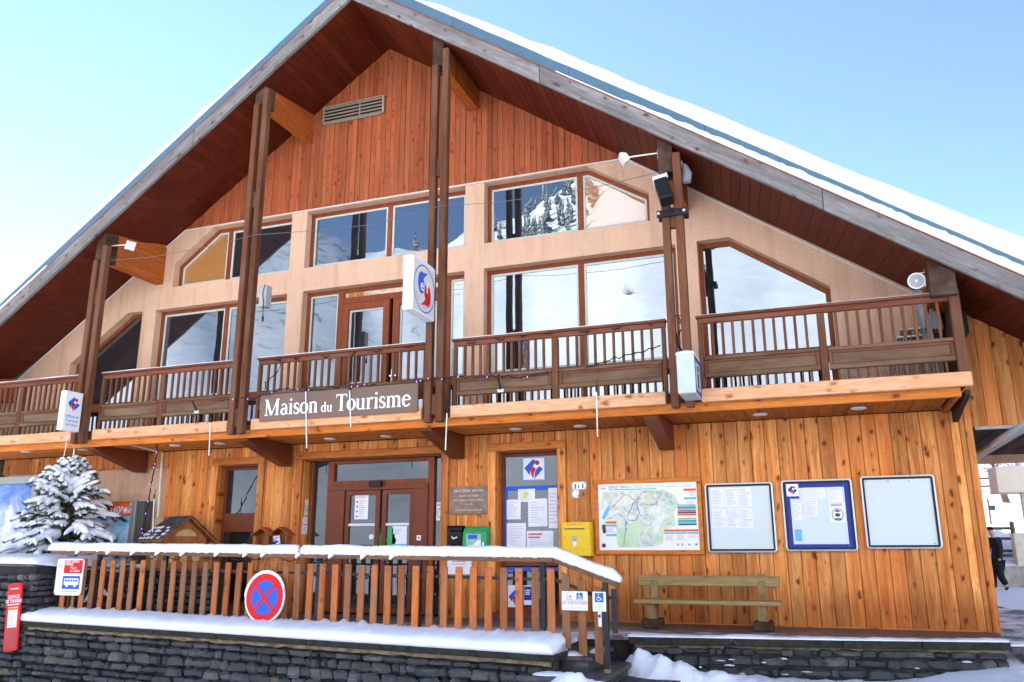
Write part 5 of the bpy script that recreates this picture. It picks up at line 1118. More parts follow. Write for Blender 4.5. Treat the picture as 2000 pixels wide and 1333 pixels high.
# stones: eight shapes, used with different sizes
SV = []
for k in range(8):
    bm = bmesh.new(); bmesh.ops.create_cube(bm, size=1); bmesh.ops.bevel(bm, geom=list(bm.edges), offset=.16+.05*(k % 3), segments=1, affect='EDGES', profile=.5)
    for v in bm.verts: v.co += Vector((noise.noise(v.co*2.3+Vector((k, 0, 0))), noise.noise(v.co*2.1+Vector((0, k, 5))), noise.noise(v.co*2.6+Vector((3, 0, k)))))*.15
    me = bpy.data.meshes.new('stone'); bm.to_mesh(me); bm.free(); me.materials.append(M['stone']); SV.append(me)
def stones(par, o, d, n, s0, s1, zlo, zhi, seed, hmin=.085, hmax=.145, lmin=.14, lmax=.36, skip=None):
    """courses of rough stones; o + d*s is the wall line, n its outward normal, zlo/zhi functions of s"""
    rr = random.Random(seed); d, n = Vector(d), Vector(n); rot = math.atan2(d.y, d.x); zt = max(zhi(s0), zhi(s1)); z = zt
    while z > min(zlo(s0), zlo(s1))+.02:
        h = rr.uniform(hmin, hmax); s = s0-rr.uniform(0, .2); tilt = 0
        while s < s1:
            l = rr.uniform(lmin, lmax) if rr.random() < .8 else rr.uniform(lmin*.6, lmin); sm = s+l/2; hh = h*rr.uniform(.78, 1.06); zz = z-(zt-zhi(min(max(sm, s0), s1)))-h/2
            if zz+hh*.5 > zlo(sm) and sm > s0-.02 and sm < s1+.05 and not (skip and skip(sm, zz)):
                e0, e1 = max(s, s0-.03), min(s+l, s1+.03)
                ob = place('stone', rr.choice(SV), None, Vector((o[0], o[1], 0))+d*((e0+e1)/2)+n*rr.uniform(-.06, -.01)+Vector((0, 0, zz)), par)
                ob.scale = ((e1-e0-.010)*1.03, rr.uniform(.13, .2), (hh-.008)*1.03); ob.rotation_euler = (rr.uniform(-.05, .05), rr.uniform(-.035, .035), rot+rr.uniform(-.04, .04))
            s += l
        z -= h
# terrace wall right
o = Vector((-2.42, -1.87)); q = Vector((1.93, -1.08)); d = (q-o).normalized(); n = Vector((d.y, -d.x)); LW = (q-o).length
W_T = thing('terrace_wall', 'low dark stone wall below the bench terrace with snow at its foot', 'stone wall', (o.x+2, o.y+.3, -.6))
b = MB(); b.obar((o.x, o.y+.10, -.45), (q.x, q.y+.10, -.45), .16, .62); b.build('wall_core', M['darkmortar'], W_T)
stones(W_T, o, (d.x, d.y, 0), (n.x, n.y, 0), 0, LW, lambda s: -.75, lambda s: -.13, 21)
b = MB(); b.obar((o.x, o.y+.045, -.13), (q.x, q.y+.045, -.13), .10, .045); b.build('mortar_bed', M['mortar'], W_T)
# the fence line and everything set out along it
FA = Vector((-11.92, -2.43, 0)); FD = Vector((.99786, -.06536, 0)); FN = Vector((-.06536, -.99786, 0)); FL = 8.83
def fdz(s): return .105*(1-max(-.3, min(1, s/FL)))
def FP(s, n, z): return FA+FD*s+FN*n+Vector((0, 0, z+fdz(s)))
W_F = thing('front_stone_wall', 'long dark stone wall carrying the snowy ledge below the slatted railing', 'stone wall', FP(4, .2, -.9))
b = MB(); b.loft([[FP(s, n_, z) for n_, z in ((.18, -1.3), (.30, -1.3), (.30, -.17), (.18, -.17))] for s in (-.1, FL+.1)]); b.build('wall_core', M['darkmortar'], W_F)
stones(W_F, FA, FD, FN*1.0, .02, FL+.05, lambda s: -1.12+.40*s/FL, lambda s: -.235+fdz(s), 31)
W_F_off = FN*.36
for ob in list(W_F.children):
    if ob.name.startswith('stone'): ob.location += W_F_off
b = MB(); L = []
for i in range(60):
    s = -.05+(FL+.1)*i/59; w_ = .02*noise.noise(Vector((s*5, 0, 4))); L.append([FP(s, .25, -.225+1.6*w_), FP(s, .355+w_, -.225+1.6*w_), FP(s, .37, -.17), FP(s, .25, -.17)])
b.loft(L); b.build('mortar_bed', M['mortar'], W_F)
s = -.12
rr = random.Random(8)
while s < FL+.1:
    e = min(s+rr.uniform(1.1, 1.7), FL+.14); b = MB(); b.loft([[FP(q, n_, z) for n_, z in ((-.05, -.17), (.45, -.17), (.455, -.095), (-.05, -.095))] for q in (s+.004, e-.004)]); b.build('ledge_slab', M['moss'], W_F, bevel=.012); s = e
# ledge snow
b = MB(); L = []; n1 = 520
for i in range(n1+1):
    s = -.18+(FL+.30)*i/n1; e = min(1, i/3, (n1-i)/3); a = noise.noise(Vector((s*1.1, 0, 7))); a2 = noise.noise(Vector((s*7, 2, 7))); a3 = noise.noise(Vector((s*26, 4, 1))); h = (.105+.02*a+.012*a2+.006*a3)*(.35+.65*e); fr = .47+.012*a2+.012*a+.006*a3
    L.append([FP(s, -.06, -.094), FP(s, fr-.02, -.094), FP(s, fr+.012, -.06), FP(s, fr+.006, h*.55-.07), FP(s, fr-.06, h-.07), FP(s, .25, h-.035+.012*a2), FP(s, .1, h-.02+.018*noise.noise(Vector((s*9, 8, 1)))), FP(s, .02, h-.005+.075*max(0, noise.noise(Vector((s*6.5, 3, 2))))+.02*noise.noise(Vector((s*24, 3, 2)))), FP(s, -.07, h-.05)])
b.loft(L); b.build('ledge_snow', M['snow'], W_F, smooth=True)
# tall raised bed on the left
W_L = thing('raised_bed_wall', 'tall dark stone wall of the raised bed at the left edge', 'stone wall', FP(-1.5, 0, -.9))
b = MB(); b.loft([[FP(s, n_, z) for n_, z in ((-.1, -1.2), (.30, -1.2), (.30, .80), (-.1, .80))] for s in (-5, -.02)])
b.loft([[FP(s, n_, z) for n_, z in ((-1.6, -.2), (-.1, -.2), (-.1, .72), (-1.6, .72))] for s in (-5, .05)]); b.build('wall_core', M['darkmortar'], W_L)
k0 = len(W_L.children); stones(W_L, FA, FD, FN, -2.1, .02, lambda s: -1.15, lambda s: .72, 41)
for ob in list(W_L.children):
    if ob.name.startswith('stone'): ob.location += FN*.36
stones(W_L, FP(.03, .36, 0)-Vector((0, 0, 0)), -FN, FD, 0, 1.9, lambda s: -.3, lambda s: .72, 43)
b = MB(); b.loft([[FP(s, n_, z) for n_, z in ((-.12, .725), (.38, .725), (.38, .765), (-.12, .765))] for s in (-5, .04)]); b.build('cap_slab', M['slab'], W_L, bevel=.01)
b = MB(); L = []
for i in range(100):
    s = -4+4.1*i/99; a = noise.noise(Vector((s*2, 5, 3))); a2 = noise.noise(Vector((s*8, 5, 3))); e = min(1, (99-i)/6); h = (.11+.05*a+.015*a2)*e
    L.append([FP(s, .36+.01*a2, .764), FP(s, .33, .764+h*.7), FP(s, .2, .766+h), FP(s, -.3, .77+h*1.2), FP(s, -1.2, .74+h*1.3), FP(s, -1.25, .6)])
b.loft(L); b.build('bed_snow', M['snow'], W_L, smooth=True)
# inner wall behind the railing
W_B = thing('inner_bed_wall', 'dark stone wall behind the slatted railing under the model house', 'stone wall', (-11.5, -.5, 0))
b = MB(); b.box(-14.2, -10.25, -.52, -.1, 0, .70); b.build('wall_core', M['darkmortar'], W_B)
stones(W_B, (-14.0, -.56), (1, 0, 0), (0, -1, 0), 0, 3.78, lambda s: .02, lambda s: .71, 51)
b = MB(); b.box(-14.2, -10.22, -.66, -.1, .712, .75); b.build('cap_slab', M['slab'], W_B, bevel=.01)
b = MB(); L = []
for i in range(60):
    x = -14.2+2.75*i/59; h = (.09+.04*nz(x, 1, 3)+.02*nz(x, 2, 9))*min(1, (59-i)/8); L.append([(x, -.655, .75), (x, -.63, .752+h*.8), (x, -.5, .754+h), (x, -.12, .752+h), (x, -.1, .75)])
b.loft(L); b.build('bed_snow', M['snow'], W_B, smooth=True)
# steps down to the street
ST = thing('stone_steps', 'grey stone steps with trodden snow at the right end of the railing', 'steps', (-2.6, -2.6, -.6))
for a in ((-3.08, -2.66, -3.06, -1.95, -.20, -.15), (-3.32, -2.40, -3.62, -1.95, -.37, -.31), (-2.55, -1.75, -3.35, -1.95, -.52, -.455)):
    b = MB(); b.box(*a[:4], a[4], a[5]); b.build('tread', M['slab'], ST, bevel=.015)
    b = MB(); b.box(a[0]+.02, a[1]-.05, a[2]+.04, a[3]-.02, a[4]-.25, a[4]-.001); b.build('riser', M['stone'], ST)
def mound(name, par, c, rx, ry, h, seed, n=28, mat='snow'):
    b = MB(); L = []
    for i in range(9):
        u = i/8; r_ = math.sin(u*math.pi/2) if i else 0.02; zz = math.cos(u*math.pi/2)*h
        L.append([Vector((c[0]+rx*r_*math.cos(2*math.pi*k/n)*(1+.22*noise.noise(Vector((math.cos(2*math.pi*k/n)*1.7, math.sin(2*math.pi*k/n)*1.7, seed)))), c[1]+ry*r_*math.sin(2*math.pi*k/n)*(1+.22*noise.noise(Vector((math.cos(2*math.pi*k/n)*1.7, math.sin(2*math.pi*k/n)*1.7, seed+4)))), c[2]+zz*(1+.25*noise.noise(Vector((k*.6, i*.7, seed)))))) for k in range(n)])
    b.loft(L); return b.build(name, M[mat], par, smooth=True)
mound('trodden_snow', ST, (-3.05, -3.42, -.315), .24, .13, .04, 5); mound('trodden_snow', ST, (-2.95, -2.9, -.155), .16, .1, .05, 6); mound('trodden_snow', ST, (-2.75, -2.35, -.156), .10, .3, .04, 7)
def pile(name, par, x0, x1, y0, y1, res, hf):
    nx_, ny_ = int((x1-x0)/res), int((y1-y0)/res); b = MB()
    for j in range(ny_+1):
        for i in range(nx_+1):
            x, y = x0+res*i, y0+res*j; h = hf(x, y); r_ = .045*nz(x, y, 5, 1)+.03*nz(x, y, 13, 2)+.014*nz(x, y, 31, 3)
            b.v.append(Vector((x, y, gz(x, y)-.05+h*(1+2.2*r_)+r_*.55*min(1, h/.06))))
    b.f = [(j*(nx_+1)+i, j*(nx_+1)+i+1, (j+1)*(nx_+1)+i+1, (j+1)*(nx_+1)+i) for j in range(ny_) for i in range(nx_)]
    return b.build(name, M['snow'], par, smooth=True, fixn=False, origin=(0, 0, 0))
g2 = lambda x, y, cx, cy, sx, sy, h: h*math.exp(-((x-cx)/sx)**2-((y-cy)/sy)**2)
pile('trodden_snow', ST, -2.55, .3, -3.0, -1.80, .035, lambda x, y: g2(x, y, -2.38, -1.96, .26, .18, .34)+g2(x, y, -2.0, -2.1, .35, .25, .26)+g2(x, y, -1.45, -2.15, .6, .28, .17)+g2(x, y, -.5, -2.0, .9, .3, .09))
pile('trodden_snow', ST, -3.2, -1.9, -4.6, -3.25, .035, lambda x, y: g2(x, y, -2.72, -3.85, .34, .25, .36)+g2(x, y, -2.3, -3.8, .25, .3, .18))
pile('trodden_snow', ST, -2.2, -1.2, -3.6, -2.7, .035, lambda x, y: g2(x, y, -1.75, -3.1, .3, .25, .15))
b = MB(); L = []
for i in range(80):
    s = LW*i/79; p = Vector((o.x, o.y, 0))+Vector((d.x, d.y, 0))*s; h = .045+.03*noise.noise(Vector((s*1.1, 3, 3)))+.02*noise.noise(Vector((s*5, 3, 3)))+.05*sst(.8, 0, s); g = gz(p.x, p.y-.2)
    L.append([p+Vector((0, .02, g+h)), p+Vector((0, -.08, g+h*.95)), p+Vector((0, -.3, g+h*.5)), p+Vector((0, -.7, g-.02))])
b.loft(L, cap=False, close=False); b.build('drifted_snow', M['snow'], W_T, smooth=True)
rr = random.Random(4)
for k in range(26):
    s = rr.uniform(.05, LW) if k > 12 else rr.uniform(.0, 1.3); p = Vector((o.x, o.y, 0))+Vector((d.x, d.y, 0))*s+Vector((n.x, n.y, 0))*.055; mound('clinging_snow', W_T, (p.x, p.y, rr.uniform(-.48, -.24)), rr.uniform(.02, .07), .03, rr.uniform(.008, .018), k, 10)

# ================================================================= SLATTED RAILING
FE = thing('slatted_railing', 'orange wooden slat railing with a thick cap of snow along its handrail', 'railing', FP(4.4, 0, 0))
def fslat(s, z0, z1, w_=.097, lean=0, mat='slat', slope=0):
    b = MB(); h = w_/2
    q = [FP(s-h, .014, z0+slope*h), FP(s+h, .014, z0-slope*h), FP(s+h, -.014, z0-slope*h), FP(s-h, -.014, z0+slope*h)]
    r_ = [FP(s-h+lean, .014, z1+slope*h), FP(s+h+lean, .014, z1-slope*h), FP(s+h+lean, -.014, z1-slope*h), FP(s-h+lean, -.014, z1+slope*h)]
    b.loft([q, r_]); return b.build('slat', M[mat], FE, bevel=.004)
rr = random.Random(2); NS = 41; sp_ = .2121
for i in range(NS):
    fslat(FL-.06-sp_*(NS-1-i), -.02+rr.uniform(-.006, .006), .85+rr.uniform(-.006, .006), .097, rr.uniform(-.006, .006), 'slat' if rr.random() < .86 else 'slat_old')
xs_ = [(1100+1110)/2, 1138, 1169]
for px, (t_, b_) in zip((1105, 1137, 1169), ((1121, 1266), (1132, 1280), (1147, 1296))):
    s = (S(px, 1200, Y=-3.04).x-FA.x)/FD.x; fslat(s, S(px, b_, Y=-3.04).z, S(px, t_, Y=-3.04).z, .10, 0, 'slat_old', .36)
# flat iron rails and iron posts
for z, zz in ((.70, .74), (.0, .035)):
    b = MB(); b.loft([[FP(s, n_, q) for n_, q in ((-.016, z), (-.016, zz), (-.026, zz), (-.026, z))] for s in (-.02, FL-.02)]); b.build('flat_bar', M['iron'], FE)
sE = (S(1184, 1200, Y=-3.05).x-FA.x)/FD.x
for z0, z1 in ((.70, .47), (.0, -.23)):
    b = MB(); b.loft([[FP(s, n_, z+q) for n_, q in ((-.016, 0), (-.016, .045), (-.026, .045), (-.026, 0))] for s, z in ((FL-.018, z0), (sE, z1))]); b.build('flat_bar', M['iron'], FE)
for px in (160, 300, 620, 823, 1046): s = (S(px, 1120, Y=-2.75).x-FA.x)/FD.x if px < 1000 else FL-.19; b = MB(); c0 = FP(s, -.06, 0); b.box(c0.x-.03, c0.x+.03, c0.y-.03, c0.y+.03, -.02, .93+fdz(s)); b.build('iron_post', M['iron'], FE)
c0 = FP(sE, -.0, 0); b = MB(); b.box(c0.x-.03, c0.x+.03, c0.y-.035, c0.y+.025, -.46, .70); b.build('iron_post', M['iron'], FE)
b = MB(); b.box(c0.x-.034, c0.x+.034, c0.y-.04, c0.y+.03, -.36, -.27); b.build('post_band', M['mortar'], FE)
b = MB(); b.box(c0.x+.06, c0.x+.12, c0.y+.03, c0.y+.05, .12, .62); b.box(c0.x+.0, c0.x+.1, c0.y+.026, c0.y+.045, .5, .54); b.build('end_plate', M['iron'], FE)
# handrail: three lengths and the raking end
cuts = [-.05, 2.9, 5.95, FL]
for a, c in zip(cuts, cuts[1:]): b = MB(); b.loft([[FP(s, n_, z) for n_, z in ((.07, .925), (.07, .99), (-.07, .99), (-.07, .925))] for s in (a+.003, c-.003)]); b.build('handrail', M['railwood'], FE, bevel=.008)
pe = S(1208, 1141, Y=-3.06); se = (pe.x-FA.x)/FD.x; ze = pe.z+.03
b = MB(); b.loft([[FP(s, n_, z+q) for n_, q in ((.07, -.065), (.07, .0), (-.07, .0), (-.07, -.065))] for s, z in ((FL+.002, .99), (se, ze))]); b.build('handrail', M['railwood'], FE, bevel=.008)
def railsnow(path, seed, w_=.08, hh=.11):
    b = MB(); L = []; n = len(path)
    for i, (s, z) in enumerate(path):
        e = min(1, (i+.3)/3, (n-1-i+.3)/3); a = noise.noise(Vector((s*2.2, seed, 0))); a2 = noise.noise(Vector((s*11, seed, 3))); h = (hh+.018*a+.006*a2)*(.4+.6*e); w1 = (w_+.008*a+.004*a2)*(.6+.4*e); a3 = noise.noise(Vector((s*45, seed, 5))); dr = .012+.018*max(0, a2)+.012*a3; w1 += .005*a3; h += .006*a3
        L.append([FP(s, w1+.004, z-dr), FP(s, w1+.016, z+h*.35), FP(s, w1*.86, z+h*.8), FP(s, w1*.4, z+h*1.03), FP(s, -w1*.4, z+h*1.03), FP(s, -w1*.86, z+h*.8), FP(s, -w1-.012, z+h*.35), FP(s, -w1, z-.005)])
    b.loft(L); return b.build('rail_snow', M['snow'], FE, smooth=True)
j_ = (S(585, 1075, Y=-2.8).x-FA.x)/FD.x
railsnow([(-.12+(j_+.10)*i/260, .992) for i in range(261)], 1); 
pth = [(j_+.02+(FL-.03-j_)*i/280, .992) for i in range(281)]+[(FL+(se+.03-FL)*i/24, .992+(ze-.992)*i/24) for i in range(1, 25)]
railsnow(pth, 2)
# drips of snow where the light cable crosses
rr = random.Random(6)
for px in (130, 195, 246, 298, 350, 421, 480, 517, 588, 655, 720, 778): 
    b = MB(); s = (S(px, 1090, Y=-2.75).x-FA.x)/FD.x; b.tube([FP(s+.04, .085, .995), FP(s+.0, .095, .955), FP(s-.02, .092, .925)], [.035, .028, .012], 7); b.build('snow_drip', M['snow'], FE, smooth=True)
for px in (130, 195, 246, 298, 350, 421, 480, 517, 588, 655, 778):
    b = MB(); s = (S(px, 1090, Y=-2.75).x-FA.x)/FD.x; b.tube([FP(s+.1, .06, 1.0), FP(s+.03, .082, .965), FP(s-.06, .075, .918), FP(s-.1, .0, .90), FP(s-.2, -.02, .86+rr.uniform(0, .04)), FP(s-.33, .0, .9)], .009, 5); b.build('light_cable', M['cable'], FE)
z = .80
for i in range(20, 40, 1): b = MB(); s = FL-.06-sp_*(NS-1-i); b.tube([FP(s-.06, .018, z), FP(s, .022, z-.004*(i % 3)), FP(s+.06, .018, z-.012)], .003, 4); b.build('tie_wire', M['alu'], FE)
# no stopping sign
c0 = S(516.5, 1169, Y=-2.83)+Vector((0, 0, .012)); t = thing('no_stopping_sign', 'round red and blue no stopping sign leaning on the slats with snow on its rim', 'road sign', (c0.x, c0.y, c0.z-.34))
rx = (S(558, 1171, Y=-2.83).x-S(475, 1171, Y=-2.83).x)/2*.98; F = frame(c0, FD, (0, -.04, 1)); F = frame(c0, FD, Vector((0, .05, 1)))
b = MB(); b.fpoly(F, ell(0, 0, rx, rx, 40), .03, -.03); b.build('disc', M['grey'], t)
for k, (r_, m_) in enumerate(((1.0, 'white'), (.93, 'red'), (.66, 'blue'))): b = MB(); b.fpoly(F, ell(0, 0, rx*r_, rx*r_, 40), .0012, .0005+.0016*k); b.build(('rim', 'ring', 'field')[k], M[m_], t)
b = MB()
for k, a in enumerate((45, -45)): u, v = Vector((math.cos(R(a)), math.sin(R(a)))), Vector((-math.sin(R(a)), math.cos(R(a)))); b.fpoly(F, [tuple(u*p*rx*.70+v*q*rx*.065) for p, q in ((-1, -1), (1, -1), (1, 1), (-1, 1))], .0012, .0055+.0016*k)
b.build('cross', M['red'], t)
b = MB(); L = []
for i in range(41):
    a = R(20+160*i/40); e = math.sin(math.pi*i/40)**.5; th = (.022+.012*noise.noise(Vector((i*.5, 1, 1))))*e+.002; u = lambda r_, d_: F(math.cos(a)*r_, math.sin(a)*r_, d_); L.append([u(rx*.99, .006), u(rx+th*.6, .012), u(rx+th, -.01), u(rx*.99, -.032)])
b.loft(L); b.build('rim_snow', M['snow'], t, smooth=True)
for s, z in ((-.1, 0), (.1, 0)): pass
b = MB(); b.box(c0.x-.02, c0.x+.02, c0.y+.03, c0.y+.10, c0.z-.02, c0.z+.02); b.build('bracket', M['iron'], t)
# bus stop sign
x0, x1, z0, z1 = board_rect((114, 1092), (166, 1092), (159, 1164), (108, 1162), -2.53); t = thing('bus_stop_sign', 'white bus stop sign with red heading and blue bus symbol left on the railing', 'bus stop sign', ((x0+x1)/2, -2.53, z0))
F = frame((x0, -2.55, z0)); wd, ht = x1-x0, z1-z0
b = MB(); b.fpoly(F, rrect(0, 0, wd, ht, .05), .02, -.02); b.build('plate', M['white'], t)
sheet(F, wd*.02, ht*.3, wd*.26, ht*.93, M['paper'], t, t=.001, name='side_field'); sheet(F, wd*.28, ht*.60, wd*.97, ht*.97, M['red'], t, t=.002, name='heading'); sheet(F, wd*.28, ht*.17, wd*.93, ht*.53, M['blue'], t, t=.002, name='bus_field')
b = MB(); b.fpoly(F, rrect(wd*.34, ht*.28, wd*.88, ht*.46, .02), .001, .0022); b.build('bus_symbol', M['white'], t); b = MB()
for k in range(5): b.fpoly(F, rect(wd*(.37+.1*k), ht*.375, wd*(.45+.1*k), ht*.43), .001, .0035)
b.build('bus_window', M['blue'], t)
for x in (.46, .76): b = MB(); b.fpoly(F, ell(wd*x, ht*.27, wd*.045, wd*.045, 14), .001, .0035); b.build('bus_wheel', M['white'], t)
text('SAINT SORLIN', F, wd*.31, ht*.895, .058, M['white'], t, .004, sx=.78, bold=.0006); text("D'ARVES", F, wd*.31, ht*.82, .058, M['white'], t, .004, sx=.78, bold=.0006); text('Maison', F, wd*.52, ht*.725, .055, M['white'], t, .004, sx=.85); text('du Tourisme', F, wd*.52, ht*.645, .055, M['white'], t, .004, sx=.72)
b = MB()
for x, y in ((.10, .82), (.18, .82), (.10, .75), (.18, .75)): b.fpoly(F, rect(wd*(x-.02), ht*(y-.015), wd*(x+.02), ht*(y+.015)), .001, .002)
b.build('emblem', M['red'], t); lines(F, wd*.28, wd*.85, ht*.08, ht*.13, 1, M['ink_grey'], t, .1, .5, d=.002)
b = MB(); b.tube([((x0+x1)/2, -2.50, z0-.25), ((x0+x1)/2, -2.50, z1-.05)], .03, 10); b.build('pole', M['iron'], t)
b = MB(); b.fpoly(F, [(wd*.5, 0), (wd*.97, 0), (wd*.98, .02), (wd*.9, .05), (wd*.7, .03)], .012, .003); b.build('snow', M['snow'], t)
# red office plate on the tall wall
a, c = S(18, 1139, Y=-2.92), S(28, 1272, Y=-2.92); t = thing('office_plate', 'tall narrow red tourist office plate leaning on the stone wall at far left', 'sign', (c.x, -2.92, c.z))
u = Vector((S(31, 1139, Y=-2.92).x-S(20, 1272, Y=-2.92).x, 0, a.z-c.z)); ht = u.length; wd = S(45, 1150, Y=-2.92).x-S(18, 1150, Y=-2.92).x; F = frame((S(20, 1272, Y=-2.92).x, -2.93, c.z), (u.z, 0, -u.x), u)
b = MB(); b.fpoly(F, rrect(-wd/2, 0, wd/2, ht, .04), .025, -.025); b.build('plate', M['red'], t)
sheet(F, -wd*.42, .03, wd*.42, ht*.34, plain('dull_red', (.42, .05, .05), .5), t, t=.001, name='lower_field'); sheet(F, -wd*.33, ht*.34, wd*.33, ht*.64, M['paper2'], t, t=.002, name='timetable'); lines(F, -wd*.28, wd*.28, ht*.36, ht*.56, 10, M['ink_grey'], t, .4, .3, d=.004); sheet(F, -wd*.33, ht*.60, wd*.33, ht*.63, M['orange'], t, d=.0022, t=.001, name='stripe')
text('OFFICE', F, 0, ht*.77, .075, M['white'], t, .003, 'CENTER', bold=.001); text('DE TOURISME', F, 0, ht*.705, .075, M['white'], t, .003, 'CENTER', sx=.72, bold=.001); sheet(F, -wd*.42, ht*.672, wd*.42, ht*.684, M['white'], t, t=.002, name='rule'); lines(F, -wd*.3, wd*.3, ht*.9, ht*.93, 1, M['white'], t, .1, .4, d=.003)
b = MB(); stroke(b, F, [(-wd*.45, ht*.86), (-wd*.2, ht*.90), (-wd*.02, ht*.85), (wd*.15, ht*.92), (wd*.45, ht*.86)], .006, .002, 0); b.build('mountain_line', M['ink_red'], t, fixn=False)
# access signs on the raking part
def access(label, p0, p1, icons):
    a, c = S(*p0, Y=-3.09), S(*p1, Y=-3.09); t = thing('access_sign', label, 'sign', ((a.x+c.x)/2, -3.09, c.z)); F = frame((a.x, -3.09, c.z), FD); wd, ht = c.x-a.x, a.z-c.z; b = MB(); b.fpoly(F, rect(0, 0, wd, ht), .006, -.006); b.build('plate', M['white'], t); return t, F, wd, ht
def wheelchair(F, cx, cy, s, t, ramp=False):
    sheet(F, cx-s/2, cy-s/2, cx+s/2, cy+s/2, M['blue'], t, t=.001, name='icon_field'); b = MB()
    stroke(b, F, ell(cx-.06*s, cy-.14*s, .2*s, .2*s, 18)+[(cx+.14*s, cy-.14*s)], .06*s, .002, 0); stroke(b, F, [(cx-.1*s, cy+.25*s), (cx-.06*s, cy-.02*s), (cx+.16*s, cy-.02*s), (cx+.3*s, cy-.3*s)], .07*s, .0024, 0); b.fpoly(F, ell(cx-.1*s, cy+.36*s, .06*s, .06*s, 10), .0004, .002)
    if ramp: stroke(b, F, [(cx-.3*s, cy-.42*s), (cx+.42*s, cy-.42*s)], .08*s, .0026, 0)
    b.build('wheelchair_icon', M['white'], t, fixn=False)
t, F, wd, ht = access('wide white access sign with pram and wheelchair symbols on the raking slats', (1097, 1155), (1149, 1193), 2); wheelchair(F, wd*.70, ht*.75, ht*.37, t, True)
b = MB(); cx, cy, s = wd*.29, ht*.75, ht*.37; stroke(b, F, rect(cx-s/2, cy-s/2, cx+s/2, cy+s/2)+[(cx-s/2, cy-s/2)], .004, .001, 0); stroke(b, F, [(cx-.32*s, cy-.4*s), (cx-.32*s, cy+.3*s)], .08*s, .0015, 0); b.fpoly(F, ell(cx+.12*s, cy-.02*s, .2*s, .2*s, 12, 180, 360), .0005, .001); b.fpoly(F, ell(cx+.16*s, cy+.02*s, .16*s, .2*s, 12, 0, 90)+[(cx+.16*s, cy+.02*s)], .0005, .001); b.fpoly(F, ell(cx+.0*s, cy-.36*s, .06*s, .06*s, 8), .0005, .001); b.fpoly(F, ell(cx+.25*s, cy-.36*s, .06*s, .06*s, 8), .0005, .001); b.build('pram_icon', M['ink'], t, fixn=False)
text('POUSSETTES ET FAUTEUILS', F, wd*.5, ht*.45, .030, M['ink_red'], t, align='CENTER', sx=.8); text("ACCES A L'OFFICE DE TOURISME", F, wd*.5, ht*.37, .029, M['ink'], t, align='CENTER', sx=.75); text("PAR L'ARRIERE DU BATIMENT", F, wd*.5, ht*.29, .030, M['ink_red'], t, align='CENTER', sx=.8); lines(F, wd*.12, wd*.88, ht*.05, ht*.24, 4, M['ink_grey'], t, .1, .3)
t, F, wd, ht = access('narrow white wheelchair sign beside the end post of the railing', (1157, 1156), (1184.5, 1195), 1); wheelchair(F, wd*.5, ht*.70, ht*.48, t); lines(F, wd*.15, wd*.85, ht*.06, ht*.38, 4, M['ink_grey'], t, .2, .3)
b = MB(); b.box(F.o.x+wd*.4, F.o.x+wd*.66, F.o.y-.022, F.o.y-.002, F.o.z-.17, F.o.z-.002); b.build('bell_push', M['offwhite'], t); b = MB(); q = F(wd*.53, -.05, .024); b.tube([q, q+Vector((0, -.004, 0))], .016, 10); b.build('bell_button', M['navy'], t)

# ================================================================= BENCH
yb = -.42; xL, xR2 = S(1247, 1130, Y=yb).x, S(1523, 1130, Y=yb).x
t = thing('wall_bench', 'greenish treated wood bench against the larch wall below the notice cases', 'bench', ((xL+xR2)/2, -.55, 0))
zt_, zb_ = S(1385, 1125, Y=yb).z, S(1385, 1145, Y=yb).z; b = MB(); b.loft([[(x, -.47, zb_), (x, -.43, zb_), (x, -.405, zt_), (x, -.445, zt_)] for x in (xL, xR2)]); b.build('backrest', M['bench'], t, bevel=.008)
zs_ = S(1385, 1182, Y=-.92).z; sL, sR = S(1238, 1178, Y=-.92).x, S(1526, 1178, Y=-.92).x
for k in range(2): board('seat_plank', M['bench'], t, sL, sR, -.92+.2*k, -.725+.2*k, zs_, zs_+.055, .008)
for px in (1280, 1489):
    x = S(px, 1150, Y=yb).x; b = MB(); b.loft([[(x-.055, -.60, .12), (x+.055, -.60, .12), (x+.055, -.50, .12), (x-.055, -.50, .12)], [(x-.055, -.43, zt_+.03), (x+.055, -.43, zt_+.03), (x+.055, -.36, zt_+.03), (x-.055, -.36, zt_+.03)]]); b.build('back_post', M['bench_z'], t, bevel=.006)
    b = MB(); b.loft([[(x-.07, -.80, .12), (x+.07, -.80, .12), (x+.07, -.62, .12), (x-.07, -.62, .12)], [(x-.06, -.84, zs_-.001), (x+.06, -.84, zs_-.001), (x+.06, -.60, zs_-.001), (x-.06, -.60, zs_-.001)]]); b.build('leg', M['bench_z'], t, bevel=.006)
    b = MB(); b.box(x-.13, x+.13, -.88, -.48, .0, .12); b.build('foot_block', M['purlin_end'], t, bevel=.015)

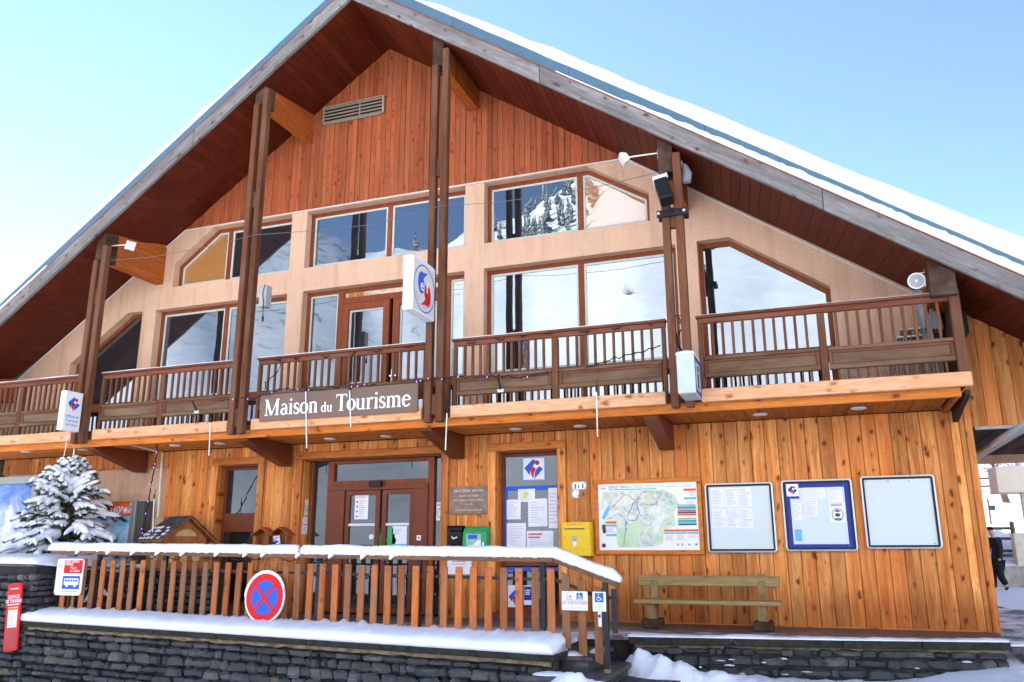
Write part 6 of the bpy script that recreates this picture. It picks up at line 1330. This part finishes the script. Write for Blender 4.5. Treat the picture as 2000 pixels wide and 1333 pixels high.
# ================================================================= MODEL HOUSE AND LETTER BOXES BY THE DOOR
c0 = Vector((-11.05, -.62, 0)); ga = R(-18); gn = Vector((math.cos(ga), math.sin(ga), 0)); gs = Vector((-gn.y, gn.x, 0))    # gable normal, width axis
t = thing('model_house', 'large carved wooden model house with slate roof on the stone wall', 'model house', c0+Vector((0, 0, .75)))
zf, ze_, zr = .76, 1.30, 1.63; hw, hl = .42, .26
P = lambda w_, l_, z: c0+gs*w_+gn*l_+Vector((0, 0, z))
b = MB(); b.loft([[P(w_, l_, z) for w_, z in ((-hw, zf), (hw, zf), (hw, ze_), (0, zr), (-hw, ze_))] for l_ in (-hl, hl)]); b.build('body', M['birdhouse'], t)
sl_ = (zr-ze_)/hw
for side in (-1, 1):
    b = MB(); b.loft([[P(side*w_, l_, ze_-sl_*(w_-hw)+dz_) for w_, dz_ in ((0, .02), (hw+.12, .02), (hw+.12, .05), (0, .05))] for l_ in (-hl-.12, hl+.12)]); rf = b.build('roof', M['birdhouse'], t)
    for r_ in range(7):
        for q in range(7):
            w0 = (hw+.14)*(1-r_/7)-.001*q; l0 = -hl-.13+(2*hl+.26)*q/7+(.03 if r_ % 2 else 0); b = MB(); w1 = max(0, w0-.12); zz = lambda w_, k: ze_-sl_*(w_-hw)+.055+k
            b.loft([[P(side*w0, l_, zz(w0, .010)), P(side*w0, l_, zz(w0, .022)), P(side*w1, l_, zz(w1, .008)), P(side*w1, l_, zz(w1, .001))] for l_ in (l0, l0+(2*hl+.26)/7-.006)]); b.build('slate', M['stone'], rf)
rq = random.Random(3)
for r_ in range(4):
    for q in range(6):
        if rq.random() < .75:
            w0 = (hw+.13)*(1-r_/7); l0 = -hl-.12+(2*hl+.2)*q/6; w1 = w0-rq.uniform(.03, .06); zz = lambda w_, k: ze_-sl_*(w_-hw)+.055+k; b = MB()
            b.loft([[P(-w0+.01, l_, zz(w0-.01, .022)), P(-w0+.01, l_, zz(w0-.01, .032)), P(-w1, l_, zz(w1, .028)), P(-w1, l_, zz(w1, .018))] for l_ in (l0, l0+rq.uniform(.05, .1))]); b.build('roof_snow', M['snow'], t)
Fg = frame(P(0, hl+.001, zf), gs, (0, 0, 1)); Fs = frame(P(-hw-.001, 0, zf), gn, (0, 0, 1)); pale = plain('pale_carving', (.55, .34, .15), .5)
for x in (-.27, -.02, .23): b = MB(); b.fpoly(Fg, ell(x, .22, .075, .11, 16), .012); b.build('carved_oval', pale, t); b = MB(); b.fpoly(Fg, rect(x-.10, .40, x+.10, .46), .012); b.build('carved_panel', M['birdhouse'], t)
b = MB(); b.fpoly(Fg, ell(0, .57, .2, .12, 16, 0, 180), .012); b.build('carved_fan', pale, t); b = MB(); b.fpoly(Fs, ell(0, .26, .12, .15, 18), .012); b.build('carved_oval', pale, t)
for px, lab, cx in ((518, 'left', -9.54), (552, 'right', -9.16)):
    t = thing('leaflet_box', ('small open wooden leaflet box with a hooked front, left of the pair by the door' if lab == 'left' else 'small roofed wooden leaflet box holding papers, right of the pair by the door'), 'leaflet box', (cx, -.1, 1.0)); w_ = .15
    b = MB(); b.box(cx-w_, cx+w_, -.02, -.0085, 1.0, 1.36); b.box(cx-w_, cx-w_+.018, -.2, -.021, 1.0, 1.33); b.box(cx+w_-.018, cx+w_, -.2, -.021, 1.0, 1.33); b.build('case', M['birdhouse'], t)
    b = MB(); b.prism([(cx-w_+.019, 1.0), (cx+w_-.019, 1.0), (cx+w_-.019, 1.16 if lab == 'right' else 1.1), (cx+.03, 1.14), (cx-.05, 1.2), (cx-w_+.019, 1.16)], -.2, -.185, 'Y'); b.build('front_board', M['birdhouse'], t)
    for sg_ in (-1, 1): b = MB(); b.loft([[(cx+sg_*x, y, z) for x, z in ((0, 1.49), (w_+.07, 1.36), (w_+.07, 1.335), (0, 1.465))] for y in (-.24, -.01)]); b.build('roof_board', M['gable'], t)
    if lab == 'right':
        F = frame((cx-.11, -.21, 1.18), (1, -.15, .1), (.05, -.35, 1)); sheet(F, .02, 0, .17, .15, M['paper'], t, name='leaflet'); lines(F, .03, .15, .02, .13, 4, M['blue'], t, .5, .4, d=.004); F2 = frame((cx-.14, -.215, 1.17), (1, .0, .2), (0, -.6, .6)); sheet(F2, 0, 0, .16, .06, M['navy'], t, name='leaflet')

# ================================================================= BILLBOARDS
def photomat(name, stops, sc=1.3):
    m = NT(name); v = m.vec((1, 1, 1), False); f = m.noise(v, sc*1.6, 8, .68, .6); sp = m.n('ShaderNodeSeparateXYZ'); m.l(v, sp.inputs[0]); q = m.n('ShaderNodeMath', operation='MULTIPLY_ADD'); m.l(sp.outputs[2], q.inputs[0]); q.inputs[1].default_value = -.22; m.l(f, q.inputs[2]); m.col(m.ramp(q.outputs[0], stops)); m.set(m.p, Roughness=.35); return m.m
def billboard(name, label, x0, x1, Y, z0, z1, pm, fx=.13, head=.14):
    t = thing(name, label, 'billboard', ((x0+x1)/2, Y, .7)); b = MB(); b.box(x0, x1, Y, Y+.06, z0, z1); b.build('print', pm, t)
    for a, c, e, f in ((x0, x1, z1+.001, z1+head), (x0, x1, z0-.08, z0-.001)): b = MB(); b.box(a, c, Y-.04, Y+.1, e, f); b.build('frame_bar', M['panelgrey'], t, bevel=.008)
    for a in (x0-fx, x1+.001): b = MB(); b.box(a, a+fx, Y-.05, Y+.02, .7, z1+head+.02); b.build('frame_post', M['panelgrey'], t, bevel=.01); b = MB(); b.box(a+.01, a+fx+.13, Y+.021, Y+.26, .7, z1+head); b.build('post_body', M['paneldark'], t, bevel=.006)
    return t, frame((x0, Y-.001, z0)), x1-x0, z1-z0
zt_ = S(62, 945, Y=-.8).z; x1_ = S(60, 1000, Y=-.8).x
billboard('photo_billboard', 'big grey framed billboard with a blue mountain photograph behind the snowy spruce', x1_-2.6, x1_, -.8, .8, zt_, photomat('mountain_photo', [(.3, (.05, .14, .42)), (.45, (.22, .33, .62)), (.55, (.62, .62, .85)), (.7, (.80, .80, .92))]), .14, .15)
x1_ = S(258, 1000, Y=-.32).x; zt_ = S(240, 980, Y=-.32).z
t, F, wd, ht = billboard('altitude_billboard', 'billboard with orange heading ending ge 1600 m and red tape across it', x1_-2.2, x1_, -.32, .7, zt_, photomat('pale_mountain_photo', [(.3, (.10, .42, .70)), (.5, (.32, .62, .82)), (.65, (.75, .82, .86))], 1.8), .12, .0)
zo = zt_-.7; sheet(F, 0, zo-.28, wd, zo, M['orange'], t, t=.003, name='heading'); text('ge 1600 m', F, wd-.02, zo-.22, .19, M['white'], t, .005, 'RIGHT', sx=.92, bold=.004)
b = MB(); stroke(b, F, [(wd-.95, zo-.72), (wd+.02, zo-.04)], .085, .008, 0); b.build('tape', M['paper'], t, fixn=False); b = MB()
for k in range(6): q = k/6; stroke(b, F, [(wd-.95+.97*(q+.02), zo-.72+.68*(q+.02)), (wd-.95+.97*(q+.11), zo-.72+.68*(q+.11))], .086, .0095, 0)
b.build('tape_stripe', plain('faded_red', (.62, .2, .2)), t, fixn=False)
# ================================================================= SNOWY SPRUCE
def spruce():
    rr = random.Random(17); base = Vector((-12.92, -1.3, .74)); top = S(143, 893, Y=-1.3); H_ = top.z-base.z
    t = thing('snowy_spruce', 'small spruce laden with snow in the raised bed at left', 'tree', base)
    b = MB(); b.tube([base-Vector((0, 0, .1)), base.lerp(top, .4), base.lerp(top, .8), top], [.05, .035, .018, .006], 8); b.build('trunk', M['bark'], t, smooth=True)
    wood_, nd, sn = MB(), MB(), MB()
    def needles(p, q, dens, ln):
        d = q-p; L = d.length
        if L < 1e-4: return
        d.normalize(); a = d.cross(Vector((0, 0, 1))); a = a.normalized() if a.length > .01 else Vector((1, 0, 0)); u = a.cross(d)
        for _ in range(int(L*dens)):
            o = p+d*rr.random()*L; an = rr.uniform(0, 6.283); w_ = (a*math.cos(an)+u*math.sin(an)); l_ = ln*rr.uniform(.6, 1.2)
            tip = o+(d*.7+w_*.8+Vector((0, 0, -.25))).normalized()*l_; side = d.cross(w_).normalized()*.006
            nd.add([o-side, o+side, tip], [(0, 1, 2)])
    def snowtube(pts, r0, r1):
        n = len(pts); L = []
        pts2 = []
        for i in range(n-1):
            for k in range(3): pts2.append(pts[i].lerp(pts[i+1], k/3))
        pts2.append(pts[-1]); m_ = len(pts2); rs = []
        for i, p in enumerate(pts2):
            u = i/(m_-1); r_ = r0+(r1-r0)*u; r_ *= (1+.30*noise.noise(p*9)); e = min(1, (i+.25)/1.5, (m_-1-i+.35)/1.8); rs.append(max(.004, r_*math.sin(e*math.pi/2)))
        sn.tube([p+Vector((0, 0, r_*.55)) for p, r_ in zip(pts2, rs)], rs, 8)
    nb = 112
    for i in range(nb):
        u = (i+.5)/nb; h = H_*(.02+.95*u**1.1); an = i*2.39996+rr.uniform(-.6, .6); Lb = (1.24*(1-u)**.80+.07)*rr.choice((.62, .8, .95, 1.0, 1.08, 1.16))*(1-.12*math.cos(i*2.39996))
        o = base+(top-base)*(h/H_); out = Vector((math.cos(an), math.sin(an), 0)); rise = .85*u+.03; sag = (.50*(1-u)+.05)*rr.uniform(.55, 1.35)
        pts = [o+out*Lb*s+Vector((0, 0, Lb*(rise*s-sag*s*s*1.15))) for s in (0, .25, .5, .75, 1)]
        wood_.tube(pts, [.013*(1-u)+.004, .011*(1-u)+.004, .009*(1-u)+.003, .006, .003], 5, False)
        for p, q in zip(pts, pts[1:]): needles(p, q, 620 if u < .75 else 260, .075)
        if rr.random() < .93: snowtube(pts[1:] if u < .7 else pts, (.052+.05*(1-u))*rr.uniform(.45, 1.4) if u < .8 else .032, .03)
        for k in range(int(6.5*(1-u)+3)):                      # side twigs
            s = rr.uniform(.25, .95); ii = min(3, int(s*4)); p = pts[ii].lerp(pts[ii+1], s*4-ii); sd_ = rr.choice((-1, 1)); a2 = an+sd_*rr.uniform(.5, .95); l2 = Lb*rr.uniform(.22, .42)*(1.15-s*.5)
            o2 = Vector((math.cos(a2), math.sin(a2), 0)); tw = [p+o2*l2*q+Vector((0, 0, l2*(.12*q-.42*q*q))) for q in (0, .5, 1)]
            wood_.tube(tw, [.005, .004, .002], 4, False)
            for q, r_ in zip(tw, tw[1:]): needles(q, r_, 560, .065)
            if rr.random() < .8: snowtube(tw, .050*rr.uniform(.45, 1.35), .024)
    wood_.build('branches', M['bark'], t, smooth=True, fixn=False); kind(nd.build('needles', M['needles'], t, fixn=False), 'stuff'); kind(sn.build('snow_load', M['snow'], t, smooth=True, fixn=False), 'stuff')
    p = top; b = MB(); b.tube([p, p+Vector((.0, 0, .05)), p+Vector((.02, -.02, .22))], .012, 6); b.build('tip_cord', M['snow'], t)
spruce()
# ================================================================= PERSON BY THE CORNER
def skin(name, verts, edges, rad, mat, parent, lv=2):
    me = bpy.data.meshes.new(name); c = sum((Vector(v) for v in verts), Vector())/len(verts); me.from_pydata([Vector(v)-c for v in verts], edges, [])
    ob = bpy.data.objects.new('tmp', me); scene.collection.objects.link(ob); ob.modifiers.new('s', 'SKIN'); ob.modifiers.new('u', 'SUBSURF').levels = lv
    for sv_, r_ in zip(me.skin_vertices[0].data, rad): sv_.radius = (r_, r_) if not isinstance(r_, tuple) else r_
    me.skin_vertices[0].data[0].use_root = True
    dg = bpy.context.evaluated_depsgraph_get(); dg.update(); m2 = bpy.data.meshes.new_from_object(ob.evaluated_get(dg)); bpy.data.objects.remove(ob); bpy.data.meshes.remove(me)
    m2.materials.clear(); m2.polygons.foreach_set('use_smooth', [True]*len(m2.polygons)); return place(name, m2, mat, c, parent)
YP = 15.0
G = S(1944, 1157, Y=YP); gp = gz(G.x, YP)
def J(px, py, dy=0.0): return S(px, py, Y=YP+dy)
pelv, chest, neck, head = J(1946, 1100), J(1944, 1068), J(1940, 1050), J(1936, 1039)
hipL, hipR, kneeL, ankL, toeL = J(1941, 1103, .1), J(1951, 1103, -.1), J(1940, 1128, .1), J(1942, 1153, .1), J(1935, 1157, .1)
kneeR, ankR, toeR = J(1955, 1127, -.1), J(1966, 1144, -.1), J(1964, 1153, -.1)
shL, shR, elL, elR, haL, haR = J(1935, 1056, .18), J(1950, 1055, -.2), J(1932, 1075, .22), J(1954, 1076, -.24), J(1928, 1092, .15), J(1952, 1096, -.26)
body = skin('person', [pelv, chest, neck, head, shL, elL, haL, shR, elR, haR, hipL, kneeL, ankL, toeL, hipR, kneeR, ankR, toeR, head+Vector((-.03, 0, .08))], [(0, 1), (1, 2), (2, 3), (3, 18), (1, 4), (4, 5), (5, 6), (1, 7), (7, 8), (8, 9), (0, 10), (10, 11), (11, 12), (12, 13), (0, 14), (14, 15), (15, 16), (16, 17)], [.09, .10, .05, .09, .05, .045, .04, .06, .045, .04, .085, .06, .045, .04, .085, .06, .045, .04, .075], M['skin'], None)
tag(body, 'person in black jacket with blue side panel and black beanie walking past the house corner', 'person')
skin('jacket', [pelv+Vector((0, 0, -.06)), pelv.lerp(chest, .45), chest, neck+Vector((0, 0, -.02)), shL, elL, haL.lerp(elL, .15), shR, elR, haR.lerp(elR, .15)], [(0, 1), (1, 2), (2, 3), (2, 4), (4, 5), (5, 6), (2, 7), (7, 8), (8, 9)], [(.21, .19), (.20, .18), (.22, .19), .09, .10, .085, .06, .10, .085, .06], M['jacket'], body)
skin('trousers', [pelv, hipL, kneeL, ankL+Vector((0, 0, .03)), hipR, kneeR, ankR], [(0, 1), (1, 2), (2, 3), (0, 4), (4, 5), (5, 6)], [.16, .125, .10, .085, .125, .10, .085], M['trousers'], body)
for a, c in ((ankL, toeL), (ankR, toeR)): skin('shoe', [a+Vector((.04, 0, -.03)), a.lerp(c, .5)+Vector((0, 0, -.02)), c], [(0, 1), (1, 2)], [.055, .055, .045], M['black'], body, 1)
skin('beanie', [head+Vector((0, 0, .03)), head+Vector((-.005, 0, .10)), head+Vector((0, 0, .15))], [(0, 1), (1, 2)], [.115, .115, .07], M['black'], body, 2)
for s_ in (-1, 1):
    b = MB(); b.box(head.x-.12, head.x-.095, head.y+s_*.035-.012, head.y+s_*.035+.012, head.z+.01, head.z+.03); b.build('eye', M['ink'], body)
b = MB(); b.loft([[J(1935, 1072, -.21), J(1937, 1071, -.215), J(1936, 1088, -.21), J(1933, 1092, -.2)], [J(1935, 1072, -.19), J(1937, 1071, -.19), J(1936, 1088, -.18), J(1933, 1092, -.18)]]); b.build('jacket_panel', M['jacketblue'], body)
# ================================================================= BEHIND THE CORNER
def railfence(label, p0, p1, hts, posts, ph):
    t = thing('pole_fence', label, 'fence', p0); p0, p1 = Vector(p0), Vector(p1)
    for u in posts: q = p0.lerp(p1, u); g = gz(q.x, q.y); b = MB(); b.tube([(q.x, q.y, g-.2), (q.x, q.y, g+ph)], .065, 8); b.build('post', M['bark'], t); b = MB(); b.tube([(q.x, q.y, g+ph), (q.x, q.y, g+ph+.05)], [.07, .02], 8); b.build('snow', M['snow'], t)
    for h in hts: b = MB(); b.tube([p0.lerp(p1, k/6)+Vector((0, -.07, gz(p0.lerp(p1, k/6).x, p0.lerp(p1, k/6).y)+h)) for k in range(7)], .05, 6); b.build('rail', M['bark'], t)
a = S(1978, 1060, Y=18.0); railfence('brown pole fence on top of the concrete wall behind the person', (3.2, 18.0, 0), (a.x+.1, 18.0, 0), (.30, .68, 1.0), (.05, .5, .98), 1.2)
a, c = S(1908, 950, Y=33), S(1956, 950, Y=33); railfence('small distant pole fence high on the snowy slope', (a.x-1, 33, 0), (c.x+.3, 33, 0), (.25, .62), (.1, .48, .95), .8)
b = MB(); b.box(3.0, 9, 17.0, 17.16, -.4, .56); cw = tag(b.build('retaining_wall', M['concrete'], bevel=.02), 'low concrete retaining wall at the foot of the slope behind the person', 'wall')
a = S(1986, 1100, Y=17.4); b = MB(); b.box(a.x, a.x+3, 17.3, 17.8, .5, S(1986, 1042, Y=17.4).z); tag(b.build('cream_wall_end', plain('cream_render', (.66, .60, .48), .85), bevel=.02), 'cream rendered wall end at the right edge behind the person', 'wall')
a, c = S(1950, 963, Y=14), S(2012, 909, Y=14); t = thing('cream_box', 'big cream box on a pole at the right edge above the lane', 'utility box', ((a.x+c.x)/2+.3, 14.3, gz(a.x, 14)))
cm = plain('cream_paint', (.74, .66, .52), .6, 0, .03); b = MB(); b.loft([[(a.x, 14, z), (c.x, 14, z), (c.x+.3, 15, z), (a.x-.05, 14.9, z)] for z in (a.z, c.z)]); b.build('housing', cm, t, bevel=.02); b = MB(); b.tube([(c.x-.2, 14.4, gz(c.x, 14)-.1), (c.x-.2, 14.4, c.z+1.6)], .09, 10); b.build('pole', M['offwhite'], t)
p = S(1934, 1010, Y=24); q = S(1934, 974, Y=24); t = thing('marker_pole', 'thin dark marker pole with a small box on the snowy slope', 'pole', (p.x, 24, gz(p.x, 24))); b = MB(); b.tube([(p.x, 24, gz(p.x, 24)-.1), (p.x, 24, q.z)], .035, 6); b.build('pole', M['bark'], t); b = MB(); b.box(p.x-.02, p.x+.2, 23.9, 24.05, (p.z+q.z)/2-.1, (p.z+q.z)/2+.08); b.build('marker_box', M['ink'], t)
def baretree(label, base, top, seed, spread):
    rr = random.Random(seed); base, top = Vector(base), Vector(top); t = thing('bare_tree', label, 'tree', base); b = MB(); b.tube([base-Vector((0, 0, .3)), base.lerp(top, .5), top], [.16, .11, .05], 8); b.build('trunk', M['bark'], t, smooth=True); b, s = MB(), MB()
    for k in range(46):
        u = rr.uniform(.35, 1); o = base.lerp(top, u); d = Vector((rr.gauss(0, 1), rr.gauss(0, 1), rr.uniform(-.25, .7))).normalized(); L = spread*rr.uniform(.4, 1); pts = [o, o+d*L*.5+Vector((0, 0, .1)), o+d*L+Vector((0, 0, -.1*L))]
        b.tube(pts, [.035, .022, .01], 5, False); s.tube([q+Vector((0, 0, .045)) for q in pts], [.04, .045, .03], 5)
        for _ in range(3):
            q = pts[1].lerp(pts[2], rr.random()); e = q+Vector((rr.gauss(0, 1), rr.gauss(0, 1), rr.gauss(0, .6))).normalized()*L*.4; b.tube([q, e], [.015, .006], 4, False); s.tube([q+Vector((0, 0, .03)), e+Vector((0, 0, .03))], [.028, .018], 4)
    b.build('crown', M['bark'], t, fixn=False); s.build('snow', M['snow'], t, smooth=True, fixn=False)
p, q = S(1966, 968, Y=30), S(1944, 902, Y=30); baretree('leaning bare tree with snowy branches on the slope left of the cream box', (p.x, 30, gz(p.x, 30)), q+Vector((-.4, 0, 1.4)), 3, 1.5)
p = S(1955, 905, Y=40); baretree('tall bare tree with snowy twigs further up the slope', (p.x, 42, gz(p.x, 42)), (p.x, 42, gz(p.x, 42)+6), 5, 2.6)
p = S(1985, 905, Y=40); baretree('snowy twiggy tree at the right edge up the slope', (p.x+.6, 46, gz(p.x, 46)), (p.x+.8, 46, gz(p.x, 46)+7), 7, 3.0)
mound('ploughed_snow', None, (5.6, 19.6, .9), 2.2, 1.2, .8, 9, 40)
tag(bpy.data.objects['ploughed_snow'], 'rounded heap of ploughed snow on the slope behind the fence', 'snow heap')
